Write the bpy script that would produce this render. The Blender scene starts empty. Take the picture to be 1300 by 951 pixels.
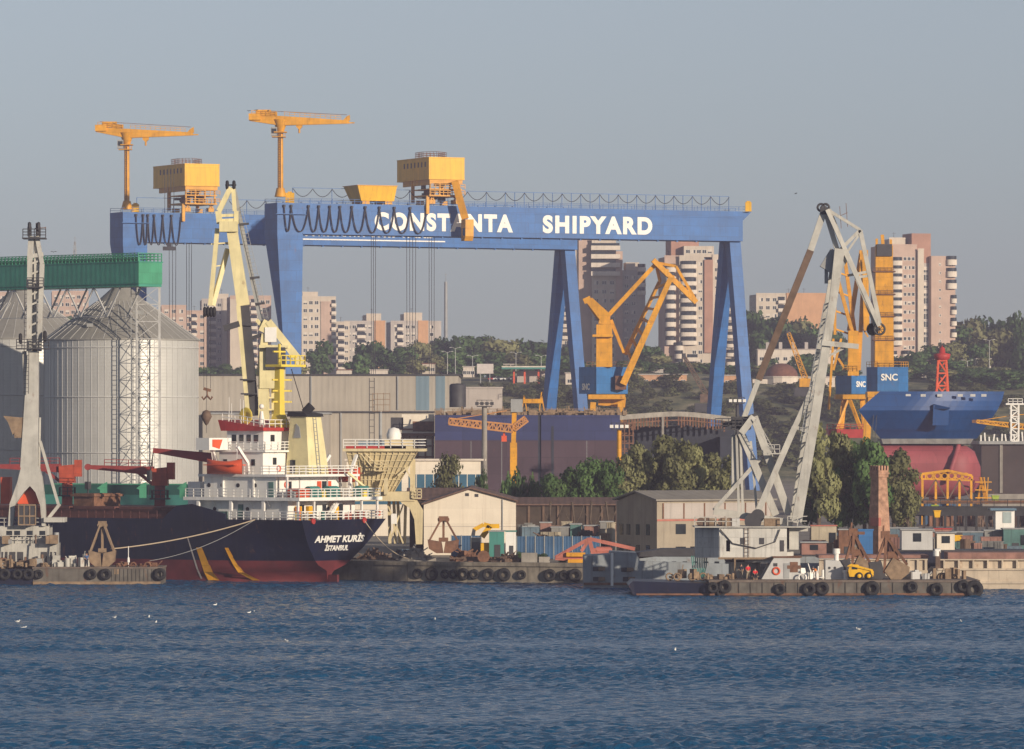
import bpy, math, random
import numpy as np
from mathutils import Vector as V, Matrix
random.seed(7)
R = math.radians
sc = bpy.context.scene
col = sc.collection
H, F, YH = 18.8, 7000.0, 550.0          # eye height above the water, focal length in photo pixels, horizon row
GZ = 2.4                                # level of the quay
def P(px, py, D): return V(((px-650)/F*D, D, H+(YH-py)/F*D))
def PZ(px, z, D): return V(((px-650)/F*D, D, z))
def zof(py, D): return H+(YH-py)/F*D
def mm(D): return D/F                   # metres per photo pixel at that distance

# ---------------------------------------------------------------- meshes
class MB:
    def __init__(s, o=(0, 0, 0), M=None):
        s.v = []; s.f = []; s.m = []; s.s = []; s.o = V(o); s.M = M; s.k = 0
    def add(s, vs, fs, smooth=False):
        b = len(s.v)
        for p in vs:
            p = V(p)
            if s.M is not None: p = s.M @ p
            s.v.append(p-s.o)
        for f in fs:
            s.f.append([b+i for i in f]); s.m.append(s.k); s.s.append(smooth)
        return s
    def hexa(s, a, b):                  # two quads, joined
        s.add(list(a)+list(b), [(3, 2, 1, 0), (4, 5, 6, 7), (0, 1, 5, 4), (1, 2, 6, 5), (2, 3, 7, 6), (3, 0, 4, 7)]); return s
    def bx(s, x0, x1, y0, y1, z0, z1):
        return s.hexa([(x0, y0, z0), (x1, y0, z0), (x1, y1, z0), (x0, y1, z0)], [(x0, y0, z1), (x1, y0, z1), (x1, y1, z1), (x0, y1, z1)])
    def box(s, c, sz, rz=0):
        c = V(c); a, b, d = sz[0]/2, sz[1]/2, sz[2]/2
        ca, sa = math.cos(rz), math.sin(rz)
        q = lambda x, y, z: c+V((x*ca-y*sa, x*sa+y*ca, z))
        return s.hexa([q(-a, -b, -d), q(a, -b, -d), q(a, b, -d), q(-a, b, -d)], [q(-a, -b, d), q(a, -b, d), q(a, b, d), q(-a, b, d)])
    def frame(s, p, q, up=(0, 0, 1)):
        d = (V(q)-V(p)).normalized(); u = V(up)
        if abs(d.dot(u)) > .98: u = V((0, 1, 0))
        sx = d.cross(u).normalized(); sy = sx.cross(d).normalized()
        return sx, sy
    def bar(s, p, q, w, h=None, w2=None, h2=None, up=(0, 0, 1)):
        h = h or w; w2 = w if w2 is None else w2; h2 = h if h2 is None else h2
        p = V(p); q = V(q); x, y = s.frame(p, q, up)
        r = lambda c, w, h: [c-x*w/2-y*h/2, c+x*w/2-y*h/2, c+x*w/2+y*h/2, c-x*w/2+y*h/2]
        return s.hexa(r(p, w, h), r(q, w2, h2))
    def tube(s, p, q, r, r2=None, n=8, caps=True):
        r2 = r if r2 is None else r2
        p = V(p); q = V(q); x, y = s.frame(p, q)
        vs = []
        for c, rr in ((p, r), (q, r2)):
            for i in range(n):
                a = 2*math.pi*i/n; vs.append(c+x*math.cos(a)*rr+y*math.sin(a)*rr)
        s.add(vs, [(i, (i+1) % n, n+(i+1) % n, n+i) for i in range(n)], n > 5)
        if caps: s.add(vs, [tuple(range(n))[::-1], tuple(range(n, 2*n))])
        return s
    def path(s, pts, r, n=5):
        pts = [V(p) for p in pts]; vs = []
        for k, c in enumerate(pts):
            d = pts[min(k+1, len(pts)-1)]-pts[max(k-1, 0)]
            x, y = s.frame(c, c+d)
            for i in range(n):
                a = 2*math.pi*i/n; vs.append(c+x*math.cos(a)*r+y*math.sin(a)*r)
        fs = [(k*n+i, k*n+(i+1) % n, (k+1)*n+(i+1) % n, (k+1)*n+i) for k in range(len(pts)-1) for i in range(n)]
        return s.add(vs, fs, True)
    def prism(s, poly, vec):
        n = len(poly); a = [V(p) for p in poly]; b = [p+V(vec) for p in a]
        return s.add(a+b, [tuple(range(n))[::-1], tuple(range(n, 2*n))]+[(i, (i+1) % n, n+(i+1) % n, n+i) for i in range(n)])
    def lathe(s, prof, c=(0, 0, 0), n=24, ax='z', smooth=True, a0=0, a1=2*math.pi):
        c = V(c); vs = []; full = abs(a1-a0-2*math.pi) < 1e-6
        cnt = n if full else n+1
        for r, h in prof:
            for i in range(cnt):
                a = a0+(a1-a0)*i/n
                u, w = r*math.cos(a), r*math.sin(a)
                vs.append(c+(V((u, w, h)) if ax == 'z' else V((u, h, w)) if ax == 'y' else V((h, u, w))))
        fs = []
        for k in range(len(prof)-1):
            for i in range(n if full else n):
                j = (i+1) % cnt
                fs.append((k*cnt+i, k*cnt+j, (k+1)*cnt+j, (k+1)*cnt+i))
        return s.add(vs, fs, smooth)
    def ball(s, c, r, n=10):
        return s.lathe([(max(1e-3, r*math.sin(math.pi*i/8)), -r*math.cos(math.pi*i/8)) for i in range(9)], c, n)
    def torus(s, c, R0, r, ax='y', n=20, m=8, squash=1.):
        return s.lathe([(R0+r*math.cos(2*math.pi*i/m), r*squash*math.sin(2*math.pi*i/m)) for i in range(m+1)], c, n, ax)
    def lattice(s, p, q, w, h, n, r, w2=None, h2=None, up=(0, 0, 1), chord=None, sides='all'):
        w2 = w if w2 is None else w2; h2 = h if h2 is None else h2; chord = chord or r*1.5
        p = V(p); q = V(q); x, y = s.frame(p, q, up)
        def c(t): 
            W = w+(w2-w)*t; Hh = h+(h2-h)*t; o = p+(q-p)*t
            return [o-x*W/2-y*Hh/2, o+x*W/2-y*Hh/2, o+x*W/2+y*Hh/2, o-x*W/2+y*Hh/2]
        a = c(0); b = c(1)
        for i in range(4): s.bar(a[i], b[i], chord*2, chord*2)
        for k in range(n):
            A = c(k/n); B = c((k+1)/n)
            for i in range(4):
                j = (i+1) % 4
                s.bar(A[i], A[j], r*2, r*2)
                s.bar(A[i] if k % 2 else A[j], B[j] if k % 2 else B[i], r*2, r*2)
        for i in range(4): s.bar(b[i], b[(i+1) % 4], r*2, r*2)
        return s
    def rail(s, pts, h=1.1, step=2.0, r=.035, rows=2):
        pts = [V(p) for p in pts]; up = V((0, 0, 1))
        for a, b in zip(pts, pts[1:]):
            L = (b-a).length; n = max(1, round(L/step))
            for i in range(n+1):
                c = a+(b-a)*i/n; s.bar(c, c+up*h, r*2, r*2)
            for k in range(1, rows+1):
                s.bar(a+up*h*k/rows, b+up*h*k/rows, r*2, r*2)
        return s
    def ladder(s, p, q, w=.5, step=.6, r=.04, side=(1, 0, 0)):
        p = V(p); q = V(q); x = V(side).normalized()*w/2
        s.bar(p-x, q-x, r*2); s.bar(p+x, q+x, r*2)
        n = max(1, int((q-p).length/step))
        for i in range(n): c = p+(q-p)*(i+.5)/n; s.bar(c-x, c+x, r*1.5)
        return s
    def mesh(s, name, mats):
        me = bpy.data.meshes.new(name)
        me.from_pydata([tuple(p) for p in s.v], [], s.f)
        for m in (mats if isinstance(mats, (list, tuple)) else [mats]): me.materials.append(m)
        me.polygons.foreach_set('material_index', s.m)
        me.polygons.foreach_set('use_smooth', s.s)
        me.update(); return me

def link(name, data, parent=None, loc=(0, 0, 0), rz=0):
    o = bpy.data.objects.new(name, data); col.objects.link(o)
    o.location = loc; o.rotation_euler = (0, 0, rz)
    if parent: o.parent = parent
    return o
def part(name, mb, mats, parent, loc=(0, 0, 0), rz=0, label=None):
    o = link(name, mb.mesh(name, mats) if isinstance(mb, MB) else mb, parent, loc, rz)
    if label: o['label'] = label
    return o
def tag(o, label, cat, group=None, kind=None):
    if label: o['label'] = label
    if cat: o['category'] = cat
    if group: o['group'] = group
    if kind: o['kind'] = kind
    return o
def thing(name, label, cat, loc=(0, 0, 0), rz=0, group=None):
    o = link(name, None, None, loc, rz); o.empty_display_size = .5
    return tag(o, label, cat, group)
def solo(name, mb, mats, label, cat, loc=(0, 0, 0), rz=0, group=None):
    return tag(link(name, mb.mesh(name, mats), None, loc, rz), label, cat, group)
def struct(name, mb, mats):
    o = link(name, mb.mesh(name, mats)); o['kind'] = 'structure'; return o
kids = {}
def children(o):
    return [c for c in bpy.data.objects if c.parent == o]
def copy_tree(o, parent=None, kidmap=None):
    if kidmap is None:
        kidmap = {}
        for c in bpy.data.objects:
            if c.parent: kidmap.setdefault(c.parent.name, []).append(c)
    c = o.copy(); col.objects.link(c); c.parent = parent
    for ch in kidmap.get(o.name, []): copy_tree(ch, c, kidmap)
    return c
def place(o, loc, rz=0, s=1, label=None, group=None):
    o.location = loc; o.rotation_euler = (0, 0, rz)
    o.scale = (s, s, s) if not isinstance(s, tuple) else s
    if label: o['label'] = label
    if group: o['group'] = group
    return o

# ---------------------------------------------------------------- materials
def mat(name, c, rough=.6, metal=0., var=.18, scale=.8, streak=0., rust=0., rcol=(.16, .065, .03), bump=0., rib=None, spec=.4, stcol=None, seam=None):
    m = bpy.data.materials.new(name); m.use_nodes = True
    nt = m.node_tree; N = nt.nodes; Lk = nt.links.new
    b = N['Principled BSDF']; b.inputs['Roughness'].default_value = rough; b.inputs['Metallic'].default_value = metal
    b.inputs['Specular IOR Level'].default_value = spec
    tc = N.new('ShaderNodeTexCoord')
    def noise(sc_, det=4, mp=None, ro=.6):
        n = N.new('ShaderNodeTexNoise'); n.inputs['Scale'].default_value = sc_; n.inputs['Detail'].default_value = det; n.inputs['Roughness'].default_value = ro
        if mp:
            k = N.new('ShaderNodeMapping'); k.inputs['Scale'].default_value = mp; Lk(tc.outputs['Object'], k.inputs[0]); Lk(k.outputs[0], n.inputs['Vector'])
        else: Lk(tc.outputs['Object'], n.inputs['Vector'])
        return n.outputs['Fac']
    def ramp(fac, a, bb, va=0., vb=1.):
        r = N.new('ShaderNodeMapRange'); r.inputs[1].default_value = a; r.inputs[2].default_value = bb; r.inputs[3].default_value = va; r.inputs[4].default_value = vb
        Lk(fac, r.inputs[0]); return r.outputs[0]
    def mix(fac, A, B):
        x = N.new('ShaderNodeMix'); x.data_type = 'RGBA'
        if hasattr(fac, 'node'): Lk(fac, x.inputs[0])
        else: x.inputs[0].default_value = fac
        for s_, v_ in ((6, A), (7, B)):
            if hasattr(v_, 'node'): Lk(v_, x.inputs[s_])
            else: x.inputs[s_].default_value = (*v_, 1)
        return x.outputs[2]
    lo = tuple(x*(1-var) for x in c); hi = tuple(min(1, x*(1+var)) for x in c)
    cur = mix(ramp(noise(scale), .3, .7), lo, hi)
    if streak:
        sc3 = stcol or tuple(x*.45+.01 for x in c)
        f = ramp(noise(1.0, 5, (1.6, 1.6, .09), .7), .52, .72, 0, streak); cur = mix(f, cur, sc3)
    if rust:
        f = ramp(noise(.9, 6, (1, 1, .45), .72), .62-.12*rust, .70-.10*rust, 0, min(1, .35+.6*rust)); cur = mix(f, cur, rcol)
    if seam:                                       # plate seams: (plate length, plate height, line width, strength); slight tone change from plate to plate
        sp_ = N.new('ShaderNodeSeparateXYZ'); Lk(tc.outputs['Object'], sp_.inputs[0]); ad = N.new('ShaderNodeMath'); Lk(sp_.outputs[0], ad.inputs[0]); Lk(sp_.outputs[1], ad.inputs[1])
        cb_ = N.new('ShaderNodeCombineXYZ'); Lk(ad.outputs[0], cb_.inputs[0]); Lk(sp_.outputs[2], cb_.inputs[1])
        bk = N.new('ShaderNodeTexBrick'); bk.inputs['Scale'].default_value = 1; bk.inputs['Brick Width'].default_value = seam[0]; bk.inputs['Row Height'].default_value = seam[1]; bk.inputs['Mortar Size'].default_value = seam[2]; bk.inputs['Mortar Smooth'].default_value = .3
        bk.offset = .37; bk.inputs['Color1'].default_value = (.78, .78, .78, 1); bk.inputs['Color2'].default_value = (1.2, 1.2, 1.2, 1); bk.inputs['Mortar'].default_value = (.5, .5, .5, 1); Lk(cb_.outputs[0], bk.inputs['Vector'])
        mu = N.new('ShaderNodeMix'); mu.data_type = 'RGBA'; mu.blend_type = 'MULTIPLY'; mu.inputs[0].default_value = seam[3]; Lk(cur, mu.inputs[6]); Lk(bk.outputs['Color'], mu.inputs[7]); cur = mu.outputs[2]
    Lk(cur, b.inputs['Base Color'])
    hgt = None
    if rib:                                        # rib = (axis, period m, strength)
        w = N.new('ShaderNodeTexWave'); w.bands_direction = rib[0]; w.inputs['Scale'].default_value = .314/rib[1]
        Lk(tc.outputs['Object'], w.inputs['Vector']); hgt = w.outputs['Fac']; st = rib[2]
    elif bump: hgt = noise(scale*3, 5); st = bump
    if hgt is not None:
        bp = N.new('ShaderNodeBump'); bp.inputs['Strength'].default_value = st; bp.inputs['Distance'].default_value = .05
        Lk(hgt, bp.inputs['Height']); Lk(bp.outputs[0], b.inputs['Normal'])
    return m
def srgb(r, g, b):
    f = lambda x: (x/255/12.92) if x/255 <= .04045 else ((x/255+.055)/1.055)**2.4
    return (f(r), f(g), f(b))
M = {}
M['blue'] = mat('gantry_blue_paint', (.012, .108, .33), .5, var=.18, scale=.25, streak=.5, rust=.06, seam=(5.5, 2.6, .07, .5))
M['yellow'] = mat('crane_yellow_paint', (.64, .30, .012), .5, var=.18, scale=.5, streak=.55, rust=.2, seam=(3.0, 2.0, .05, .4))
M['byellow'] = mat('trolley_yellow_paint', (.76, .42, .006), .5, var=.1, scale=.3, streak=.45, rust=.08, seam=(1.4, 6, .06, .35))
M['snc'] = mat('house_blue_paint', (.03, .15, .38), .5, var=.15, scale=.3, streak=.45, rust=.1, seam=(2.2, 1.6, .05, .4))
M['dgrey'] = mat('dark_steel', (.045, .045, .05), .6, var=.25)
M['black'] = mat('black_rubber', (.018, .018, .02), .8, var=.3, scale=2)
M['cable'] = mat('dark_cable', (.03, .03, .035), .7)
M['mastyellow'] = mat('mast_lemon_yellow', (.72, .56, .08), .5, var=.08, scale=.5, streak=.2)
M['hopcream'] = mat('hopper_cream_paint', (.60, .51, .31), .6, var=.14, scale=.5, streak=.5, rust=.12)
M['white'] = mat('white_paint', (.78, .77, .73), .5, var=.06, scale=.5, streak=.3, stcol=(.5, .42, .33), rust=.04)
M['letter'] = mat('letter_white', (.82, .80, .74), .6, var=.06, scale=.6, streak=.35, stcol=(.5, .45, .38))
M['cream'] = mat('cream_paint', (.70, .62, .34), .55, var=.12, scale=.5, streak=.35, rust=.08)
M['greycream'] = mat('worn_light_grey_paint', (.44, .43, .39), .6, var=.18, scale=.5, streak=.55, rust=.14)
M['grey'] = mat('mid_grey_paint', (.30, .31, .31), .6, var=.15, scale=.5, streak=.4, rust=.12)
M['ltgrey'] = mat('light_grey_steel', (.48, .48, .47), .5, var=.12, scale=.5, streak=.3)
M['galv'] = mat('galvanised_steel', (.50, .50, .475), .45, metal=.25, var=.06, scale=.3, streak=.2, rib=('Z', .5, .15))
M['rust'] = mat('rusty_steel', (.17, .085, .05), .85, var=.4, scale=1.2, rust=.3, rcol=(.09, .04, .025), bump=.4)
M['brown'] = mat('brown_steel', (.13, .085, .06), .8, var=.3, scale=1)
M['red'] = mat('dull_red_paint', (.40, .035, .03), .55, var=.2, scale=.6, streak=.4)
M['dred'] = mat('ship_crane_maroon_paint', (.24, .035, .032), .55, var=.2, scale=.6, streak=.3)
M['hatchred'] = mat('hatch_red_brown', (.11, .042, .034), .75, var=.3, scale=.6, streak=.5, rust=.2)
M['craneorange'] = mat('ship_crane_orange', (.42, .07, .032), .55, var=.2, scale=.7, streak=.5, seam=(1.1, .9, .03, .4))
M['bandgreen'] = mat('gallery_band_dark_green', (.018, .09, .075), .6, var=.15)
M['house'] = mat('machinery_house_pale_grey', (.56, .55, .51), .6, var=.12, scale=.5, streak=.7, rust=.2, seam=(1.5, 1.2, .03, .4))
M['orange'] = mat('orange_red_paint', (.62, .09, .03), .5, var=.15, scale=.6)
M['navy'] = mat('hull_navy_paint', (.007, .010, .030), .42, var=.4, scale=.25, streak=.45, stcol=(.035, .035, .045), rust=.12, seam=(6, 1.9, .05, .5))
M['boot'] = mat('hull_antifouling_red', (.125, .02, .022), .6, var=.3, scale=.4, streak=.7, stcol=(.10, .03, .03))
M['green'] = mat('gallery_green_paint', (.06, .29, .17), .5, var=.12, scale=.4, streak=.4, seam=(2, 1.6, .04, .35))
M['dgreen'] = mat('gallery_deep_green_paint', (.05, .27, .19), .5, var=.12, scale=.4, streak=.3, rib=('X', 1.0, .3))  # slightly darker gallery green; the side wall's shade is put into the colour
M['teal'] = mat('teal_green_paint', (.05, .22, .19), .55, var=.15, scale=.4, streak=.3)
M['concrete'] = mat('weathered_concrete', (.27, .25, .22), .9, var=.25, scale=.6, streak=.5, bump=.4)
M['asph'] = mat('asphalt', (.055, .053, .05), .9, var=.3, scale=.3)
M['glass'] = mat('dark_glass', (.02, .025, .03), .12, var=.3, spec=.6)
M['wframe'] = mat('window_frame_white', (.6, .58, .53), .6, var=.1)
M['hall'] = mat('hall_cladding_beige', (.37, .335, .28), .7, var=.10, scale=.1, streak=.4, rib=('X', 1.2, .4), seam=(6.2, 7.5, .05, .12), rust=.02)
M['hallblue'] = mat('hall_cladding_blue_grey', (.15, .22, .27), .6, var=.06, scale=.1, rib=('X', 1.2, .4))
M['roofbrown'] = mat('brown_sheet_roof', (.14, .085, .065), .8, var=.2, scale=.6, rib=('X', .9, .5))
M['shedwhite'] = mat('shed_render_cream', (.72, .65, .54), .8, var=.07, scale=.3, streak=.4, seam=(3, 2.1, .03, .25), stcol=(.5, .42, .33))
M['warewall'] = mat('warehouse_plaster', (.33, .285, .22), .9, var=.12, scale=.4, streak=.5, bump=.2)
M['wareroof'] = mat('warehouse_sheet_roof', (.25, .23, .20), .8, var=.15, scale=.4, rib=('X', 1.1, .5))
M['brick'] = mat('old_brick', (.36, .21, .14), .9, var=.4, scale=1.6, bump=.4)
M['fence'] = mat('blue_sheet_fence', (.03, .088, .18), .55, var=.25, scale=.3, streak=.4, rib=('X', .4, .4))
M['bluebow'] = mat('bow_royal_blue_paint', (.005, .055, .20), .45, var=.2, scale=.12, streak=.4, seam=(7, 2.4, .07, .45))
M['bowred'] = mat('bow_underwater_red_paint', (.31, .072, .082), .6, var=.15, scale=.15, streak=.5, seam=(7, 2.6, .07, .4))
M['purple'] = mat('hull_primer_plum', (.065, .04, .055), .7, var=.15, scale=.15, streak=.45, seam=(8, 3, .09, .5), rust=.08)
M['hullblue'] = mat('hull_primer_indigo', (.026, .036, .115), .6, var=.15, scale=.15, streak=.4, seam=(8, 2.4, .09, .5), rib=('Z', 2.4, .4))
M['hullin'] = mat('hull_inside_dark', (.03, .035, .05), .8, var=.3, scale=.3)
M['salmon'] = mat('salmon_red_paint', (.40, .13, .095), .6, var=.2, scale=.6, rust=.2)
M['timber'] = mat('weathered_timber', (.24, .17, .11), .9, var=.3, scale=1.5)
M['bark'] = mat('tree_bark', (.10, .075, .055), .9, var=.3, scale=3, bump=.5)
M['skin'] = mat('skin', (.48, .27, .18), .6, var=.05)
M['mutblue'] = mat('faded_blue_sheet', (.10, .15, .19), .8, var=.3, scale=.7, streak=.6, rust=.25)
M['mutpink'] = mat('faded_pink_sheet', (.28, .15, .12), .8, var=.3, scale=.7, streak=.6, rust=.25)
M['mutgrey'] = mat('faded_grey_sheet', (.21, .21, .20), .8, var=.3, scale=.7, streak=.6, rust=.3)
M['mutteal'] = mat('faded_teal_sheet', (.08, .17, .16), .8, var=.3, scale=.7, streak=.6, rust=.25)
M['mutcream'] = mat('faded_cream_sheet', (.40, .35, .26), .8, var=.2, scale=.7, streak=.6, rust=.25)
M['tyre'] = M['black']
# ---------------------------------------------------------------- camera, light, world, haze
cam = bpy.data.cameras.new('camera'); co = link('camera', cam)
co.location = (0, 0, H); co.rotation_euler = (R(90), 0, 0)
cam.sensor_width = 36; cam.sensor_fit = 'HORIZONTAL'; cam.lens = 36*F/1300; cam.shift_y = (YH-475.5)/1300
cam.clip_start = 1; cam.clip_end = 20000
sc.camera = co
AZ, EL = R(40), R(13)
SKYSAT = .40
sdir = V((math.sin(AZ)*math.cos(EL), -math.cos(AZ)*math.cos(EL), math.sin(EL)))
sl = bpy.data.lights.new('sun', 'SUN'); so = link('sun', sl)
sl.energy = 4.6; sl.angle = R(.53); sl.color = (1, .84, .65)
so.rotation_euler = (-sdir).to_track_quat('-Z', 'Y').to_euler()
w = bpy.data.worlds.new('World'); sc.world = w; w.use_nodes = True
nt = w.node_tree; sky = nt.nodes.new('ShaderNodeTexSky'); sky.sky_type = 'NISHITA'; sky.sun_disc = False
sky.sun_elevation = EL; sky.sun_rotation = math.atan2(sdir.x, sdir.y); sky.altitude = 0
sky.air_density = 1.0; sky.dust_density = 0.3; sky.ozone_density = 6.0
hsn = nt.nodes.new('ShaderNodeHueSaturation'); hsn.inputs['Saturation'].default_value = SKYSAT; nt.links.new(sky.outputs[0], hsn.inputs['Color']); nt.links.new(hsn.outputs[0], nt.nodes['Background'].inputs[0]); nt.nodes['Background'].inputs[1].default_value = .090
sc.view_settings.view_transform = 'Standard'; sc.view_settings.look = 'None'; sc.view_settings.exposure = .1; sc.view_settings.gamma = 1
hz = MB().bx(-1300, 1300, -40, 3500, -2, 130)
hm = bpy.data.materials.new('sea_air'); hm.use_nodes = True; n_ = hm.node_tree.nodes
n_.remove(n_['Principled BSDF']); pv = n_.new('ShaderNodeVolumePrincipled')
pv.inputs['Color'].default_value = (.76, .73, 1.0, 1); pv.inputs['Density'].default_value = HAZE = .00013; pv.inputs['Anisotropy'].default_value = .0
hm.node_tree.links.new(pv.outputs[0], n_['Material Output'].inputs['Volume'])
ho = link('haze', hz.mesh('haze', hm)); ho['kind'] = 'stuff'

# ---------------------------------------------------------------- water
wm = bpy.data.materials.new('harbour_water'); wm.use_nodes = True; N = wm.node_tree.nodes; Lk = wm.node_tree.links.new
b = N['Principled BSDF']; b.inputs['Base Color'].default_value = (.004, .075, .175, 1); b.inputs['Roughness'].default_value = .08; b.inputs['IOR'].default_value = 1.33; b.inputs['Specular IOR Level'].default_value = .10
tc = N.new('ShaderNodeTexCoord')
prev = None
for scl, dist, st, mp in ((1.9, .17, 1., (1, .8, 1)), (5., .075, 1., (1, .7, 1))):
    mpn = N.new('ShaderNodeMapping'); mpn.inputs['Scale'].default_value = mp; Lk(tc.outputs['Object'], mpn.inputs[0])
    nz = N.new('ShaderNodeTexNoise'); nz.inputs['Scale'].default_value = scl; nz.inputs['Detail'].default_value = 4; nz.inputs['Roughness'].default_value = .6
    Lk(mpn.outputs[0], nz.inputs['Vector'])
    bp = N.new('ShaderNodeBump'); bp.inputs['Strength'].default_value = st; bp.inputs['Distance'].default_value = dist
    Lk(nz.outputs['Fac'], bp.inputs['Height'])
    if prev: Lk(prev, bp.inputs['Normal'])
    prev = bp.outputs[0]
Lk(prev, b.inputs['Normal'])
def wave_sheet():
    xs = np.linspace(-95, 95, 520); ys = np.concatenate([np.arange(270, 560, .34), np.arange(560, 745, .45)])
    X, Y = np.meshgrid(xs, ys); rng = np.random.RandomState(3); Z = np.zeros_like(X)
    for k in range(60):
        lam = 10**(rng.uniform(-.12, .36) if k < 54 else rng.uniform(.7, 1.3)); th = rng.normal(.35, .7)+math.pi/2; ph = rng.uniform(0, 6.28); a = .0085*lam**.85 if lam < 4 else .005*lam**.6
        kk = 2*math.pi/lam; ar = kk*(X*math.cos(th)+Y*math.sin(th))+ph
        Z += a*(np.sin(ar)+.22*np.sin(2*ar+1.2))
    g = np.ones_like(X)
    for k in range(7):
        lam = rng.uniform(18, 120); th = rng.normal(1.57, .5); g += .16*np.sin(2*math.pi/lam*(X*math.cos(th)*.6+Y*math.sin(th))+rng.uniform(0, 6))
    Z *= np.clip(g, .55, 1.45)
    edge = np.minimum(np.minimum(X+95, 95-X)/8, np.minimum(Y-270, 745-Y)/10); Z *= np.clip(edge, 0, 1)
    ny, nx = X.shape; vs = np.stack([X, Y, Z], -1).reshape(-1, 3)
    i = np.arange((ny-1)*(nx-1)); r = i//(nx-1); c = i % (nx-1); a = r*nx+c
    fs = np.stack([a, a+1, a+nx+1, a+nx], -1)
    me = bpy.data.meshes.new('water'); nb = len(vs)
    ex = [(-1200, -30), (1200, -30), (-1200, 900), (1200, 900), (-95, 270), (95, 270), (-95, 745), (95, 745)]
    vs = np.concatenate([vs, [(x, y, 0) for x, y in ex]])
    me.vertices.add(len(vs)); me.vertices.foreach_set('co', vs.ravel().astype(np.float32))
    fx = [(0, 1, 5, 4), (1, 3, 7, 5), (3, 2, 6, 7), (2, 0, 4, 6)]
    allf = np.concatenate([fs, np.array(fx)+nb])
    me.loops.add(allf.size); me.loops.foreach_set('vertex_index', allf.ravel().astype(np.int32))
    me.polygons.add(len(allf)); me.polygons.foreach_set('loop_start', np.arange(0, allf.size, 4, dtype=np.int32)); me.polygons.foreach_set('loop_total', np.full(len(allf), 4, dtype=np.int32))
    me.update(calc_edges=True); me.validate()
    me.polygons.foreach_set('use_smooth', np.ones(len(me.polygons), dtype=bool))
    me.materials.append(wm); o = link('water', me); o['kind'] = 'structure'
wave_sheet()

# ---------------------------------------------------------------- terrain: yard level, then the slope up to the town
def sstep(t): t = max(0, min(1, t)); return t*t*(3-2*t)
def zt(x, y):
    z = GZ+(37.3-GZ)*sstep((y-1590)/250)
    if y > 1600: z += 1.2*math.sin(x*.021+1)*sstep((y-1600)/200)+.7*math.sin(x*.06+y*.013)*sstep((y-1600)/200)
    return z
gm = bpy.data.materials.new('yard_and_slope_ground'); gm.use_nodes = True; N = gm.node_tree.nodes; Lk = gm.node_tree.links.new
b = N['Principled BSDF']; b.inputs['Roughness'].default_value = .95
tc = N.new('ShaderNodeTexCoord'); geo = N.new('ShaderNodeSeparateXYZ'); Lk(tc.outputs['Object'], geo.inputs[0])
def nn(s, d=6):
    n = N.new('ShaderNodeTexNoise'); n.inputs['Scale'].default_value = s; n.inputs['Detail'].default_value = d; n.inputs['Roughness'].default_value = .7; Lk(tc.outputs['Object'], n.inputs['Vector']); return n.outputs['Fac']
def cr(f, stops):
    r = N.new('ShaderNodeValToRGB'); Lk(f, r.inputs[0]); e = r.color_ramp.elements
    while len(e) < len(stops): e.new(.5)
    for q, (p, c) in zip(e, stops): q.position = p; q.color = (*c, 1)
    return r.outputs[0]
yard = cr(nn(.35), [(.3, (.08, .07, .06)), (.5, (.22, .195, .16)), (.7, (.36, .32, .26))])
slope = cr(nn(.12), [(.36, (.03, .045, .018)), (.48, (.10, .11, .045)), (.58, (.19, .175, .085)), (.68, (.30, .26, .17))])
mr = N.new('ShaderNodeMapRange'); mr.inputs[1].default_value = 3; mr.inputs[2].default_value = 6; Lk(geo.outputs[2], mr.inputs[0])
mx = N.new('ShaderNodeMix'); mx.data_type = 'RGBA'; Lk(mr.outputs[0], mx.inputs[0]); Lk(yard, mx.inputs[6]); Lk(slope, mx.inputs[7]); Lk(mx.outputs[2], b.inputs['Base Color'])
QA = V((-13, 699.5, 0))                                    # quay corner behind the ship's stern
QL = QA+V((-.8, .6, 0))*260
edge = [(QL.x-250, QL.y), (QL.x, QL.y), (QA.x, QA.y), (9.4, 690.5), (14, 689), (140, 689), (900, 689)]
def edge_y(x):
    for (x0, y0), (x1, y1) in zip(edge, edge[1:]):
        if x0 <= x <= x1: return y0+(y1-y0)*(x-x0)/(x1-x0)
    return edge[0][1] if x < edge[0][0] else edge[-1][1]
g = MB(); xs = sorted(set([-1250, -900]+list(range(-600, 601, 12))+[900, 1250]+[QL.x, QA.x, 9.4, 14]))
ts = [0, 1]; rows = []
ysf = [1, 10, 60, 200, 500, 800, 880]+list(range(900, 1200, 20))+[1250, 1350, 1500, 1900, 2700]
for x in xs:
    e = edge_y(x); rows.append([V((x, e+(t/900*(1590-e) if t <= 900 else 1590-e+t-900), 0)) for t in [0]+ysf])
for r_ in rows:
    for p in r_: p.z = zt(p.x, p.y)
nr = len(rows[0])
g.add([p for r_ in rows for p in r_], [(i*nr+j, (i+1)*nr+j, (i+1)*nr+j+1, i*nr+j+1) for i in range(len(rows)-1) for j in range(nr-1)], True)
struct('ground', g, gm)
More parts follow.
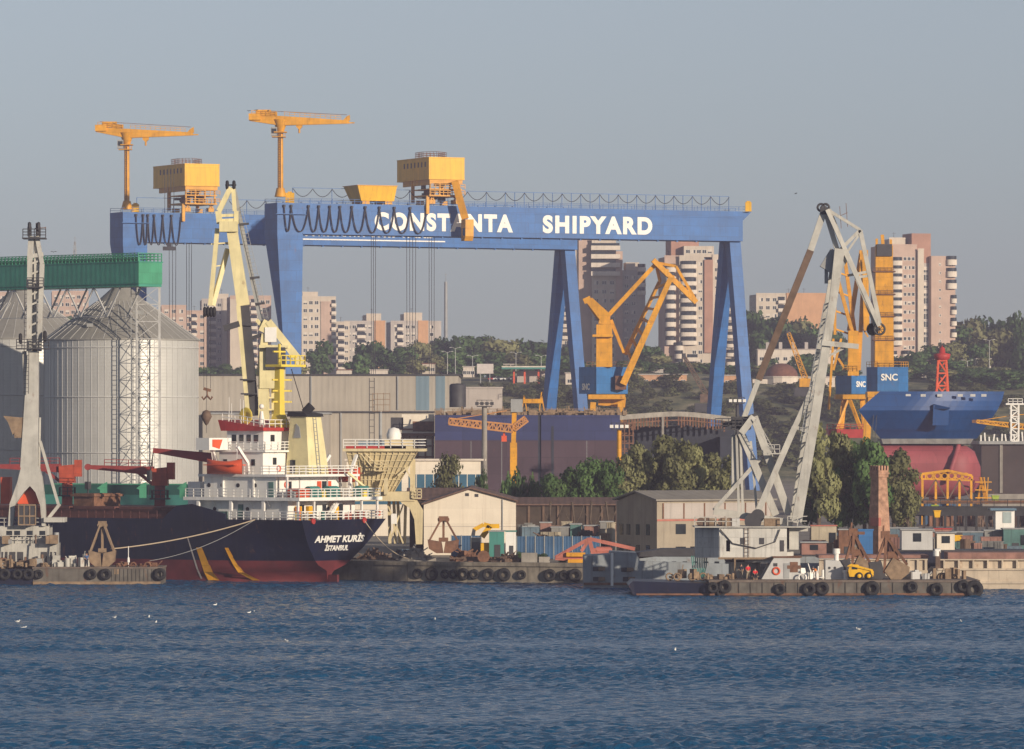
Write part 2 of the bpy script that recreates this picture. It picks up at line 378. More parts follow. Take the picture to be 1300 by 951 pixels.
# quay wall: concrete face with scalloped rubbing blocks and coping
qw = MB()
epts = [V((*e, 0)) for e in edge]
for a, b_ in zip(epts, epts[1:]):
    d = (b_-a).normalized(); nrm = V((d.y, -d.x, 0))
    up = V((0, 0, 1))
    qw.hexa([a-up*1.5, b_-up*1.5, b_-up*1.5+nrm*.5, a-up*1.5+nrm*.5], [a+up*(GZ-.35), b_+up*(GZ-.35), b_+up*(GZ-.35)+nrm*.5, a+up*(GZ-.35)+nrm*.5])
    qw.hexa([a+up*(GZ-.35)-nrm*1.4, b_+up*(GZ-.35)-nrm*1.4, b_+up*(GZ-.35)+nrm*.7, a+up*(GZ-.35)+nrm*.7], [a+up*(GZ+.12)-nrm*1.4, b_+up*(GZ+.12)-nrm*1.4, b_+up*(GZ+.12)+nrm*.7, a+up*(GZ+.12)+nrm*.7])
M['quay'] = mat('quay_concrete', (.24, .21, .165), .9, var=.35, scale=.7, streak=.7, bump=.5, stcol=(.03, .028, .025))
struct('quay_wall', qw, M['quay'])

# ---------------------------------------------------------------- foliage
def leafmat(name, a, b2):
    m = bpy.data.materials.new(name); m.use_nodes = True; N = m.node_tree.nodes; Lk = m.node_tree.links.new
    p = N['Principled BSDF']; p.inputs['Roughness'].default_value = .6; p.inputs['Specular IOR Level'].default_value = .10
    tc = N.new('ShaderNodeTexCoord'); n = N.new('ShaderNodeTexNoise'); n.inputs['Scale'].default_value = .7; n.inputs['Detail'].default_value = 5; n.inputs['Roughness'].default_value = .8
    Lk(tc.outputs['Object'], n.inputs['Vector'])
    r = N.new('ShaderNodeValToRGB'); Lk(n.outputs['Fac'], r.inputs[0]); e = r.color_ramp.elements
    e[0].position = .35; e[0].color = (*a, 1); e[1].position = .65; e[1].color = (*b2, 1)
    oi = N.new('ShaderNodeObjectInfo'); hs = N.new('ShaderNodeHueSaturation'); mr = N.new('ShaderNodeMapRange')
    mr.inputs[3].default_value = .65; mr.inputs[4].default_value = 1.4; Lk(oi.outputs['Random'], mr.inputs[0]); Lk(mr.outputs[0], hs.inputs['Value'])
    Lk(r.outputs[0], hs.inputs['Color']); Lk(hs.outputs[0], p.inputs['Base Color'])
    tr = N.new('ShaderNodeBsdfTranslucent'); Lk(hs.outputs[0], tr.inputs[0]); ms = N.new('ShaderNodeMixShader'); ms.inputs[0].default_value = .45
    Lk(p.outputs[0], ms.inputs[1]); Lk(tr.outputs[0], ms.inputs[2]); Lk(ms.outputs[0], N['Material Output'].inputs['Surface'])
    return m
M['leaf'] = leafmat('leaves_deep_green', (.06, .12, .04), (.15, .235, .085))
M['olive'] = leafmat('leaves_olive', (.20, .21, .09), (.34, .34, .17))
M['scrub'] = leafmat('leaves_dry_scrub', (.075, .095, .036), (.17, .17, .075))
def crown(h, rad, n, leaf, seed, base=.28, lobes=14):
    rng = np.random.RandomState(seed); cs = []
    for k in range(lobes):
        u = rng.uniform(base+.06, .94); prof = math.sin(math.pi*min(1, (u-base*.6)/(1.04-base*.6))**.8)**.6
        th = 2.4*k+rng.uniform(-.5, .5); rr = rad*prof*rng.uniform(.25, .80)
        cs.append((rr*math.cos(th), rr*math.sin(th), u*h, rad*rng.uniform(.26, .46)))
    cs.append((0, 0, h*.84, rad*.42)); cs.append((rad*.1, 0, h*.6, rad*.5))
    cs = np.array(cs); wgt = cs[:, 3]**2; pick = rng.choice(len(cs), n, p=wgt/wgt.sum())
    d = rng.normal(size=(n, 3)); d /= np.linalg.norm(d, axis=1)[:, None]
    rr = cs[pick, 3]*rng.uniform(.15, 1.0, n)**.4*rng.uniform(.85, 1.12, n)
    c = cs[pick, :3]+d*rr[:, None]*np.array([1, 1, .85])
    nrm = d+rng.normal(size=(n, 3))*.55; nrm /= np.linalg.norm(nrm, axis=1)[:, None]
    t = np.cross(nrm, rng.normal(size=(n, 3))); t /= np.linalg.norm(t, axis=1)[:, None]; bt = np.cross(nrm, t)
    s = leaf*rng.uniform(.6, 1.3, n)[:, None]
    vs = np.stack([c-t*s-bt*s*.6, c+t*s*.3-bt*s*.9, c+t*s*1.1+bt*s*.2, c-t*s*.1+bt*s], 1).reshape(-1, 3)
    me = bpy.data.meshes.new('crown'); me.from_pydata(vs.tolist(), [], np.arange(n*4).reshape(-1, 4).tolist())
    vn = d+nrm*.45+np.array([0, 0, .15]); vn /= np.linalg.norm(vn, axis=1)[:, None]
    me.normals_split_custom_set_from_vertices(np.repeat(vn, 4, axis=0).tolist())
    return me, cs
def tree_proto(name, h, rad, n, leaf, seed, lm, base=.28, lobes=14):
    t = thing(name, '', '', (0, 0, -500))
    me, cs = crown(h, rad, n, leaf, seed, base, lobes); me.materials.append(lm)
    mb = MB(); r0 = h*.028+.08
    mb.path([(0, 0, -.6), (r0*.3, 0, h*.2), (0, r0*.4, h*base), (0, 0, h*.62)], r0, 7)
    tr = MB(); 
    tr.tube((0, 0, -.6), (.1, .05, h*base), r0, r0*.75, 8); tr.tube((.1, .05, h*base), (0, 0, h*.72), r0*.75, r0*.25, 7)
    for c in cs[:9]:
        tr.tube((.05, .02, h*(base*.7+.05)+c[2]*.2), tuple(c[:3]), r0*.36, r0*.1, 5)
    link('trunk', tr.mesh('trunk', M['bark']), t); link('crown', me, t)
    return t
PT = {}
for i in range(4): PT['far%d' % i] = tree_proto('deciduous_tree', 10, 4.9, 1300, .44, 20+i, M['leaf'] if i < 3 else M['olive'], .12, (16, 9, 22, 12)[i])
for i in range(3): PT['near%d' % i] = tree_proto('deciduous_tree', 12, 4.2, 3900, .26, 40+i, M['leaf'], .26, (18, 11, 26)[i])
for i in range(3): PT['oliv%d' % i] = tree_proto('poplar_tree', 12, 3.6, 3400, .24, 60+i, M['olive'], .27, (17, 10, 24)[i])
PT['wisp'] = tree_proto('willow_tree', 8, 3.4, 3000, .17, 77, M['olive'], .2, 20)
for i in range(2): PT['bush%d' % i] = tree_proto('scrub_bush', 4, 3.6, 900, .28, 80+i, M['scrub'], .02, 12)
PT['shrub'] = tree_proto('green_bush', 3, 2.2, 1500, .16, 90, M['leaf'], .02, 10)
used = set()
def tree(kind, loc, h, w=None, label='', cat='tree', group=None, rz=None):
    p = PT[kind]; base_h = {'far': 10, 'nea': 12, 'oli': 12, 'wis': 8, 'bus': 4, 'shr': 3}[kind[:3]]
    base_r = {'far': 4.9, 'nea': 4.2, 'oli': 3.6, 'wis': 3.4, 'bus': 3.6, 'shr': 2.2}[kind[:3]]
    o = p if kind not in used else copy_tree(p)
    used.add(kind)
    s = h/base_h; sx = (w/2/base_r) if w else s
    place(o, loc, random.uniform(0, 6.28) if rz is None else rz, (sx, sx, s), label, group); o['category'] = cat
    return o

# ---------------------------------------------------------------- lettering
def text_obj(name, txt, parent, org, right, up, width, height, m, ext=.03, bold=.012, label=None, sp=1.0):
    cu = bpy.data.curves.new('tmp', 'FONT'); cu.body = txt; cu.size = 1; cu.offset = bold; cu.extrude = .02; cu.space_character = sp
    to = bpy.data.objects.new('tmp', cu); col.objects.link(to)
    dg = bpy.context.evaluated_depsgraph_get(); me = bpy.data.meshes.new_from_object(to.evaluated_get(dg)); bpy.data.objects.remove(to)
    co_ = np.array([v.co[:] for v in me.vertices]); lo = co_.min(0); hi = co_.max(0)
    r = V(right).normalized(); u = V(up).normalized(); n = r.cross(u)
    for v in me.vertices:
        a = (v.co.x-lo[0])/(hi[0]-lo[0])*width; b_ = (v.co.y-lo[1])/(hi[1]-lo[1])*height; c = (v.co.z/.02)*ext
        v.co = V(org)+r*a+u*b_+n*c
    me.materials.clear(); me.materials.append(m)
    for p in me.polygons: p.material_index = 0
    return part(name, me, None, parent, label=label)
# ---------------------------------------------------------------- town on the plateau
M['pcream'] = mat('facade_pale_cream', (.54, .47, .39), .9, var=.10, scale=.2, streak=.45)
M['ppink'] = mat('facade_pink_brick', (.47, .345, .28), .9, var=.12, scale=.2, streak=.3)
M['pred'] = mat('facade_brick_red', (.38, .215, .16), .9, var=.12, scale=.25, streak=.25)
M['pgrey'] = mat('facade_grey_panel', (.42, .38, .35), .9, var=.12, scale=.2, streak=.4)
M['pwhite'] = mat('balcony_parapet_white', (.62, .55, .47), .85, var=.12, scale=.4, streak=.4)
M['porange'] = mat('facade_apricot', (.52, .30, .17), .9, var=.1, scale=.3, streak=.3)
M['tile'] = mat('roof_tile_brown', (.16, .07, .045), .85, var=.25, scale=1)
wcache = {}
def window_mesh(w, h, v=0):
    k = (round(w, 2), round(h, 2), v)
    if k in wcache: return wcache[k]
    b = MB(); t = .12
    b.bx(-w/2, w/2, -.06, .0, -h/2, -h/2+t); b.bx(-w/2, w/2, -.06, 0, h/2-t, h/2)
    b.bx(-w/2, -w/2+t, -.06, 0, -h/2+t, h/2-t); b.bx(w/2-t, w/2, -.06, 0, -h/2+t, h/2-t)
    if w > 1.3: b.bx(-t/2, t/2, -.055, -.006, -h/2+t, h/2-t)
    b.k = 1; b.bx(-w/2+t, w/2-t, -.03, -.004, -h/2+t, h/2-t)
    if v: b.k = 2; b.bx(-w/2+t+.01, (w/2-t-.01) if v == 1 else -.07, -.05, -.031, h/2-t-(.55 if v == 1 else .95)*(h-2*t), h/2-t-.01)
    wcache[k] = b.mesh('window', [M['wframe'], M['glass'], M['pwhite']]); return wcache[k]
bcache = {}
def balcony_mesh(w, d, ph, rnd=False):
    k = (round(w, 2), round(d, 2), round(ph, 2), rnd)
    if k in bcache: return bcache[k]
    b = MB()
    if rnd:
        pts = []; n = 10
        for i in range(n+1):
            a = math.pi*i/n; pts.append((-w/2*math.cos(a)*1., -d*math.sin(a)**.6))
        b.prism([(x, y, -.15) for x, y in pts], (0, 0, ph))
        b.k = 1; b.prism([(x*.93, y*.93, ph-.12) for x, y in pts], (0, 0, 1.25))
    else:
        b.bx(-w/2, w/2, -d, 0, -.15, .02); b.bx(-w/2, w/2, -d, -d+.1, .02, ph); b.bx(-w/2, -w/2+.1, -d+.1, 0, .02, ph); b.bx(w/2-.1, w/2, -d+.1, 0, .02, ph)
        b.k = 1; b.bx(-w/2+.12, w/2-.12, -.18, -.02, .03, 2.5)
    bcache[k] = b.mesh('balcony', [M['pwhite'], M['glass']]); return bcache[k]
def apartment(label, D, px0, px1, ytop, rz, blocks, wins=(), balcs=(), zbase=34, name='apartment_block', group=None):
    """blocks: (x0,x1,y0,y1,z0,z1,mat,name) in metres from the left front corner, heights above the base"""
    loc = PZ(px0, zbase, D); t = thing(name, label, 'apartment building', loc, rz, group)
    for x0, x1, y0, y1, z0, z1, m, nm in blocks: part(nm, MB().bx(x0, x1, y0, y1, z0, z1), m, t)
    for spec in wins:                       # face 'f' at y, or 'r'/'l' at x
        face, a0, a1, pos, z0, z1, na, nz, ww, wh = spec
        for i in range(na):
            for j in range(nz):
                me = window_mesh(ww, wh, random.choice((0, 0, 1, 2)))
                a = a0+(a1-a0)*(i+.5)/na; z = z0+(z1-z0)*(j+.5)/nz
                if face == 'f': link('window', me, t, (a, pos-.003, z))
                elif face == 'r': link('window', me, t, (pos+.003, a, z), R(90))
                else: link('window', me, t, (pos-.003, a, z), R(-90))
    for x0, x1, y0, y1, z0, z1, m, nm in blocks[:3]:
        part('roof_aerial', MB().bar(((x0+x1)/2, (y0+y1)/2, z1), ((x0+x1)/2, (y0+y1)/2, z1+2.6), .12).bar(((x0+x1)/2-.8, (y0+y1)/2, z1+2.2), ((x0+x1)/2+.8, (y0+y1)/2, z1+2.2), .08), M['dgrey'], t)
        part('parapet', MB().bx(x0-.05, x1+.05, y0-.08, y0+.2, z1+.003, z1+.6), m, t)
    for face, a0, a1, pos, z0, z1, nz, d, ph, rnd in balcs:
        me = balcony_mesh(a1-a0, d, ph, rnd)
        for j in range(nz):
            z = z0+(z1-z0)*j/nz; a = (a0+a1)/2
            if face == 'f': link('balcony', me, t, (a, pos-.004, z))
            elif face == 'r': link('balcony', me, t, (pos+.004, a, z), R(90))
            else: link('balcony', me, t, (pos-.004, a, z), R(-90))
    return t
fh = 3.14
# tower seen through the gantry's hinged legs (left)
W = 90*mm(2040)
Z1 = zof(305, 2040)-34
apartment('tall tower block with banded balconies and shaded lower floors behind the middle gantry legs', 2040, 714, 822, 300, R(4), [
    (0, 6.5, 4, 22, 0, Z1-1, M['pcream'], 'wall'), (6.3, 11, 3, 22, 0, Z1+2.2, M['ppink'], 'brick_wall'), (11, 20, 1.0, 22, 0, Z1, M['pcream'], 'wall'),
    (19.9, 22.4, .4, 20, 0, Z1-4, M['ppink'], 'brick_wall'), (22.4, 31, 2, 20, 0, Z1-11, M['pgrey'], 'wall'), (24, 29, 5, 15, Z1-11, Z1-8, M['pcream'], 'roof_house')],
    [('f', 11.2, 20, 1.0, 2, Z1-14, 3, 12, 1.7, 1.5), ('f', 22.6, 28, 2, 2, Z1-12, 2, 13, 1.6, 1.4), ('f', .5, 6, 4, 2, Z1-2, 2, 8, 1.4, 1.4)],
    [('f', 10.6, 21.4, 1.0, Z1-13, Z1-.3, 4, 2.0, 1.5, False), ('f', 28, 31.2, 2, Z1-20, Z1-8.5, 4, 1.6, 1.6, True), ('f', .2, 4.8, 4, 2, Z1-1, 12, 1.6, 1.1, False)])
# second tower: stepped, with round balcony stacks and a brick red panel
Z2 = zof(312, 2000)-34
apartment('tall tower block with rounded balcony stacks and brick red panel behind the right gantry legs', 2000, 845, 942, 307, R(6), [
    (0, 5.2, 3, 20, 0, Z2-4, M['ppink'], 'wall'), (2.8, 13, 6, 21, 0, Z2+2.5, M['pred'], 'brick_wall'), (5.2, 14.3, 1.4, 20, 0, Z2-4, M['pcream'], 'wall'), (7, 18, 2.2, 20, Z2-4, Z2, M['pcream'], 'wall'),
    (14.3, 17.4, .6, 20, 14, Z2-5, M['pred'], 'brick_panel'), (14.3, 17.4, 1.4, 20, 0, 13.9, M['pcream'], 'wall'), (17.4, 26, 1.8, 20, 0, Z2-3, M['pcream'], 'wall'), (22, 27.5, 4, 18, 0, Z2-7, M['ppink'], 'wall')],
    [('f', 9.6, 14, 1.4, 3, Z2-5, 2, 14, 1.5, 1.4), ('f', 18, 22, 1.8, 3, Z2-4, 2, 15, 1.5, 1.4), ('f', 7.5, 17.5, 2.2, Z2-3, Z2-1, 5, 1, 1.6, 1.4), ('f', 22.4, 27, 4, 3, Z2-8, 2, 12, 1.2, 1.3)],
    [('f', .2, 4.2, 3, 17, Z2-6, 9, 1.9, 1.7, True), ('f', 3.4, 6.6, 1.4, 9, 18, 3, 2.2, 1.7, True), ('f', 5.6, 11.6, 1.4, 17, Z2-5, 10, 1.7, 1.5, True),
     ('f', 22.4, 26, 1.8, 3, Z2-4, 14, 1.4, 1.3, True), ('f', 8, 12, 1.4, 2, 14, 4, 1.5, 1.3, False)])
# third tower on the right
Z3 = zof(312, 1950)-32
apartment('tall pinkish tower block with brick stair shaft standing right of the yellow crane column', 1950, 1123, 1208, 297, R(14), [
    (0, 12, 0, 16, 0, Z3, M['ppink'], 'wall'), (3, 9, 4, 12, Z3, Z3+2.5, M['pcream'], 'roof_house'), (12, 14.2, -1.2, 16, 0, Z3-1.5, M['pcream'], 'wall'), (14.2, 17, 1.2, 14, 0, Z3-6, M['pgrey'], 'stair_shaft'), (10.5, 17.6, 1.3, 12, Z3-6, Z3+4.5, M['pred'], 'brick_wall'),
    (17, 26, -1, 15, 0, Z3-3.5, M['ppink'], 'wall')],
    [('f', 14.6, 16.8, 1.2, 2, Z3-7, 1, 16, 1.8, 2.2), ('f', 18, 22.5, -1, 3, Z3-5, 1, 15, .8, .9), ('f', 6.8, 11.4, 0, 3, Z3-3, 3, 15, 1.2, 1.3)],
    [('f', 2.2, 6.4, 0, 18, Z3-4, 11, 2.1, 1.7, True), ('f', .6, 4.6, 0, 2, 16, 5, 1.7, 1.6, True), ('f', 6.2, 9.8, 0, 6, 17, 3, 1.9, 1.6, True), ('f', 22.6, 26.4, -1, Z3-15, Z3-2.4, 3, 1.6, 2.0, True), ('f', 22.6, 26.2, -1, 6, 15, 3, 1.8, 1.8, True), ('f', 24.2, 26.4, -1, 17, Z3-16, 5, 1.2, 1.6, True)], zbase=32)
# lower blocks on the left and centre
def slab(label, D, px0, px1, ytop, dep, rz, m, m2=None, nx=6, floors=9, balc=(), side=True, zbase=34, top=None, group=None):
    W = (px1-px0)*mm(D)/math.cos(rz); Hh = zof(ytop, D)-zbase
    bl = [(0, W, 0, dep, 0, Hh, m, 'wall')]
    if m2: bl.append((W*m2[1], W*m2[2], -.35, dep-.5, 0, Hh+m2[3], m2[0], 'end_panel'))
    if top: bl.append((W*top[0], W*top[1], 2, dep-2, Hh, Hh+top[2], M['pcream'], 'roof_house'))
    z0 = Hh-floors*fh
    ws = [('f', W*a, W*b, 0, z0, Hh-.4, n, floors, 1.6, 1.5) for a, b, n in nx] if isinstance(nx, list) else [('f', .5, W-.5, 0, z0, Hh-.4, nx, floors, 1.6, 1.5)]
    bs = [('f', W*a, W*b, 0, z0+.2, Hh-.2, floors, 1.3, 1.1, False) for a, b in balc]
    if side and rz > 0.15: ws.append(('l', 1, dep-1, 0, z0, Hh-.4, 2, floors, 1.4, 1.4))
    return apartment(label, D, px0, px1, ytop, rz, bl, ws, bs, zbase, group=group)
slab('cream and pink apartment block close behind the gantry leg with spiky parapet', 2150, 383, 426, 378, 14, R(12), M['pcream'], (M['ppink'], .56, .86, -2), [(.02, .52, 3), (.88, .99, 1)], 9, ((.86, 1.0),), top=(.05, .5, 1.8))
slab('narrow cream apartment block with glazed balconies right of the pink end wall', 2200, 427, 444, 410, 14, R(10), M['pcream'], None, [(.1, .95, 2)], 7, ((.1, .6),))
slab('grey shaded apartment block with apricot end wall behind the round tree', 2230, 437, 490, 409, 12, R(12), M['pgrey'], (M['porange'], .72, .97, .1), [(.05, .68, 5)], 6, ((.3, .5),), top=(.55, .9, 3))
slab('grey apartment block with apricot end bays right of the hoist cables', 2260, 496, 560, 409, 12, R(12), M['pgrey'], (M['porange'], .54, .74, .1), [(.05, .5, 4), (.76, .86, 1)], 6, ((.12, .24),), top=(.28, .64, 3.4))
slab('pale pink apartment block partly hidden by the silo roof', 2150, 205, 236, 389, 12, R(8), M['ppink'], None, 3, 7)
slab('pink apartment block with flat roof between the silo and the dark sheave', 2180, 234, 262, 396, 12, R(8), M['ppink'], None, 3, 8, ((.3, .55),))
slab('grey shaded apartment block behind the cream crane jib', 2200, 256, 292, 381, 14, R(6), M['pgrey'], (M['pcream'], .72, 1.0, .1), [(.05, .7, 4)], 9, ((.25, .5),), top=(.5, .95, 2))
slab('pinkish apartment block between the crane jib and the blue gantry leg', 2170, 292, 344, 377, 14, R(8), M['ppink'], (M['pcream'], .0, .3, -1.5), [(.34, .98, 5)], 10, ((.5, .66),))
slab('low pink apartment block glimpsed under the green gallery beside the silo roof', 2250, 66, 112, 371, 12, R(6), M['ppink'], None, 6, 9)
slab('faint pink apartment block at the left edge under the green gallery', 2300, -12, 52, 372, 12, R(4), M['ppink'], None, 7, 9)
slab('cream apartment slab on the hill right of the gantry with tree cover below', 2100, 960, 1052, 374, 12, R(10), M['pcream'], (M['porange'], .42, 1.0, .1), [(.02, .4, 4)], 6, ((.3, .4),))
# extra windows on the cream slab's warm part
slab('grey tower corner hidden behind the left gantry legs', 2090, 700, 735, 432, 14, R(5), M['pgrey'], None, 2, 5, ((.5, .9),))  # grey wall colour holds the shade on the tower's lower part
slab('small grey flats roof seen between the two tower blocks', 1990, 800, 846, 478, 12, R(6), M['pgrey'], None, 4, 2)
# low buildings
def lowb(name, label, cat, D, px0, px1, ytop, ybot, m, dep=10, rz=0, roof=None, nw=4, wr=1, extra=None):
    zb = max(zof(ybot, D), 2)-1.5; loc = PZ(px0, zb, D); W = (px1-px0)*mm(D); Hh = zof(ytop, D)-zb
    t = thing(name, label, cat, loc, rz)
    part('wall', MB().bx(0, W, 0, dep, 0, Hh), m, t)
    part('roof', MB().bx(-.3, W+.3, -.3, dep+.3, Hh, Hh+.3), roof or M['pgrey'], t)
    me = window_mesh(1.5, 1.3)
    for i in range(nw):
        for j in range(wr): link('window', me, t, (W*(i+.5)/nw, -.003, Hh*(j+.55)/wr+.2))
    return t
lowb('low_building', 'long low apricot building among trees left of the far gantry leg', 'building', 1795, 806, 872, 476, 491, M['porange'], nw=7)
lowb('low_building', 'short apricot building end seen between the two gantry legs', 'building', 1795, 905, 942, 477, 492, M['porange'], nw=3)
lowb('low_building', 'small white hut beside the blue machinery house of the yellow crane', 'building', 1792, 718, 739, 474, 492, M['pwhite'], nw=2)
t = lowb('terrace_building', 'long white terrace with a row of short chimneys on the hill', 'building', 1960, 962, 1062, 444, 466, M['pwhite'], nw=10)
for i in range(6): part('chimney', MB().bx(3+i*4.6, 4.2+i*4.6, 2, 3.2, 0, 2.4), M['pgrey'], t, (0, 0, zof(444, 1960)-zof(466, 1960)+1.8))
lowb('low_building', 'white low building with flat roofs right of the domed church', 'building', 1798, 1010, 1060, 479, 493, M['pwhite'], nw=4)
D = 1800; zb = zof(494, D); c = PZ(992, zb, D)
t = thing('domed_church', 'small white church with brown red dome among the trees', 'church', c)
part('wall', MB().lathe([(5.6, -2), (5.6, 3.6), (5.9, 3.7), (5.9, 4.1), (5.0, 4.2)], n=12, smooth=False), M['pwhite'], t)
part('dome', MB().lathe([(5.4*math.cos(a), 4.2+4.2*math.sin(a)) for a in [i*math.pi/2/8*.995 for i in range(9)]], n=20), M['tile'], t)
part('porch', MB().bx(-9.5, -4.5, -3, 3, -2, 3.2), M['pwhite'], t); part('window', window_mesh(1, 1.8), None, t, (1, -5.75, 1.5))
for i, (px0, px1, yt, yb, D, m_, lb) in enumerate(((470, 492, 470, 482, 1850, 'pwhite', 'pale house with flat roof right of the brownish round tree'), (536, 552, 462, 474, 1880, 'pcream', 'small cream house below the double street lamps'), (588, 602, 466, 478, 1862, 'pwhite', 'small white house left of the pale billboard'), (640, 652, 463, 474, 1870, 'pcream', 'small cream house left of the petrol station'),
    (744, 762, 478, 492, 1830, 'pgrey', 'grey low house behind the yellow crane column'), (826, 842, 468, 480, 1875, 'pgrey', 'grey house roof in the trees between the tower blocks'), (1158, 1176, 474, 486, 1835, 'pwhite', 'white house left of the red beacon tower'), (1216, 1240, 474, 486, 1835, 'pcream', 'cream house right of the red beacon tower'), (1262, 1290, 478, 490, 1815, 'pgrey', 'long grey house at the far right hillside'), (1240, 1258, 456, 466, 1880, 'pwhite', 'small white house under the right hill trees'),
    (428, 446, 470, 482, 1870, 'pwhite', 'white garage left of the dark round tree behind the hall'))):
    lowb('low_house', lb, 'house', D, px0, px1, yt, yb, M[m_], 8, roof=M['tile'] if i % 3 == 1 else None, nw=3)
# masts
def mast(label, px, ytop, ybot, D, r=.35, lat=False, m=None):
    p = PZ(px, zof(ybot, D), D); t = thing('radio_mast', label, 'mast', p); hh = zof(ytop, D)-p.z
    if lat: part('tower', MB().lattice((0, 0, 0), (0, 0, hh*.9), hh*.12, hh*.12, 9, .08, .5, .5, up=(0, 1, 0)), m or M['grey'], t)
    else: part('tower', MB().tube((0, 0, 0), (0, 0, hh*.86), r, r*.8, 8), m or M['grey'], t)
    part('antenna', MB().tube((0, 0, hh*.86), (0, 0, hh), .12, .06, 6).bar((-.7, 0, hh*.97), (.7, 0, hh*.97), .1), m or M['grey'], t)
mast('thin chimney like mast standing right of the hoist cables', 566, 346, 430, 2300, .8)
mast('faint lattice mast rising above the green conveyor gallery', 95, 300, 372, 2300, .3, True)
# petrol station, billboard and cars on the plateau road
D = 1798; c = PZ(672, zof(484, D), D)
t = thing('petrol_station', 'petrol station canopy with red posts below the trees', 'petrol station', c)
part('canopy', MB().bx(-9, 9, -3, 4, 4.0, 4.9), M['pwhite'], t); part('fascia', MB().bx(-9.1, 9.1, -3.2, -3.01, 3.9, 4.5), M['teal'], t)
for x in (-5, -1.5, 3, 7): part('post', MB().bx(x-.3, x+.3, -.3, .3, -2, 4.0), M['orange'], t)
part('kiosk', MB().bx(-4, 6, 4.2, 8, -2, 3.4), M['pgrey'], t)
c = PZ(616, zof(483, D), D)
t = thing('billboard', 'pale roadside billboard on two legs below the trees', 'billboard', c)
part('panel', MB().bx(-2.7, 2.7, 0, .3, 2.2, 5.4), mat('billboard_pale', (.55, .50, .47), .6, var=.12, scale=.8), t)
for x in (-1.5, 1.5): part('leg', MB().bx(x-.15, x+.15, .32, .6, -2, 5), M['grey'], t)
def car(label, loc, rz, paint, group=None):
    t = thing('parked_car', label, 'car', loc, rz, group)
    b = MB(); prof = [(-2.1, .35), (-2.15, .8), (-1.5, .92), (-.9, 1.42), (.7, 1.45), (1.35, .95), (2.1, .85), (2.15, .35)]
    b.prism([(x, -.85, z) for x, z in prof], (0, 1.7, 0)); part('body', b, paint, t)
    g_ = MB(); 
    for y in (-.865, .855): g_.prism([(-1.25, y, .95), (-.82, y, 1.36), (.62, y, 1.38), (1.1, y, .97)], (0, .01, 0))
    part('side_window', g_, M['glass'], t)
    part('rear_window', MB().prism([(-1.54, -.7, .96), (-1.0, -.7, 1.38), (-1.0, .7, 1.38), (-1.54, .7, .96)], (-.015, 0, .01)), M['glass'], t)
    for x in (-1.3, 1.35):
        for y in (-.86, .86): part('wheel', MB().lathe([(.05, -.1), (.32, -.1), (.34, 0), (.32, .1), (.05, .1)], (x, y, .33), 14, 'y'), M['black'], t)
    for y in (-.6, .6): part('tail_light', MB().bx(-2.18, -2.14, y-.18, y+.18, .6, .78), M['red'], t)
    return t
M['carred'] = mat('car_paint_red', (.45, .03, .03), .3, var=.03); M['carwhite'] = mat('car_paint_white', (.7, .7, .7), .3, var=.03)
M['carblue'] = mat('car_paint_grey_blue', (.12, .20, .27), .3, var=.03); M['cargrey'] = mat('car_paint_silver', (.35, .36, .37), .3, var=.03)
for px, py, pc, lb in ((628, 481, 'carred', 'red car parked beside the pale billboard'), (634, 476, 'carwhite', 'white car on the town road right of the billboard'), (652, 479, 'cargrey', 'silver car waiting left of the petrol station'),
                       (702, 481, 'carblue', 'grey blue car right of the petrol station'), (1240, 463, 'carwhite', 'white car on the road below the right hill trees'), (1266, 468, 'cargrey', 'silver car on the road at the far right hillside')):
    D = 1805; car(lb, (P(px, py, D).x, D, zt(P(px, py, D).x, D)+.3), R(random.uniform(-15, 15)), M[pc])
def lamp(label, loc, h, arm=1.6, two=True, group=None):
    t = thing('street_lamp', label, 'street lamp', loc, 0, group)
    part('pole', MB().tube((0, 0, -.5), (0, 0, h), .14, .08, 7), M['ltgrey'], t)
    for s_ in ((-1, 1) if two else (1,)):
        part('lamp_head', MB().path([(0, 0, h-.3), (.5*s_*arm, 0, h+.2), (s_*arm, 0, h+.25)], .06).bx(s_*arm-.35, s_*arm+.35, -.15, .15, h+.15, h+.32), M['ltgrey'], t)
    return t
for px, yt in ((578, 442), (600, 452), (655, 448), (687, 452), (568, 447), (1228, 460), (1256, 432)):
    D = 1838; x = P(px, 0, D).x; z0 = zt(x, D); lamp('grey double armed street lamp on the road in front of the hill trees', (x, D, z0), max(6, zof(yt, D)-z0), group='street lamps on the town road')
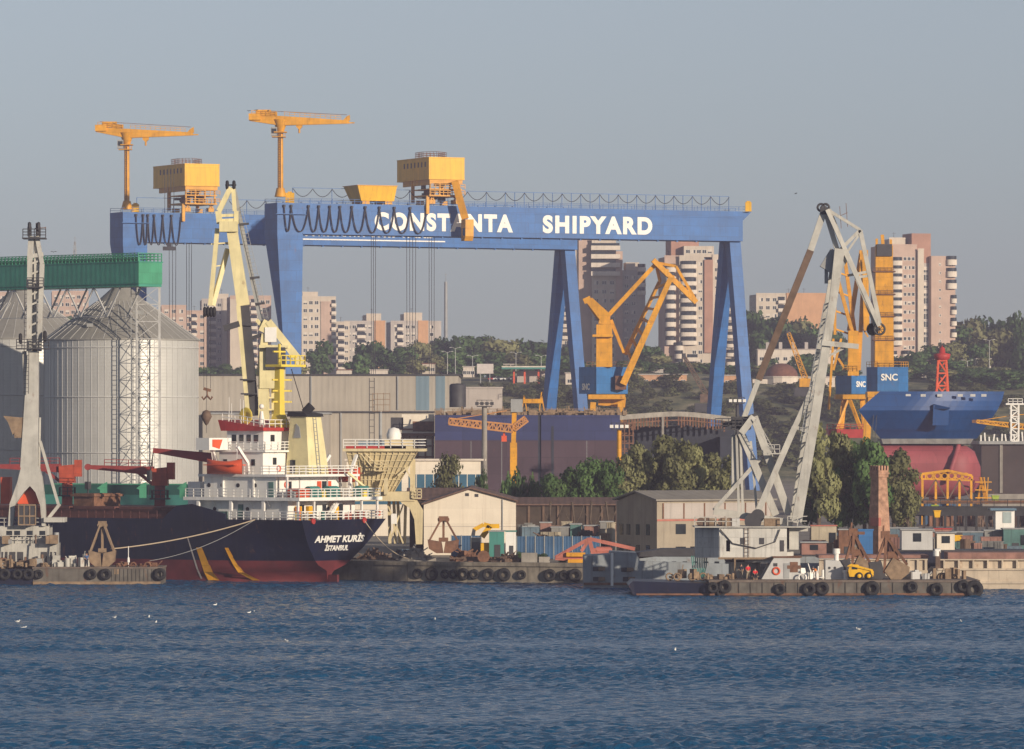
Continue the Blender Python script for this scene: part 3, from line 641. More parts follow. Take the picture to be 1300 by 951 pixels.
# trees on the plateau: photo column, top row, width, distance
far = [(258, 466, 40, 1900), (285, 462, 44, 1910), (315, 466, 40, 1890), (330, 472, 34, 1900),
 (476, 433, 52, 1960), (455, 450, 34, 1900), (512, 441, 46, 1970), (535, 436, 40, 2010), (560, 428, 46, 2050), (585, 426, 52, 2040), (610, 428, 50, 2060), (636, 432, 52, 2030), (662, 430, 48, 2060), (690, 434, 50, 2040), (712, 440, 40, 2040),
 (548, 452, 44, 1900), (575, 446, 46, 1920), (602, 450, 44, 1900), (630, 447, 48, 1930), (655, 450, 44, 1910), (680, 448, 46, 1930), (706, 452, 40, 1910), (500, 455, 36, 1880), (525, 458, 40, 1880), (715, 470, 44, 1850), (742, 474, 40, 1850),
 (822, 440, 50, 1930), (838, 452, 44, 1900), (815, 468, 44, 1870), (850, 466, 36, 1880), (868, 478, 30, 1860), (880, 476, 34, 1860), (905, 474, 30, 1900), (925, 474, 36, 1900), (950, 470, 40, 1880), (800, 484, 40, 1800), (760, 492, 34, 1790),
 (958, 394, 48, 2080), (985, 404, 56, 2060), (1012, 408, 54, 2070), (1040, 412, 50, 2060), (968, 420, 50, 2000), (1000, 424, 56, 2000), (1030, 426, 50, 2000), (1060, 420, 50, 2040), (975, 455, 36, 1900), (1025, 450, 44, 1890), (1048, 462, 40, 1880), 
 (1142, 452, 44, 1900), (1165, 446, 50, 1890), (1190, 440, 54, 1900), (1208, 436, 50, 1900), (1180, 462, 56, 1850), (1215, 458, 50, 1850), (1150, 470, 50, 1840), (1200, 474, 60, 1810), (1235, 470, 40, 1800), (1255, 474, 40, 1800), (1285, 470, 50, 1790),
 (1225, 408, 60, 2050), (1250, 402, 66, 2060), (1278, 406, 60, 2050), (1215, 418, 50, 2000), (1262, 420, 60, 1990), (1292, 396, 24, 1990), (1300, 420, 50, 1980), (1240, 438, 40, 1900), (1250, 455, 30, 1850), (1320, 410, 60, 2000),
 (-10, 402, 60, 2050), (100, 404, 50, 2050), (130, 408, 50, 2050), (205, 436, 40, 1990), (230, 440, 40, 1990), (350, 448, 40, 2000), (380, 470, 30, 1880)]
rr_ = random.Random(21)
for i in range(46):
    px = rr_.choice([rr_.uniform(580, 965), rr_.uniform(1130, 1300), rr_.uniform(960, 1080)]); far.append((px, rr_.uniform(464, 478), rr_.uniform(26, 44), rr_.uniform(1815, 1850)))
k = 0
for px, yt, wpx, D in far:
    x = P(px, 0, D).x; z0 = zt(x, D)-1; hgt = max(5, zof(yt, D)-z0)
    tree('far%d' % (k % 4), (x, D, z0), hgt, max(wpx*mm(D)*1.18, hgt*.45), 'dense green tree in the wood on the hillside behind the shipyard', group='trees on the hillside behind the shipyard'); k += 1
tree('far1', (P(410, 0, 1950).x, 1950, zt(0, 1950)-1), 14, 13, 'brownish round tree in front of the cream and pink apartment block')
for i in range(230):                      # dry scrub on the slope under the town
    px = random.choice([random.uniform(575, 760), random.uniform(660, 800), random.uniform(790, 960), random.uniform(960, 1080), random.uniform(1130, 1300)]); D = random.uniform(1650, 1785); x = P(px, 0, D).x
    tree('bush%d' % (i % 2), (x, D, zt(x, D)-.4), random.uniform(2.2, 4.2), random.uniform(7, 14), 'dry olive scrub bush on the slope below the town', 'bush', 'scrub bushes on the slope')
# ---------------------------------------------------------------- the two goliath gantries
def gantry(label, pxa, Da, pxb, Db, front):
    a = PZ(pxa, GZ, Da); b = PZ(pxb, GZ, Db); L = (b-a).length; rz = math.atan2(b.y-a.y, b.x-a.x)
    t = thing('gantry_crane', label, 'gantry crane', a, rz)
    zb, zt_ = 68.8-GZ, 76.6-GZ
    gd = MB().bx(7.0, L-3.2, 0, 8.4, zb, zt_).bx(L-3.2, L, 0, 8.4, zb-.0, zt_)
    gd.bx(6.9, L-.1, -.12, 0, zt_-1.75, zt_-1.6).bx(6.9, L-.1, -.14, -.001, zb+.02, zb+.22)
    gd.hexa([(L, .5, zt_-2.6), (L+.05, .5, zt_-2.6), (L+.05, 7.9, zt_-2.6), (L, 7.9, zt_-2.6)], [(L, .5, zt_-.1), (L+2.8, .5, zt_-.1), (L+2.8, 7.9, zt_-.1), (L, 7.9, zt_-.1)])
    for i in range(20): gd.bx(12+i*(L-20)/20, 12.5+i*(L-20)/20, .4, 1.0, zb-.4, zb)
    part('girder', gd, M['blue'], t)
    lg = MB()
    lg.hexa([(1.8, .6, 40), (6.8, .6, 40), (6.8, 2.4, 40), (1.8, 2.4, 40)], [(0, 0, zb-.2), (6.98, 0, zb-.2), (6.98, 8.4, zb-.2), (0, 8.4, zb-.2)])
    lg.bx(0, 6.98, 0, 8.4, zb-.2, zt_); lg.hexa([(2.2, .6, 0), (6.6, .6, 0), (6.6, 2.4, 0), (2.2, 2.4, 0)], [(1.8, .6, 40), (6.8, .6, 40), (6.8, 2.4, 40), (1.8, 2.4, 40)])
    lg.bx(-.6, 7.6, -.8, -.0, zt_-2.9, zt_-2.75)
    part('fixed_leg', lg, M['blue'], t)
    for s_, y0, y1 in ((-1, 2.6, -8.6), (1, 5.8, 17)):
        l2 = MB(); w0, w1 = 1.35, 1.2
        x0, x1 = L-3.2, L
        l2.hexa([(x0+.2, y1-w1, 1.5), (x1-.1, y1-w1, 1.5), (x1-.1, y1+w1, 1.5), (x0+.2, y1+w1, 1.5)], [(x0, y0-w0, zb-.02), (x1, y0-w0, zb-.02), (x1, y0+w0, zb-.02), (x0, y0+w0, zb-.02)])
        part('hinged_leg', l2, M['blue'], t)
        part('bogie', MB().bx(x0-.4, x1+.4, y1-5, y1+5, 0, 1.48), M['dgrey'], t)
    part('bogie', MB().bx(1, 8, -3, 9, -.3, -.02), M['dgrey'], t)
    rl = MB().rail([(0, .25, zt_), (L+2, .25, zt_)], 1.2, 3, .05); rl.rail([(0, 8.1, zt_), (L+2, 8.1, zt_)], 1.2, 3, .05)
    part('railing', rl, M['blue'], t)
    # cable line on posts along the girder top
    x0 = 7.5
    fp = MB(); fc = MB(); n = int((L-x0)/5.2); 
    def inside(x): return not ((tr0[0]-1 < x < tr0[1]+1))
    tr0 = (31, 53) if front else (4, 31)
    n2 = 2*n
    for i in range(n2+1):
        x = x0+(L-x0)*i/n2
        if i % (1 if x > 65 else 4) == 0: fp.bar((x, 8.0, zt_), (x, 8.0, zt_+4.2), .14)
    fp.bar((x0, 8.0, zt_+4.2), (L, 8.0, zt_+4.2), .12)
    for i in range(n):
        xa = x0+(L-x0)*i/n; xb = x0+(L-x0)*(i+1)/n
        if xa < tr0[1] and not front: continue
        fc.path([(xa+(xb-xa)*u/8, 7.8, zt_+4.0-2.5*(1-(2*u/8-1)**2)**1.0*.8) for u in range(9)], .09, 5)
    part('cable_post_line', fp, M['blue'], t); part('festoon_cable', fc, M['cable'], t)
    # deep loops hanging on the front face
    px = [352+8, 369, 391, 404, 418, 431, 446, 463, 481, 500, 520, 541] if front else [172, 181, 187, 195, 206, 217, 229]
    def sx(p):
        k_ = (p-650)/F; ca, sa = math.cos(rz), math.sin(rz); return (k_*a.y-a.x)/(ca-k_*sa)
    for p0, p1 in zip(px, px[1:]):
        A, B = sx(p0), sx(p1); dp = 6.2 if front else 7.5; m_ = MB()
        m_.path([(A+(B-A)*(u/10), -.45, zt_-1.0-dp*(1-abs(2*u/10-1)**2.4)) for u in range(11)], .16, 6)
        m_.bx(A-.25, A+.25, -.7, -.0, zt_-1.1, zt_-.5)
        part('festoon_loop', m_, M['cable'], t)
    return t, rz, a, L, zb, zt_, sx
def words(t, sx, zb, z0, z1, items):
    for txt, p0, p1 in items:
        text_obj('lettering', txt, t, (sx(p0), -.02, z0), (1, 0, 0), (0, 0, 1), sx(p1)-sx(p0), z1-z0, M['letter'], .05, .05, None, 1.22)
g1, rz1, a1, L1, zb, ztp, sx1 = gantry('nearer blue gantry crane with white lettering across its girder', 352, 1382, 943, 1437, True)
z0 = zof(293.2, 1397)-GZ; z1 = zof(270, 1397)-GZ
words(g1, sx1, zb, z0, z1, [('CONSTANTA', 475.5, 651), ('SHIPYARD', 689, 828)])
g2, rz2, a2, L2, _, _, sx2 = gantry('farther blue gantry crane half hidden behind the nearer one', 156, 1440, 733, 1503, False)
# lettering of the farther girder: only its lower edge and underline show below the nearer girder
zz = zof(304.5, 1470)-GZ
part('underline', MB().bx(sx2(383), sx2(565), -.06, -.015, zz-.16, zz+.16), M['letter'], g2)
words(g2, sx2, zb, zof(300.6, 1470)-GZ, zof(281, 1470)-GZ, [('CONSTANTA', 384, 463), ('SHIPYARD', 470, 553)])
# trolleys
def trolley(label, g_, a, rz, ztp, sx, pc, pl, pr, boxtop, boxbot, cab=None):
    s0, s1 = sx(pc), sx(pr)
    loc = a+Matrix.Rotation(rz, 3, 'Z') @ V((s0, 0, ztp))
    t = thing('gantry_trolley', label, 'trolley', loc, rz)
    W = s1-s0; Db = 1396 if pc > 400 else 1448
    h0, h1 = zof(boxbot, Db)-GZ-ztp, zof(boxtop, Db)-GZ-ztp; y0, y1 = -1.8, 18.4
    part('machinery_house', MB().bx(0, W, y0, y1, h0, h1).bx(-.06, W+.06, y0-.06, y1+.06, h1-.02, h1+.25).bx(-.05, W+.05, y0-.05, y1+.05, h0-.25, h0+.02), M['byellow'], t)
    for i in range(7): part('louvre', MB().bx(-.03, .03, y0+2+i*2.2, y0+2.7+i*2.2, h1-2.2, h1-.9), M['dgrey'], t)
    sk = MB(); sk.hexa([(.5, y0+1, h0-2.6), (W-.8, y0+1, h0-2.6), (W-.8, y1-5, h0-2.6), (.5, y1-5, h0-2.6)], [(.2, y0+.3, h0-.25), (W-.5, y0+.3, h0-.25), (W-.5, y1-.5, h0-.25), (.2, y1-.5, h0-.25)])
    part('skirt', MB().bx(.3, W-.4, y0+.3, y0+.8, h0-1.2, h0-.25).bx(.3, .8, y0+.8, y1-3, h0-1.6, h0-.25).bx(W-.9, W-.4, y0+.8, y1-3, h0-1.2, h0-.25), M['yellow'], t)
    fr = MB()
    for x in (.5, 3.2, 6, W-1.2):
        fr.bar((x, y0+.5, h0-.3), (x, y0+.5, 2.6), .35); 
    for x in (.5, W-1.2): fr.bar((x, 9.5, h0-.3), (x, 9.5, .9), .7)
    fr.bx(.2, W-.6, y0+.2, 9, 2.3, 2.7); fr.bx(.2, W-.6, y0+.2, 9, h0-2.8, h0-2.55)
    fr.rail([(.3, y0-.3, 2.7), (W, y0-.3, 2.7)], 1.1, 1.2, .08); fr.rail([(.3, y0-.3, h0-2.55), (W, y0-.3, h0-2.55)], 1.1, 1.4, .07)
    fr.bx(-2.4, -1.9, -.9, -.3, -2.2, 1.8) if False else fr.bx(-.3, .5, -.9, -.25, -2.2, 2.4)
    part('jib_rail', MB().rail([(0, 0, 0), (0, 0, 0)], 1, 1, .01), M['yellow'], t) if False else None
    for x in (.9, W-2.4):
        fr.bx(x, x+1.6, -.1, 1.4, .45, 1.5); fr.bx(x, x+1.6, 7, 8.3, .45, 1.5)
        fr.bar((x+.2, -.2, 1.5), (x+1.4, -.2, 2.4), .3); fr.bar((x+1.2, -.2, 1.5), (x, -.2, 2.4), .3)
    part('support_frame', fr, M['yellow'], t)
    for i in range(9): part('winch_gear', MB().box((random.uniform(1, W-1.5), random.uniform(1, 8), random.uniform(1.6, h0-1.6)), (random.uniform(.6, 1.6), random.uniform(.8, 2), random.uniform(.5, 1.5))), M['dgrey'], t)
    for x in (2.5, 6.5): part('winch_drum', MB().tube((x, 1.4, 3.6), (x, 5.5, 3.6), .8, .8, 12), M['rust'], t)
    part('roof_railing', MB().rail([(W*.05, 3, h1+.25), (W*.3, 0, h1+.25), (W*.75, 4, h1+.25), (W*.75, 9, h1+.25), (W*.1, 9, h1+.25), (W*.05, 3, h1+.25)], 1.5, 1.1, .05, 3), M['rust'], t)
    if cab:
        ar = MB(); p0 = (sx(572)-s0, -2.6, h0-.6); p1 = (sx(582.5)-s0, -4.0, -3.4)
        ar.bar(p0, p1, 1.6, 1.7); part('cab_arm', ar, M['yellow'], t)
        cx = sx(583)-s0; cb = MB(); zc0, zc1 = zof(306, 1400)-GZ-ztp, zof(279, 1400)-GZ-ztp
        cb.prism([(cx-.8, -5.6, zc0+1.2), (cx-.8, -5.6, zc1), (cx-.8, -3.0, zc1), (cx-.8, -3.0, zc0), (cx-.8, -5.0, zc0)], (2.3, 0, 0))
        c_ = part('operator_cab', cb, M['yellow'], t)
        part('cab_window', MB().bx(cx-.84, cx-.81, -5.4, -4.0, zc0+1.3, zc1-2.2), M['glass'], c_)
    return t, loc
T1, tl1 = trolley('big yellow trolley house with hanging operator cab on the nearer gantry', g1, a1, rz1, ztp, sx1, 541, 495, 586, 200, 226, True)
T2, tl2 = trolley('big yellow trolley house on the farther gantry', g2, a2, rz2, ztp, sx2, 231, 189, 275, 209, 235)
# small lower trolley
s0, s1 = sx1(453), sx1(503)
loc = a1+Matrix.Rotation(rz1, 3, 'Z') @ V((s0, 0, ztp))
t = thing('gantry_trolley', 'small low yellow trolley left of the big trolley house', 'trolley', loc, rz1)
W = s1-s0; Dn = 1393; h0, h1 = .9, zof(236, Dn)-GZ-ztp
hb = MB().hexa([(1.2, 0, h0), (W-.6, 0, h0), (W-.6, 7, h0), (1.2, 7, h0)], [(0, -.6, h1), (W, -.6, h1), (W, 8.6, h1), (0, 8.6, h1)])
part('machinery_house', hb, M['byellow'], t); part('roof_plate', MB().bx(-.2, W+.2, -.8, 8.8, h1+.003, h1+.15), M['yellow'], t)
for x in (1.6, W-3):
    for y in (.2, 6): part('bogie', MB().bx(x, x+2, y, y+1, .1, h0-.003), M['yellow'], t)
# hoist ropes with hook blocks
def hoist(label, root, px, ztop, D, yhook, hook=True, n=4, spread=.9, group=None):
    p = P(px, yhook, D); t = thing('hoist_hook', label, 'crane hook', p, 0, group); hh = ztop-p.z
    rp = MB()
    for i in range(n): rp.bar(((i-(n-1)/2)*spread, .3*(i % 2), 2.2), ((i-(n-1)/2)*spread*1.1, .3*(i % 2), hh), .13)
    part('hoist_rope', rp, M['cable'], t)
    if hook:
        part('pulley_block', MB().bx(-1.0, 1.0, -.5, .5, 0, 2.2).bx(-.6, .6, -.4, .4, -1.1, -.01), M['cream'] if hook == 1 else M['dgrey'], t)
        part('hook', MB().path([(0, 0, -1.1), (0, 0, -3.2), (-.1, 0, -3.8), (-.7, 0, -4.2), (-1.2, 0, -3.7), (-1.2, 0, -3.2)], .22, 6).path([(0, 0, -3.2), (.1, 0, -3.8), (.7, 0, -4.2), (1.2, 0, -3.7), (1.2, 0, -3.2)], .22, 6), M['dgrey'], t)
    return t
hoist('cream hook block hanging on ropes left of the scaffold mast', T1, 474, 69, 1402, 486, 1, 3, .5)
hoist('black anchor shaped hook hanging in front of the hall wall', T1, 522, 69, 1404, 498, 2, 4, .7)
hoist('cream hook block hanging between the blue hall stripes', T1, 548, 69, 1406, 497, 1, 3, .6)
p = P(215, 316, 1447); t = thing('hoist_hook', 'dark spreader beam hanging under the farther gantry girder', 'crane hook', p)
part('spreader', MB().bx(-1.7, 1.7, -.5, .5, -.4, .6).bx(-.6, .6, -.5, .5, .6, 2), M['dgrey'], t); rp = MB()
for x in (-1.2, -.4, .4, 1.2): rp.bar((x, 0, 1), (x, 0, 21), .13)
part('hoist_rope', rp, M['cable'], t)
hoist('ropes hanging from the farther gantry behind the silo roof', T2, 219, 69, 1447, 452, 1, 3, .8); hoist('ropes hanging from the farther gantry right of the silo roof', T2, 240, 69, 1449, 470, 1, 3, .6)
# slewing jib cranes on the gantry ends
def jibcrane(label, D, pole, ybase, ytop, xl, yl, xr, yr):
    base = P(pole, ybase, D); t = thing('jib_crane', label, 'crane', base); q = lambda x, y, d=0: P(x, y, D+d)-base
    part('column', MB().tube((0, 0, 0), q(pole, ytop), .72, .68, 14).tube((0, 0, -.0), (0, 0, 2.2), 1.5, 1.0, 12), M['yellow'], t)
    a, b = q(xl, yl), q(xr, yr); mid = q(pole, ytop-5)
    jb = MB(); jb.bar(a+V((0, 0, .5)), mid+V((0, 0, .3)), 1.2, 1.2, 2.0, 2.4); jb.bar(mid+V((0, 0, .3)), b+V((0, 0, .2)), 2.0, 2.4, .9, .8)
    part('jib', jb, M['yellow'], t)
    part('counterweight', MB().box(a+V((1.3, 0, .9)), (3, 2.4, 1.6)), M['yellow'], t)
    part('machinery', MB().box(a*.75+mid*.25+V((1.5, 0, 2.0)), (3.8, 2.0, 1.5)).box(a*.3+mid*.7+V((0, 0, 1.9)), (3, 1.6, .9)), M['yellow'], t)
    part('jib_tip', MB().prism([b+V((-1.6, -.4, .5)), b+V((.3, -.4, .5)), b+V((.2, -.4, 2.0)), b+V((-.6, -.4, 1.6))], (0, .8, 0)).bar(b, b+V((1.4, 0, 0)), .3), M['yellow'], t)
    part('hook_trolley', MB().prism([q(pole+20, ytop-3)+V((0, -.5, 0)), q(pole+28, ytop-3)+V((0, -.5, 0)), q(pole+28, ytop+1)+V((0, -.5, 0)), q(pole+24, ytop+5)+V((0, -.5, 0)), q(pole+20, ytop+1)+V((0, -.5, 0))], (0, 1, 0)).tube(q(pole+24, ytop+4), q(pole+24, ytop+9), .25), M['yellow'], t)
    cb = MB().box(q(pole, ytop+8), (3.2, 3.2, .25)).lathe([(.9, 0), (1.9, 3)], q(pole, ytop+7), 12); cb.rail([q(pole-9, ytop+14), q(pole+6, ytop+14)], 1.2, 1, .06); cb.box(q(pole-2, ytop+14), (3.4, 3, .2))
    part('slewing_platform', cb, M['yellow'], t); part('cab', MB().box(q(pole-8, ytop+7), (1.6, 1.8, 2.2)), M['grey'], t)
    part('jib_railing', MB().rail([mid+V((1, -.9, 1.5)), b+V((-2, -.5, .7))], 1.0, 1.3, .05).rail([a+V((.5, -1.2, 1.4)), mid+V((-1, -1.2, 1.5))], 1.0, 1.3, .05), M['yellow'], t)
    part('column_ladder', MB().ladder(q(pole, ybase-6)+V((-.2, -.85, 0)), q(pole, ytop+10)+V((-.2, -.85, 0)), .6, .6, .05), M['rust'], t)
    part('cab_window', MB().box(q(pole-8, ytop+6)+V((0, -.95, 0)), (1.2, .06, 1.0)), M['glass'], t)
    part('tie_rod', MB().bar(a+V((1, 0, 2.6)), b+V((-.5, 0, 2.0)), .12), M['rust'], t)
jibcrane('yellow slewing crane on a tall column at the left end of the nearer gantry', 1384, 356, 250, 160, 317, 153, 443, 156)
jibcrane('yellow slewing crane on a tall column at the left end of the farther gantry', 1442, 161, 266, 176, 122, 167, 245, 171)
b_ = P(372, 257, 1386); solo('winch_cabinet', MB().bx(-1.1, 1.1, -.8, .8, 0, 2.6).bx(-.5, .5, -.9, .9, 2.6, 2.9), M['byellow'], 'small yellow cabinet beside the slewing crane foot on the nearer gantry', 'cabinet', PZ(368, 76.6, 1386))
solo('winch_cabinet', MB().bx(-.8, .8, -.8, .8, 0, 2.4).bx(-.5, .5, -.9, .9, 2.4, 2.7), M['byellow'], 'small yellow cabinet at the right end of the nearer gantry', 'cabinet', PZ(950, 76.6, 1437.5))
solo('winch_cabinet', MB().bx(-.9, .9, -.8, .8, 0, 2.2).bx(-.5, .5, -.9, .9, 2.2, 2.5), M['byellow'], 'small yellow cabinet beside the slewing crane foot on the farther gantry', 'cabinet', PZ(172, 76.6, 1445))

# ---------------------------------------------------------------- yard cranes with blue houses
def snc(t, a, b, off, up, wd, hg):
    d = (b-a); d.z = 0; d.normalize(); n = V((d.y, -d.x, 0))
    return text_obj('lettering', 'SNC', t, a+d*off+V((0, 0, up))+n*.04, d, (0, 0, 1), wd, hg, M['letter'], .04, .03)
def xyz(D, base): return lambda x, y, d=0: P(x, y, D+d)-base
D = 1200; base = PZ(770, GZ, D); q = xyz(D, base)
t = thing('luffing_crane', 'yellow luffing crane with blue machinery house standing between the two tower blocks', 'crane', base)
hs = MB(); e = [q(735, 500, 2), q(757, 500, -3), q(797, 500, 3), q(775, 500, 9)]; hs.prism(e, (0, 0, zof(466, D)-zof(500, D)))
part('machinery_house', hs, M['snc'], t)
snc(t, q(735, 500, 2), q(757, 500, -3), 1.2, .8, 2.7, 1.45)
part('column', MB().bar(q(767, 466), q(767, 412), 3.5, 3.5, 3.4, 3.4).bar(q(767, 412), q(769, 398), 2.6, 2.6, 2, 2).bx(*[v for v in (q(752, 428).x, q(778, 428).x)], -3, 3, q(0, 428).z, q(0, 425).z), M['yellow'], t)
part('head_beam', MB().bar(q(748, 381), q(770, 405), 1.6, 1.6, 2.6, 2.6).bar(q(741, 383), q(750, 379), 2.0, 1.2).bar(q(747, 386, 2), q(764, 412, 2), .6), M['yellow'], t)
part('stay_rod', MB().bar(q(831, 337), q(771, 402), 1.0, .9), M['yellow'], t)
part('stay_rod', MB().bar(q(776, 406), q(792, 448), .6).bar(q(775, 408, 2), q(788, 440, 2), .4), M['yellow'], t)
bm = MB(); bm.bar(q(791, 488, -2), q(852, 352, -2), 1.5, 1.5, 1.1, 1.1); bm.bar(q(793, 450, 3), q(837, 358, 3), 1.0, 1.0, .8, .8)
for i in range(7):
    u = .08+i*.14; bm.bar(V(q(791, 488, -2)).lerp(q(852, 352, -2), u*.9+.12), V(q(793, 450, 3)).lerp(q(837, 358, 3), u), .5)
part('boom', bm, M['yellow'], t)
fj = MB(); fj.bar(q(829, 330, -1), q(884, 384), 1.1); fj.bar(q(833, 336, 2), q(884, 383), .9); fj.bar(q(829, 333), q(858, 338), .6); fj.bar(q(858, 338), q(884, 382), .6); fj.bar(q(838, 358, 1), q(833, 336), .5)
for u in (.2, .4, .6, .8): fj.bar(V(q(829, 330)).lerp(q(884, 384), u), V(q(842, 336)).lerp(q(878, 372), u), .3)
part('fly_jib', fj, M['yellow'], t)
pl = MB(); pl.box(q(770, 504), (8, 8, 1.0)); pl.bar(q(760, 508), q(794, 511), 2, 2.2); 
for x in (-4.2, 4.2):
    for y in (-4, 4): pl.bar((x, y, 0), (x*.7, y*.7, q(0, 511).z), 1.2)
part('portal', pl, M['yellow'], t)
part('boom_foot', MB().box(q(788, 486), (2.4, 3, 3)).rail([q(745, 466, -3), q(797, 466, 3)], 1.1, 1.5, .05), M['rust'], t)
# second and third: right side, behind the bow
def ppole(label, D, c0, c1, ytop, ybox, hb, text, px_t, portal=True):
    base = PZ((c0+c1)/2, GZ, D); q = xyz(D, base); t = thing('portal_crane', label, 'crane', base)
    w_ = (c1-c0)*mm(D)
    part('column', MB().bar(q((c0+c1)/2, ybox), q((c0+c1)/2, ytop), w_, w_, w_*.9, w_*.9), M['yellow'], t)
    return t, q, w_
t, q, w_ = ppole('tall yellow tapered crane column on a blue house above the blue bow', 1190, 1110, 1134, 312, 466, None, 'SNC', 0)
cz = MB()
for y in (345, 374, 402, 432): cz.box(q(1122, y), (w_+.7, w_+.7, .22)).rail([q(1109, y, -2.4), q(1135, y, -2.4)], .9, 1.5, .04)
part('gallery', cz, M['rust'], t)
part('head', MB().box(q(1122, 318), (w_*.8, w_+.6, 2.6)).tube(q(1112, 322), q(1130, 322), .7), M['dgrey'], t); part('head_frame', MB().bar(q(1113, 312), q(1113, 303), .5).bar(q(1131, 312), q(1131, 304), .5).bar(q(1121, 312), q(1120, 298), .7), M['yellow'], t)
hs = MB(); e = [q(1100, 497, 1), q(1114, 497, -3), q(1141, 497, -3), q(1153, 497, 1), q(1141, 497, 8), q(1112, 497, 8)]; hs.prism(e, (0, 0, zof(466, 1190)-zof(497, 1190)))
part('machinery_house', hs, M['snc'], t)
text_obj('lettering', 'SNC', t, q(1118.5, 483.2, -3)+V((0, -.08, 0)), (1, 0, 0), (0, 0, 1), 21*mm(1190), 8.6*mm(1190), M['letter'], .05, .025)
part('railing', MB().rail([q(1100, 466, 1), q(1114, 466, -3), q(1141, 466, -3), q(1153, 466, 1)], 1.1, 1.2, .05), M['yellow'], t)
pl = MB().box(q(1122, 501), (7.5, 7.5, 1.2))
for x in (-5, 5):
    for y in (-5, 5): pl.bar((x, y, 0), (x*.6, y*.6, q(0, 503).z), 1.1)
part('portal', pl, M['yellow'], t)
t, q, w_ = ppole('shorter yellow portal crane with blue house and folded lattice jib left of the blue bow', 1215, 1076, 1090, 420, 477, None, 'SNC', 0)
hs = MB(); e = [q(1061, 500, 4), q(1081, 500, -2), q(1101, 500, 2), q(1084, 500, 10)]; hs.prism(e, (0, 0, zof(477, 1215)-zof(500, 1215)))
part('machinery_house', hs, M['snc'], t)
snc(t, q(1081, 500, -2), q(1101, 500, 2), 1.6, 1.5, 3.2, 1.3)
jb = MB(); jb.bar(q(1083, 425), q(1054, 320), .8); jb.bar(q(1086, 428, 2), q(1072, 325, 2), .8); jb.bar(q(1060, 425), q(1060, 340), .6); jb.bar(q(1078, 420, 3), q(1094, 318, 3), 1.0); jb.bar(q(1100, 420, -1), q(1098, 318), 1.3); jb.bar(q(1092, 330), q(1106, 400), .5)
for y in (345, 370, 395, 418): jb.bar(q(1061, y), q(1078, y+6, 2), .35); jb.bar(q(1096, y), q(1102, y+10), .35)
jb.bar(q(1098, 318), q(1090, 470), .9)
part('lattice_jib', jb, M['yellow'], t)
st = MB().bar(q(1068, 430), q(1058, 470), .5).bar(q(1058, 430), q(1052, 520), .5).bar(q(1064, 455), q(1074, 470), .5).rail([q(1070, 470, -2), q(1092, 470, -2)], 1.1, 1, .05)
part('stay_rod', st, M['yellow'], t)
pl = MB().box(q(1080, 504), (7, 7, 1.0))
for x in (-4.4, 4.4):
    for y in (-4, 4): pl.bar((x, y, 0), (x*.45, y*.45, q(0, 505).z), .9)
pl.bar(q(1062, 545, -4), q(1076, 508, -3), .5); pl.bar(q(1093, 545, -4), q(1079, 508, -3), .7)
part('portal', pl, M['yellow'], t)
part('gate_deck', MB().bx(q(1050, 0).x, q(1102, 0).x, -6, 6, q(0, 556).z, q(0, 545).z).rail([q(1050, 545, -6), q(1102, 545, -6)], 1.1, 1.2, .06), M['red'], t)
# red lattice beacon tower
D = 1160; base = PZ(1196, GZ, D); q = xyz(D, base)
t = thing('beacon_tower', 'bright red lattice tower with round head standing behind the blue bow', 'tower', base)
part('lattice', MB().lattice((0, 0, 0), q(1196, 458), 5, 5, 12, .16, 1.7, 1.7, up=(0, 1, 0), chord=.2), M['orange'], t)
part('head', MB().lathe([(.9, 0), (1.6, .4), (1.8, 1.4), (.7, 1.6), (.6, 2.6), (.1, 3.0)], q(1196, 458), 12), M['red'], t); part('spike', MB().tube(q(1196, 445), q(1196, 438), .2, .05), M['red'], t)
# thin jibs of mobile cranes in the trees
def mobile(label, D, x0, y0, x1, y1, m, w=1.0, low=16):
    base = P(x0, y0, D); t = thing('mobile_crane', label, 'crane', base); q = xyz(D, base)
    part('jib', MB().lattice((0, 0, 0), q(x1, y1), w, w, 10, .07, w*.6, w*.6, up=(0, 1, 0)), m, t); part('jib_tip', MB().box(q(x1, y1), (1.1, 1, 1.4)), M['dgrey'], t)
    part('cab', MB().bx(-1.6, 1.6, -1.6, 1.6, -2.4, -.1).bx(1.6, 4, -1.6, 1.6, -2.4, -.9), m, t); zg = GZ-base.z
    part('undercarriage', MB().bx(-3, 3, -2, 2, max(zg, -5), -2.6), M['dgrey'], t)
    return t
mobile('thin yellow lattice jib of a mobile crane leaning left beside the domed church', 1500, 1022, 480, 1001, 423, M['yellow'], 1.5)
mobile('rusty thin lattice jib of a mobile crane leaning left before the right tower block', 1500, 896, 500, 868, 452, M['brown'], 1.3)
# ---------------------------------------------------------------- hall
D = 1150; base = PZ(582, GZ, D); t = thing('shipyard_hall', 'long beige shipyard hall with two blue grey stripes behind the ship', 'industrial hall', base)
q = xyz(D, base); ztop = q(0, 477).z
X = lambda p: q(p, 0).x
part('wall', MB().bx(X(225), X(582), 0, 60, 0, ztop), M['hall'], t)
for a_, b_ in ((528, 545), (553, 565)): part('blue_stripe', MB().bx(X(a_), X(b_), -.06, -.003, q(0, 521).z, ztop-.05), M['hallblue'], t)
part('gutter_band', MB().bx(X(262), X(552), -.45, -.004, q(0, 524).z, q(0, 522).z), M['dgrey'], t)
part('roof_edge', MB().bx(X(225)-.3, X(582)+.3, -.3, 60, ztop, ztop+.35), M['dgrey'], t)
part('annexe', MB().bx(X(262), X(420), -14, -.01, 0, q(0, 526).z), M['hall'], t); part('annexe_roof', MB().bx(X(262)-.2, X(420)+.3, -14.3, -.02, q(0, 526).z, q(0, 526).z+.3), M['grey'], t)
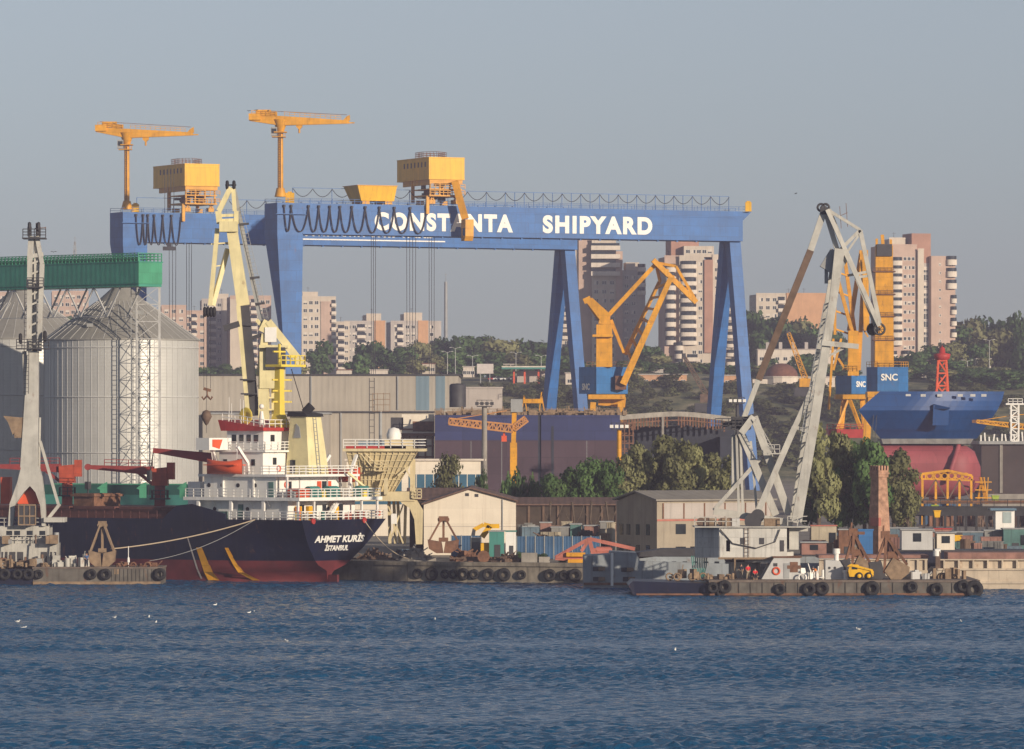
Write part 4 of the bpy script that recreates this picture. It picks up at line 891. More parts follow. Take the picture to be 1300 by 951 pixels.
for i, px in enumerate((395, 505)): part('downpipe', MB().bx(X(px)-.12, X(px)+.12, -.32, -.01, q(0, 520).z if px > 420 else q(0, 520).z, ztop-.1), M['grey'], t)
for px in range(0): part('roof_vent', MB().lathe([(.6, 0), (.6, .9), (.9, 1.0), (.7, 1.5), (.05, 1.6)], (X(px), 4, ztop+.35), 10), M['grey'], t)
part('roller_door', MB().bx(X(455), X(490), -.08, -.005, 0, q(0, 560).z), M['hallblue'], t)
part('downpipe', MB().bx(X(433)-.15, X(433)+.15, -.3, -.01, 0, q(0, 524).z), M['grey'], t)
solo('tank', MB().lathe([(1.6, 0), (1.6, 4.2), (1.3, 4.5), (.05, 4.6)], n=14), M['dgrey'], 'dark upright tank on the dock edge right of the beige hall', 'tank', PZ(581, zof(517, 1060), 1060))
solo('low_block', MB().bx(0, 8.5, 0, 5, -8, 4.2).bx(-.2, 8.7, -.2, 5.2, 4.2, 4.5), M['pgrey'], 'low grey concrete block on the slope right of the beige hall', 'building', PZ(589, zof(517, 1220), 1220))
# ---------------------------------------------------------------- hull under construction with an open end
D = 1000; x0, x1 = P(552, 0, D).x, P(787, 0, D).x
base = V((x0, D, GZ)); q = xyz(D, base)
t = thing('unfinished_hull', 'unfinished dark hull with indigo and plum side and open dark end', 'ship hull', base)
zt2, zm_, Wd = q(0, 527).z, q(0, 559).z, 0
X = lambda p: q(p, 0).x
part('lower_side_plating', MB().bx(0, X(683), 0, .5, 1, zm_).bx(X(687), X(787), 0, .5, 1, zm_), M['purple'], t)
part('upper_side_plating', MB().bx(0, X(683), 0, .5, zm_, zt2).bx(X(687), X(787), 0, .5, zm_, zt2), M['hullblue'], t)
part('side_gap', MB().bx(X(683), X(687), .3, .8, 1, zt2), M['hullin'], t)
# open end: deck rim curving away to the right with a dark hold behind
rim = []
for i in range(13):
    u = i/12; px = 787+u*148; rim.append((X(px)*(1+.0)+0, 2+u*24, 0))
dk = MB()
ys = lambda u: q(0, 527-9*math.sin(min(1, u*1.5)*1.3)*.7+18*max(0, u-.45)**1.4).z
for i in range(12):
    a, b_ = rim[i], rim[i+1]; ua, ub = i/12, (i+1)/12
    dk.hexa([(a[0], a[1], ys(ua)-.9), (b_[0], b_[1], ys(ub)-.9), (b_[0], b_[1]+14, ys(ub)-.9), (a[0], a[1]+14, ys(ua)-.9)], [(a[0], a[1], ys(ua)), (b_[0], b_[1], ys(ub)), (b_[0], b_[1]+14, ys(ub)), (a[0], a[1]+14, ys(ua))])
dk.bx(0, X(787), .51, 30, zt2-.8, zt2+.0)
part('deck', dk, M['concrete'], t)
iw = MB(); iw.bx(X(785), X(940), 26, 27, 1, zt2-2); iw.bx(X(918), X(936), 14, 26, 1, zt2-4); iw.bx(X(784), X(788), .51, 26, 1, zt2-.9)
part('inner_bulkhead', iw, M['hullin'], t)
sc_ = MB(); 
for px in (789, 793, 799, 804): sc_.bar((X(px), 1, 0), (X(px), 1, zt2-1), .22)
for y in (540, 550, 560, 570, 580): sc_.bar((X(788), 1, q(0, y).z), (X(805), 1.6, q(0, y).z), .2); sc_.bx(X(789), X(804), .8, 2, q(0, y).z-.5, q(0, y).z-.3)
part('scaffold', sc_, M['rust'], t)
hg = MB()
for i in range(36):
    u = .03+i*.026; 
    if .44 < u < .5: continue
    c_ = V((X(787+u*148), 2+u*24-.15, ys(u)-.9)); hg.bar(c_, c_-V((0, 0, 1.5+.6*random.random())), .28)
for i in range(12): hg.bar(V(rim[i])+V((0, -.2, ys(i/12)-1.6)), V(rim[i+1])+V((0, -.2, ys((i+1)/12)-1.6)), .18)
part('hanging_staging', hg, M['rust'], t)
part('deck_post', MB().bx(X(842), X(845), 10, 10.6, 4, ys(.4)-.91), M['concrete'], t)
cl = MB()
for i in range(150):
    px = random.uniform(552, 800); h_ = random.uniform(.5, 1.7); x = X(px); y = random.uniform(.6, 12)
    if random.random() < .6: cl.bar((x, y, zt2), (x+random.uniform(-.3, .3), y, zt2+h_), random.uniform(.1, .25))
    else: cl.box((x, y, zt2+h_*.3), (random.uniform(.4, 2.2), random.uniform(.5, 1.5), h_*.6))
cl.rail([(0, .7, zt2), (X(787), .7, zt2)], 1.1, 1.6, .06)
part('deck_gear', cl, M['timber'], t)
for px in (598, 637, 745): part('plate_seam', MB().bx(X(px)-.04, X(px)+.04, -.03, -.002, 1.2, zm_-.1), M['grey'], t)
part('plate_stripe', MB().bx(X(700), X(703), -.03, -.002, 1.2, zt2-2), M['hullin'], t)
# small yellow gantry frame on that deck
b_ = P(664, 512, 1010); tt = thing('small_gantry', 'low yellow gantry frame on the dock edge left of the far gantry leg', 'gantry', b_)
part('beam', MB().bx(0, 3.6, -.3, .3, 0, .8), M['yellow'], tt)
for x in (.2, 3.4): part('leg', MB().bar((x-.4, 0, -1.4), (x, 0, 1.4+x*.2), .2).bar((x+.5, 0, -1.4), (x, 0, 1.4), .2), M['yellow'], tt)
# ---------------------------------------------------------------- blue bow block and bulb
D = 1080; base = PZ(1180, GZ, D); q = xyz(D, base)
t = thing('ship_bow', 'royal blue ship bow with dull red bulb under construction', 'ship hull', base)
def loft(secs, mats_z=None, m=0):
    mb = MB(); n = len(secs[0]); mb.k = m
    mb.add([p for s_ in secs for p in s_], [(i*n+j, (i+1)*n+j, (i+1)*n+j+1, i*n+j+1) for i in range(len(secs)-1) for j in range(n-1)], True); return mb
# profile polygons given as photo outlines at the near side plane, with real breadth behind
def hullblock(outl, near, far_, bulge=0): 
    a = [q(x, y, near) for x, y in outl]; return a
up = MB(); prof = [(497, 1117, 1275, 0), (509, 1103, 1272, -.5), (521, 1090, 1266, -.9), (533, 1099, 1258, .6), (545, 1108, 1249, 2.2), (557, 1118, 1240, 4.2)]; secs = []
for y, xa, xb, d0 in prof:
    row = []
    for i in range(17):
        u = i/16; row.append(q(xa+(xb-xa)*u, y, d0+9*max(0, u-.3)**2*1.6))
    row += [q(xa+(xb-xa)*(1-i/16), y, 22-d0-9*max(0, .7-i/16)**2*1.4) for i in range(17)]
    secs.append(row)
n_ = 34; up.add([p for r_ in secs for p in r_], [(k*n_+i, (k+1)*n_+i, (k+1)*n_+(i+1) % n_, k*n_+(i+1) % n_) for k in range(len(secs)-1) for i in range(n_)], False)
up.add(secs[0], [tuple(range(n_))])
part('topsides', up, M['bluebow'], t)
part('bulwark_pocket', MB().prism([q(1185, 514, -1.0), q(1205, 518, -1.0), q(1204, 540, -1.0), q(1184, 540, -1.0)], (0, 1.2, 0)).prism([q(1186, 513, -.9), q(1206, 517.5, -2.4), q(1206, 519, -2.4), q(1186, 519, -1)], (0, 2, 0)), M['bluebow'], t)
part('plate_seam', MB().bar(q(1111, 500, -.05), q(1107, 556, -.05), .12).bar(q(1115, 500, -.05), q(1111, 556, -.05), .1), M['dgrey'], t)
for x in (1153, 1172, 1193, 1219, 1235, 1249): part('fairlead', MB().box(q(x, 502, -.1), (1.0, .3, .5)), M['ltgrey'], t)
part('draught_band', MB().prism([q(1119, 557, 4.0), q(1236, 557, 4.0), q(1232, 563.5, 4.0), q(1121, 563.5, 4.0)], (0, 12, 0)), M['mutgrey'], t)
lw = MB(); secs = []
for i in range(15):
    u = i/14; x = q(1118, 0).x+(q(1251, 0).x-q(1118, 0).x)*u; zc, hh, yb = q(0, 594).z, 5.4, 10
    k_ = 1 if u < .62 else math.sqrt(max(0, 1-((u-.62)/.38)**2.2)); sec = []
    e_ = math.sqrt(max(.0004, 1-(max(0, u-.74)/.26)**2)); k_ = e_; zt3 = zc+(q(0, 563).z-zc)*e_
    for j in range(17):
        a = math.pi*(j/16)+math.pi/2
        ca, sa = math.cos(a), math.sin(a)
        sg_ = math.copysign(abs(sa)**.8, sa); zz_ = zc+(zt3-zc)*sg_ if sa > 0 else zc+(zc-q(0, 632).z)*sg_*(.5+.5*e_)
        yy = 11-8.5*abs(ca)**.5*e_
        sec.append((x, yy, zz_))
    back = [(x, 22-p[1]+1, p[2]) for p in sec[::-1]]
    secs.append(sec+back)
part('underwater_body', loft(secs), M['bowred'], t)
part('weld_band', MB().path([q(1217, 564, 5), q(1212, 580, 2), q(1206, 600, 1.2), q(1203, 612, 2)], .5, 6), M['bowred'], t)
sg = MB()
for i in range(10): sg.bar(q(1247+random.uniform(-8, 8), 640, 2), q(1249+random.uniform(-6, 6), 606, 3), .18)
for y in (612, 622, 632): sg.bar(q(1238, y, 1), q(1259, y, 1), .2)
part('staging', sg, M['yellow'], t)
# hull at the right edge
D = 1125; base = PZ(1300, GZ, D); q = xyz(D, base); X = lambda p: q(p, 0).x
t = thing('unfinished_hull', 'dark brown hull at the right edge with white posts along its deck', 'ship hull', base)
part('side_plating', MB().bx(X(1246), X(1420), 0, 22, 4, q(0, 564).z), mat('hull_dark_rusty_primer', (.055, .04, .038), .7, var=.3, scale=.12, rust=.25, streak=.3), t)
part('keel_strake', MB().bx(X(1246)+.2, X(1420), -.2, 22, 0, 4), M['concrete'], t); part('deck_edge', MB().bx(X(1243), X(1420), -1, 22, q(0, 564).z, q(0, 560).z), M['grey'], t)
cl = MB()
for i in range(44): x = X(1245)+i*.85; cl.bar((x, -.8, q(0, 560).z), (x+random.uniform(-.2, .2), -.8, q(0, 560).z+random.uniform(.7, 2.2)), .28)
part('deck_posts', cl, M['white'], t); part('ladder_strip', MB().bx(X(1271)-.3, X(1271)+.3, -.25, -.01, 4.2, q(0, 564).z), M['concrete'], t)
# tower crane with horizontal yellow jib, right edge
D = 1030; base = PZ(1288, zof(560, D), D); q = xyz(D, base)
t = thing('tower_crane', 'white lattice post with long yellow jib pointing left at the right edge', 'crane', base)
part('mast', MB().lattice((0, 0, 0), q(1288, 513), 1.4, 1.4, 6, .1, up=(0, 1, 0)), M['white'], t); part('platform', MB().box(q(1288, 513), (3.4, 2, .3)).rail([q(1280, 513, -.8), q(1298, 513, -.8)], 1, .8, .05), M['white'], t)
part('jib', MB().lattice(q(1330, 545), q(1240, 535), 1.1, 1.1, 14, .08, .5, .5).bar(q(1243, 534), q(1288, 527), .12).bar(q(1288, 527), q(1330, 524), .12), M['yellow'], t); part('jib_tip', MB().bx(*(q(1234, 0).x, q(1240, 0).x), -.3, .3, q(0, 537).z, q(0, 533).z), M['rust'], t)
# yellow shed frame
D = 985; base = PZ(1170, GZ, D); q = xyz(D, base); X = lambda p: q(p, 0).x
t = thing('open_shed', 'open yellow steel shed frame with perforated roof truss before the red bulb', 'shed frame', base)
tr = MB(); pr = [(1170, 608), (1170, 602), (1186, 600), (1203, 597.5), (1218, 600), (1234, 604), (1234, 610), (1203, 608)]
pts = [q(x, y) for x, y in pr]
tr.bar(pts[0], pts[6], .3); tr.bar(pts[1], pts[3], .45); tr.bar(pts[3], pts[5], .45); tr.bar(pts[0], pts[1], .4); tr.bar(pts[5], pts[6], .4)
for x in (1180, 1190, 1199, 1208, 1217, 1226): tr.torus(q(x, 604.3), .5, .12, 'y', 12, 6)
for x in (1175, 1185, 1194.5, 1203.5, 1212.5, 1221.5): tr.bar(q(x, 601.5), q(x, 608), .25)
part('roof_truss', tr, M['yellow'], t)
for x in (1171, 1188, 1203, 1218, 1233): part('post', MB().bx(X(x)-.2, X(x)+.2, -.2, .2, 0, q(0, 608).z), M['yellow'], t)
br = MB()
for a_, b_ in ((1171, 1188), (1203, 1188), (1203, 1218), (1233, 1218)): br.bar(q(a_, 636, -.1), q(b_, 609, -.1), .22)
part('brace', br, M['brown'], t)
solo('site_container', MB().bx(0, 6.5, 0, 2.4, 0, 4), M['fence'], 'dark blue container against the left post of the yellow shed frame', 'container', PZ(1168, GZ, 990))
# rusty orange derrick with horizontal jib on the centre yard
D = 940; base = PZ(652, GZ, D); q = xyz(D, base)
t = thing('derrick_crane', 'orange tower derrick with long horizontal lattice jib in front of the indigo hull', 'crane', base)
M['derrick'] = mat('derrick_orange', (.48, .22, .07), .6, var=.2, rust=.25)
part('mast', MB().bar((0, 0, 0), q(652, 562), 1.2, 1.2).bar(q(652, 562), q(653, 520), .8), M['yellow'], t)
part('jib', MB().lattice(q(651, 544), q(570, 535), 1.3, 1.3, 16, .1, 1.0, 1.0).bar(q(570, 533), q(653, 520), .14), M['derrick'], t); part('counter_jib', MB().lattice(q(652, 544), q(668, 532), 1, 1, 4, .1), M['derrick'], t)
part('hook', MB().bar(q(640, 545), q(640, 556), .35).box(q(640, 557), (.9, .5, 1)), M['orange'], t); part('cab', MB().box(q(656, 515), (2, 1.8, 2.2)), M['grey'], t); part('head_post', MB().bar(q(653, 520), q(652, 508), .5), M['dgrey'], t)
# light masts
def lightmast(label, px, ytop, D, r=.28, m='concrete', cage=True, gz=GZ):
    base = PZ(px, gz, D); hh = zof(ytop, D)-gz; t = thing('light_mast', label, 'light mast', base)
    part('pole', MB().tube((0, 0, 0), (0, 0, hh), r*1.3, r, 8), M[m], t)
    hd = MB().box((0, 0, hh), (2.4, 1.6, .15)).rail([(-1.2, -.8, hh), (1.2, -.8, hh), (1.2, .8, hh), (-1.2, .8, hh), (-1.2, -.8, hh)], 1.0, .8, .04)
    part('platform', hd, M['dgrey'], t)
    for i in range(4): part('floodlight', MB().box((-1.2+i*.8, -.95, hh+.45), (.55, .3, .5), 0), M['dgrey' if m == 'concrete' else 'white'], t)
    return t
lightmast('tall grey light mast with dark floodlight cage standing left of the orange derrick', 615, 516, 880, .4)
lightmast('yellow light mast with white floodlights on the hull corner among the trees', 786, 545, 870, .35, 'yellow')
lightmast('light mast with round cluster of floodlights beside the right gantry foot', 936, 512, 960, .3, 'dgrey')
D = 900; base = PZ(483, GZ, D); q = xyz(D, base)
t = thing('inspection_tower', 'grey pole with open cage platform in front of the beige hall', 'tower', base)
part('pole', MB().tube((0, 0, 0), q(483, 522), .3, .25), M['grey'], t)
cg = MB()
for x in (473, 479, 487, 495):
    for d_ in (-1, 1): cg.bar(q(x, 522, d_), q(x, 499, d_), .1)
for y in (500, 507, 514, 522): cg.bar(q(473, y, -1), q(495, y, -1), .1); cg.bar(q(473, y, 1), q(495, y, 1), .1)
part('cage', cg, M['timber'], t); part('ladder', MB().ladder(q(472, 570), q(472, 480), .8, 1, .06), M['dgrey'], t)
# ---------------------------------------------------------------- silos
def silo(label, pxc, D, rpx, yeave, yapex):
    c = PZ(pxc, GZ, D); r = rpx*mm(D-8); he = zof(yeave, D)-GZ; ha = zof(yapex, D)-GZ
    t = thing('grain_silo', label, 'silo', c)
    n = 96
    part('wall', MB().lathe([(r, 0), (r, he)], n=n), M['galv'], t)
    part('roof', MB().lathe([(r+.25, he-.1), (r+.22, he+.05), (r*.32, he+(ha-he)*.72), (1.2, ha), (.01, ha+.05)], n=48, smooth=False), mat('roof_galv', (.33, .32, .29), .6, metal=.3, var=.1, scale=.3, streak=.3), t)
    nst = 34
    sm = MB().bx(-.04, .04, -.05, -.0, 0, he-.1).mesh('stiffener', M['ltgrey'])
    for i in range(nst):
        a = -math.pi+math.pi*(i+.5)/nst
        o = link('stiffener', sm, t, (math.cos(a)*r, math.sin(a)*r, 0), a+math.pi/2)
    for z in (he-1.2, he*.72, he*.45, he*.2):
        part('hoop', MB().lathe([(r-.02, z-.07), (r+.1, z-.07), (r+.1, z+.07), (r-.02, z+.07)], n=n), M['ltgrey'], t)
    rb = MB()
    for i in range(40):
        a = 2*math.pi*i/40; d = V((math.cos(a), math.sin(a), 0))
        rb.bar(d*(r+.2)+V((0, 0, he+.06)), d*(r*.32)+V((0, 0, he+(ha-he)*.72+.03)), .07)
    part('roof_rib', rb, M['ltgrey'], t); t.children
    part('vent', MB().box((r*.25, -r*.45, he+(ha-he)*.50), (1.6, .9, .6)).box((-r*.35, -r*.72, he+(ha-he)*.26), (.9, .6, .5)), M['grey'], t)
    return t
silo('big galvanised grain silo with ribbed wall and conical roof behind the ship', 154, 812, 99, 432, 364)
silo('galvanised grain silo at the left edge behind the floating crane column', 26, 850, 98, 431, 367)
# green gallery on top, with lattice tower
D = 790; c = PZ(176, zof(360, D), D)
ang = math.atan2(1, 1.25)
t = thing('conveyor_gallery', 'long green conveyor gallery with railed roof running over the silo tops', 'conveyor', c, math.pi-R(42))
hh = (360-333)*mm(D)
ax = math.pi-R(42)           # local x points left and away
Lg = 46; wd = 4.6
part('side_wall', MB().bx(0, Lg, 0, .12, 0, hh), M['dgreen'], t)
part('end_wall', MB().bx(-.12, -.003, -wd, .12, 0, hh), M['green'], t)
part('floor', MB().bx(0, Lg, -wd, -.01, -.4, .05), M['dgreen'], t); part('roof', MB().bx(-.2, Lg, -wd-.1, .2, hh+.003, hh+.18), M['dgreen'], t); part('far_wall', MB().bx(0, Lg, -wd, -wd+.12, .06, hh), M['dgreen'], t)
rl = MB().rail([(0, .1, hh+.18), (Lg, .1, hh+.18)], 1.15, .75, .06, 3); rl.rail([(0, -wd, hh+.18), (Lg, -wd, hh+.18)], 1.15, .75, .06, 3); rl.rail([(0, .1, hh+.18), (0, -wd, hh+.18)], 1.15, .75, .05, 3)
rl.bx(0, Lg, -.3, .0, hh+.19, hh+.75)
part('roof_railing', rl, M['green'], t)
us = MB(); xx = 4
for i in range(7):
    us.bar((4+i*5.6, -.3, -.4), (6.8+i*5.6, -.3, -4.6), .2); us.bar((9.6+i*5.6, -.3, -.4), (6.8+i*5.6, -.3, -4.6), .2); us.bar((4+i*5.6, -wd+.3, -.4), (6.8+i*5.6, -wd+.3, -4.6), .2)
us.bar((6.8, -.3, -4.6), (6.8+33.6, -.3, -4.6), .1)
part('truss', us, M['ltgrey'], t)
base = PZ(188, GZ, 798.6); hh = zof(360, 798.6)-GZ-.5
t = thing('lattice_tower', 'cream lattice tower standing under the end of the green gallery', 'tower', base)
part('frame', MB().lattice((0, 0, 0), (0, 0, hh), 3.3, 2.4, 15, .035, up=(0, 1, 0), chord=.08), M['ltgrey'], t); part('ladder', MB().ladder((-2.0, -1.6, 0), (-2.0, -1.6, hh), .7, .7, .05), M['grey'], t)
# lower green gallery on the quay behind the ship
D = 752; c = PZ(280, zof(646, D), D)
t = thing('conveyor_gallery', 'low green conveyor casing with ribbed upper band on the quay behind the ship', 'conveyor', c, math.pi-R(20))
L = 25; part('casing', MB().bx(-6, L, 0, 3, -4.4, 1.9), M['teal'], t)
rb = MB()
for i in range(52): rb.bx(-6+i*.6, -6+i*.6+.2, -.0, .25, 1.9, 3.2)
rb.bx(-6, L, .0, .25, 3.2, 3.4); part('ribbed_band', MB().bx(-6, L, .3, 3, 1.9, 3.25), M['bandgreen'], t); part('rib', rb, M['green'], t)
for px, lb in ((130, 'left'), (180, 'middle'), (231, 'right')):
    c = PZ(px-5, zof(619, 742), 742); h = MB().prism([(.2, 0, -1.4), (1.1, 0, -1.4), (1.1, 0, .75), (.5, 0, .45), (-.2, 0, -.1), (.2, 0, -.3)], (0, 1.2, 0))
    nm = {'left': 'bright green spout hood left of the maroon crane jib tip', 'middle': 'bright green spout hood under the maroon crane jib', 'right': 'bright green spout hood right of the maroon ship crane column'}[lb]
    solo('spout_hood', h, M['green'], nm, 'spout')
    bpy.data.objects[-1] if False else None
    o = [o for o in bpy.data.objects if o.get('label') == nm][0]; o.location = c

# ---------------------------------------------------------------- the cargo ship
TH = R(143.1); SO = V((-21.2, 696.8, 0))
t = thing('cargo_ship', 'navy cargo ship moored at the quay with white superstructure and red underwater paint', 'cargo ship', SO, TH)
S = t
us_ = [0, .6, 2, 4, 7, 11, 16, 20, 30, 45, 60, 72, 82, 88]
zl = [-.8, .0, .7, 1.4, 2.1, 2.7, 4.2, 5.4, 6.6, 7.9]
def hb(u, z):
    full = 8.5
    if u > 60: full = 8.5*max(.02, 1-((u-60)/28)**2)**.75*(1-.25*max(0, (7.9-z)/8.7)*((u-60)/28))
    if u >= 20: return full
    k = max(0, min(1, (z-1.4)/6.5)); tr = 8.5*(.06+.94*k**.62)             # transom half breadth
    if z < 1.4: tr = .5*max(0, (z+.8)/2.2)
    kb = sstep((u+1.5)/15) if z > 0.8 else sstep((u-1)/15)
    return tr*(1-kb)+full*kb*(1 if z > 1 else .97)
def rake(u, z): return u+(1-max(0, min(1, (z-.4)/7.5)))*2.6*max(0, 1-u/8)
hull = MB(); grid = []
for u in us_:
    grid.append([V((rake(u, z), hb(u, z), z)) for z in zl])
for sgn in (1, -1):
    vs = [V((p.x, p.y*sgn, p.z)) for r_ in grid for p in r_]; n = len(zl)
    for k_, j0, j1 in ((1, 0, 5), (0, 5, n-1)):
        hull.k = k_; hull.add(vs, [(i*n+j, (i+1)*n+j, (i+1)*n+j+1, i*n+j+1) if sgn < 0 else (i*n+j, i*n+j+1, (i+1)*n+j+1, (i+1)*n+j) for i in range(len(us_)-1) for j in range(j0, j1)], True)
# transom and deck
p0 = grid[0]
for k_, j0, j1 in ((1, 0, 5), (0, 5, len(zl)-1)):
    hull.k = k_
    for j in range(j0, j1): hull.add([V((p0[j].x, p0[j].y, p0[j].z)), V((p0[j].x, -p0[j].y, p0[j].z)), V((p0[j+1].x, -p0[j+1].y, p0[j+1].z)), V((p0[j+1].x, p0[j+1].y, p0[j+1].z))], [(3, 2, 1, 0)])
part('hull', hull, [M['navy'], M['boot']], t)
dk = MB(); tp = [V((rake(u, 7.6), hb(u, 7.6)-.05, 7.55)) for u in us_]
dk.add([p for q_ in tp for p in (q_, V((q_.x, -q_.y, q_.z)))], [(2*i, 2*i+1, 2*i+3, 2*i+2) for i in range(len(tp)-1)])
part('deck', dk, M['boot'], t)
# bulwark step amidships (hull side rises in front of the house), then the long hatch coaming
for sv in (8.52, -8.52):
    part('bulwark', MB().prism([(18, sv, 7.3), (23.5, sv, 7.3), (22.0, sv, 8.6), (20.5, sv, 9.6), (18.0, sv, 9.8), (12.5, sv, 8.6), (12.5, sv, 7.3)], (0, -.25 if sv > 0 else .25, 0)), M['navy'], t)
part('hatch_coaming', MB().bx(24, 80, -6.6, 6.6, 7.5, 9.0), M['hatchred'], t)
hc = MB()
for i in range(7): hc.bx(24.6+i*7.8, 31.6+i*7.8, -6.9, 6.9, 9.003, 9.35)
part('hatch_cover', hc, M['hatchred'], t); part('hatch_stack', MB().bx(36.5, 40, 1, 6.2, 9.36, 11.0).bx(36.2, 40.3, .7, 6.5, 10.6, 10.9), M['rust'], t)
part('hull_rail', MB().rail([(24, 8.3, 7.9), (58, 8.3, 7.9)], 1.0, 1.5, .04), M['hatchred'], t)
for i, (u, du) in enumerate(((14.0, 2.3), (9.6, 2.5), (16.4, 2.2))):
    m_ = M['yellow'] if i < 2 else M['pgrey']; w_ = (1.5, .7, .3)[i]; n6 = []
    sg = MB(); za, zb_ = (.15, 4.3) if i < 2 else (.3, 5.6)
    for k in range(5):
        z = za+(zb_-za)*k/4; uu = u+du*(k/4); 
        a, b2 = uu, uu+w_*(1-.35*k/4)
        n6.append((V((rake(a, z), hb(a, z)+.04, z)), V((rake(b2, z), hb(b2, z)+.04, z))))
    sg.add([p for r_ in n6 for p in r_], [(2*k, 2*k+1, 2*k+3, 2*k+2) for k in range(4)])
    sg.add([p+V((0, -.12, 0)) for r_ in n6 for p in r_], [(2*k, 2*k+2, 2*k+3, 2*k+1) for k in range(4)])
    part('hull_mark', sg, m_, t)
pr_ = random.Random(3)
for u, v, w_ in ((17.9, 7.301, 9.2), (15.2, 7.301, 9.2), (12.4, 7.301, 9.2), (9.8, 7.301, 9.2), (7.0, 7.301, 9.2), (16.4, 7.001, 12.2), (14.2, 7.001, 12.2), (11.6, 7.001, 12.2), (8.8, 7.001, 12.2)):
    part('porthole', MB().tube((u, v, w_), (u, v+.05, w_), .28, .28, 10), M['glass'], t)
for u, v, w_ in ((10.9, 7.301, 7.9), (6.2, 7.001, 10.75)): part('door', MB().bx(u-.4, u+.4, v, v+.06, w_, w_+1.9), M['mutteal'], t)
for i in range(16):
    u, v = pr_.uniform(.9, 2.8), pr_.uniform(-7.5, 7.5); z_ = 10.72 if i % 2 else 7.9
    part('deck_fitting', MB().tube((u, v, z_), (u, v, z_+pr_.uniform(.5, 1.1)), pr_.uniform(.12, .3), None, 8) if i % 3 else MB().box((u, v, z_+.4), (.5, .8, .8)), M[pr_.choice(['orange', 'mastyellow', 'grey', 'teal', 'timber', 'white'])], t)
for v in (-6, -3.2, 2.4, 6.6): part('pipe', MB().bar((5.3, v, 10.8), (5.3, v, 13.2), .12), M['ltgrey'], t)
for u in (6, 9, 12, 15): part('awning_strut', MB().bar((u, 8.1, 10.3), (u, 7.35, 9.4), .1), M['white'], t)
# rudder at the waterline
part('rudder', MB().bx(1.0, 2.6, -.2, .2, -1, .9), M['boot'], t)
# transom lettering
xt = lambda z: rake(0, z)-.03
def trtext(name, txt, z, hgt, width, off=0, bold=.03):
    dz = V((rake(0, z+hgt)-rake(0, z), 0, hgt)).normalized()
    return text_obj(name, txt, t, (xt(z)-.02, width/2+off, z), (0, -1, 0), dz, width, hgt, M['letter'], .03, bold)
trtext('ship_name', 'AHMET KURİS', 5.0, 1.22, 9.9, -.1, .035); trtext('port_name', 'İSTANBUL', 3.95, .95, 4.7, .0, .03); trtext('small_mark', 'IMO', 6.85, .3, 1.2, 5.2, .02) if False else None
for v in (6.3, -4.0): part('fairlead', MB().tube((-.15, v, 7.75), (.05, v, 7.75), .38, .38, 10), M['red'], t)
# --- superstructure, local u forward, v port, w up
PD = 7.9
ws = M['white']
def deckrail(name, pts, par=t, h=1.05, st=1.3): return part(name, MB().rail(pts, h, st, .045, 3), ws, par)
part('bulwark_rail', MB().rail([(12, 8.3, 7.9), (.25, 8.2, 7.9), (.25, -8.2, 7.9), (18, -8.2, 7.9)], 1.05, 1.2, .05, 3), ws, t)
# poop level house
part('deckhouse', MB().bx(3.2, 18, -6.2, 7.3, 7.56, 10.3), ws, t)
for v, wd2 in ((4.6, .8), (2.1, .8), (.1, .7), (-3.2, .9)): part('door', MB().bx(3.1, 3.19, v-wd2/2, v+wd2/2, 7.7, 9.75), M['glass'], t)
for v in (5.6, 3.35, 1.1): part('yellow_locker', MB().bx(2.7, 3.1, v-.45, v+.45, 7.7, 9.6) if v != 1.1 else MB().bx(2.7, 3.1, -2.3, -1.5, 7.7, 9.5), M['byellow'], t)
for v in (6.0, 5.3): part('red_locker', MB().bx(2.4, 2.8, v-.2, v+.25, 7.7, 9.5) if v == 6.0 else MB().bx(1.6, 2.3, -6.2, -5.4, 7.7, 8.8), M['orange'], t)
for v in (-.8, 2.9): part('porthole', MB().tube((3.1, v, 9.2), (3.19, v, 9.2), .25, .25, 10), M['glass'], t)
part('stairway', MB().bar((2.4, -1.6, 10.2), (2.4, .6, 7.7), .15, .9).rail([(2.0, .6, 7.8), (2.0, -1.6, 10.3)], .9, .8, .04), ws, t)
for v in (-8.0, -4.8, 4.8, 8.0): part('stanchion', MB().bx(.9, 1.15, v-.12, v+.12, 7.9, 10.3), ws, t)
for u in (6.5, 11.8, 17.2): part('stanchion', MB().bx(u-.2, u+.2, 8.0, 8.3, 7.9, 10.3), ws, t)
# boat deck slab (wide), its rail
part('boat_deck', MB().bx(.5, 19.5, -8.4, 8.4, 10.303, 10.72), ws, t)
deckrail('deck_railing', [(19.3, 8.2, 10.72), (.7, 8.2, 10.72), (.7, -8.2, 10.72), (19.3, -8.2, 10.72)])
for v in (4.0, .2, -6.0): part('winch', MB().tube((1.9, v-1.0, 11.5), (1.9, v+1.0, 11.5), .62, .62, 12).box((1.9, v, 11.0), (1.0, 2.4, .5)), M['teal'], t)
part('rope_pile', MB().box((2.2, 6.4, 11.3), (2.0, 2.0, 1.1)), M['orange'], t); part('vent_mushroom', MB().tube((1.6, -7.2, 10.7), (1.6, -7.2, 11.6), .25).tube((1.6, -7.2, 11.6), (1.6, -7.2, 11.9), .5), M['cream'], t)
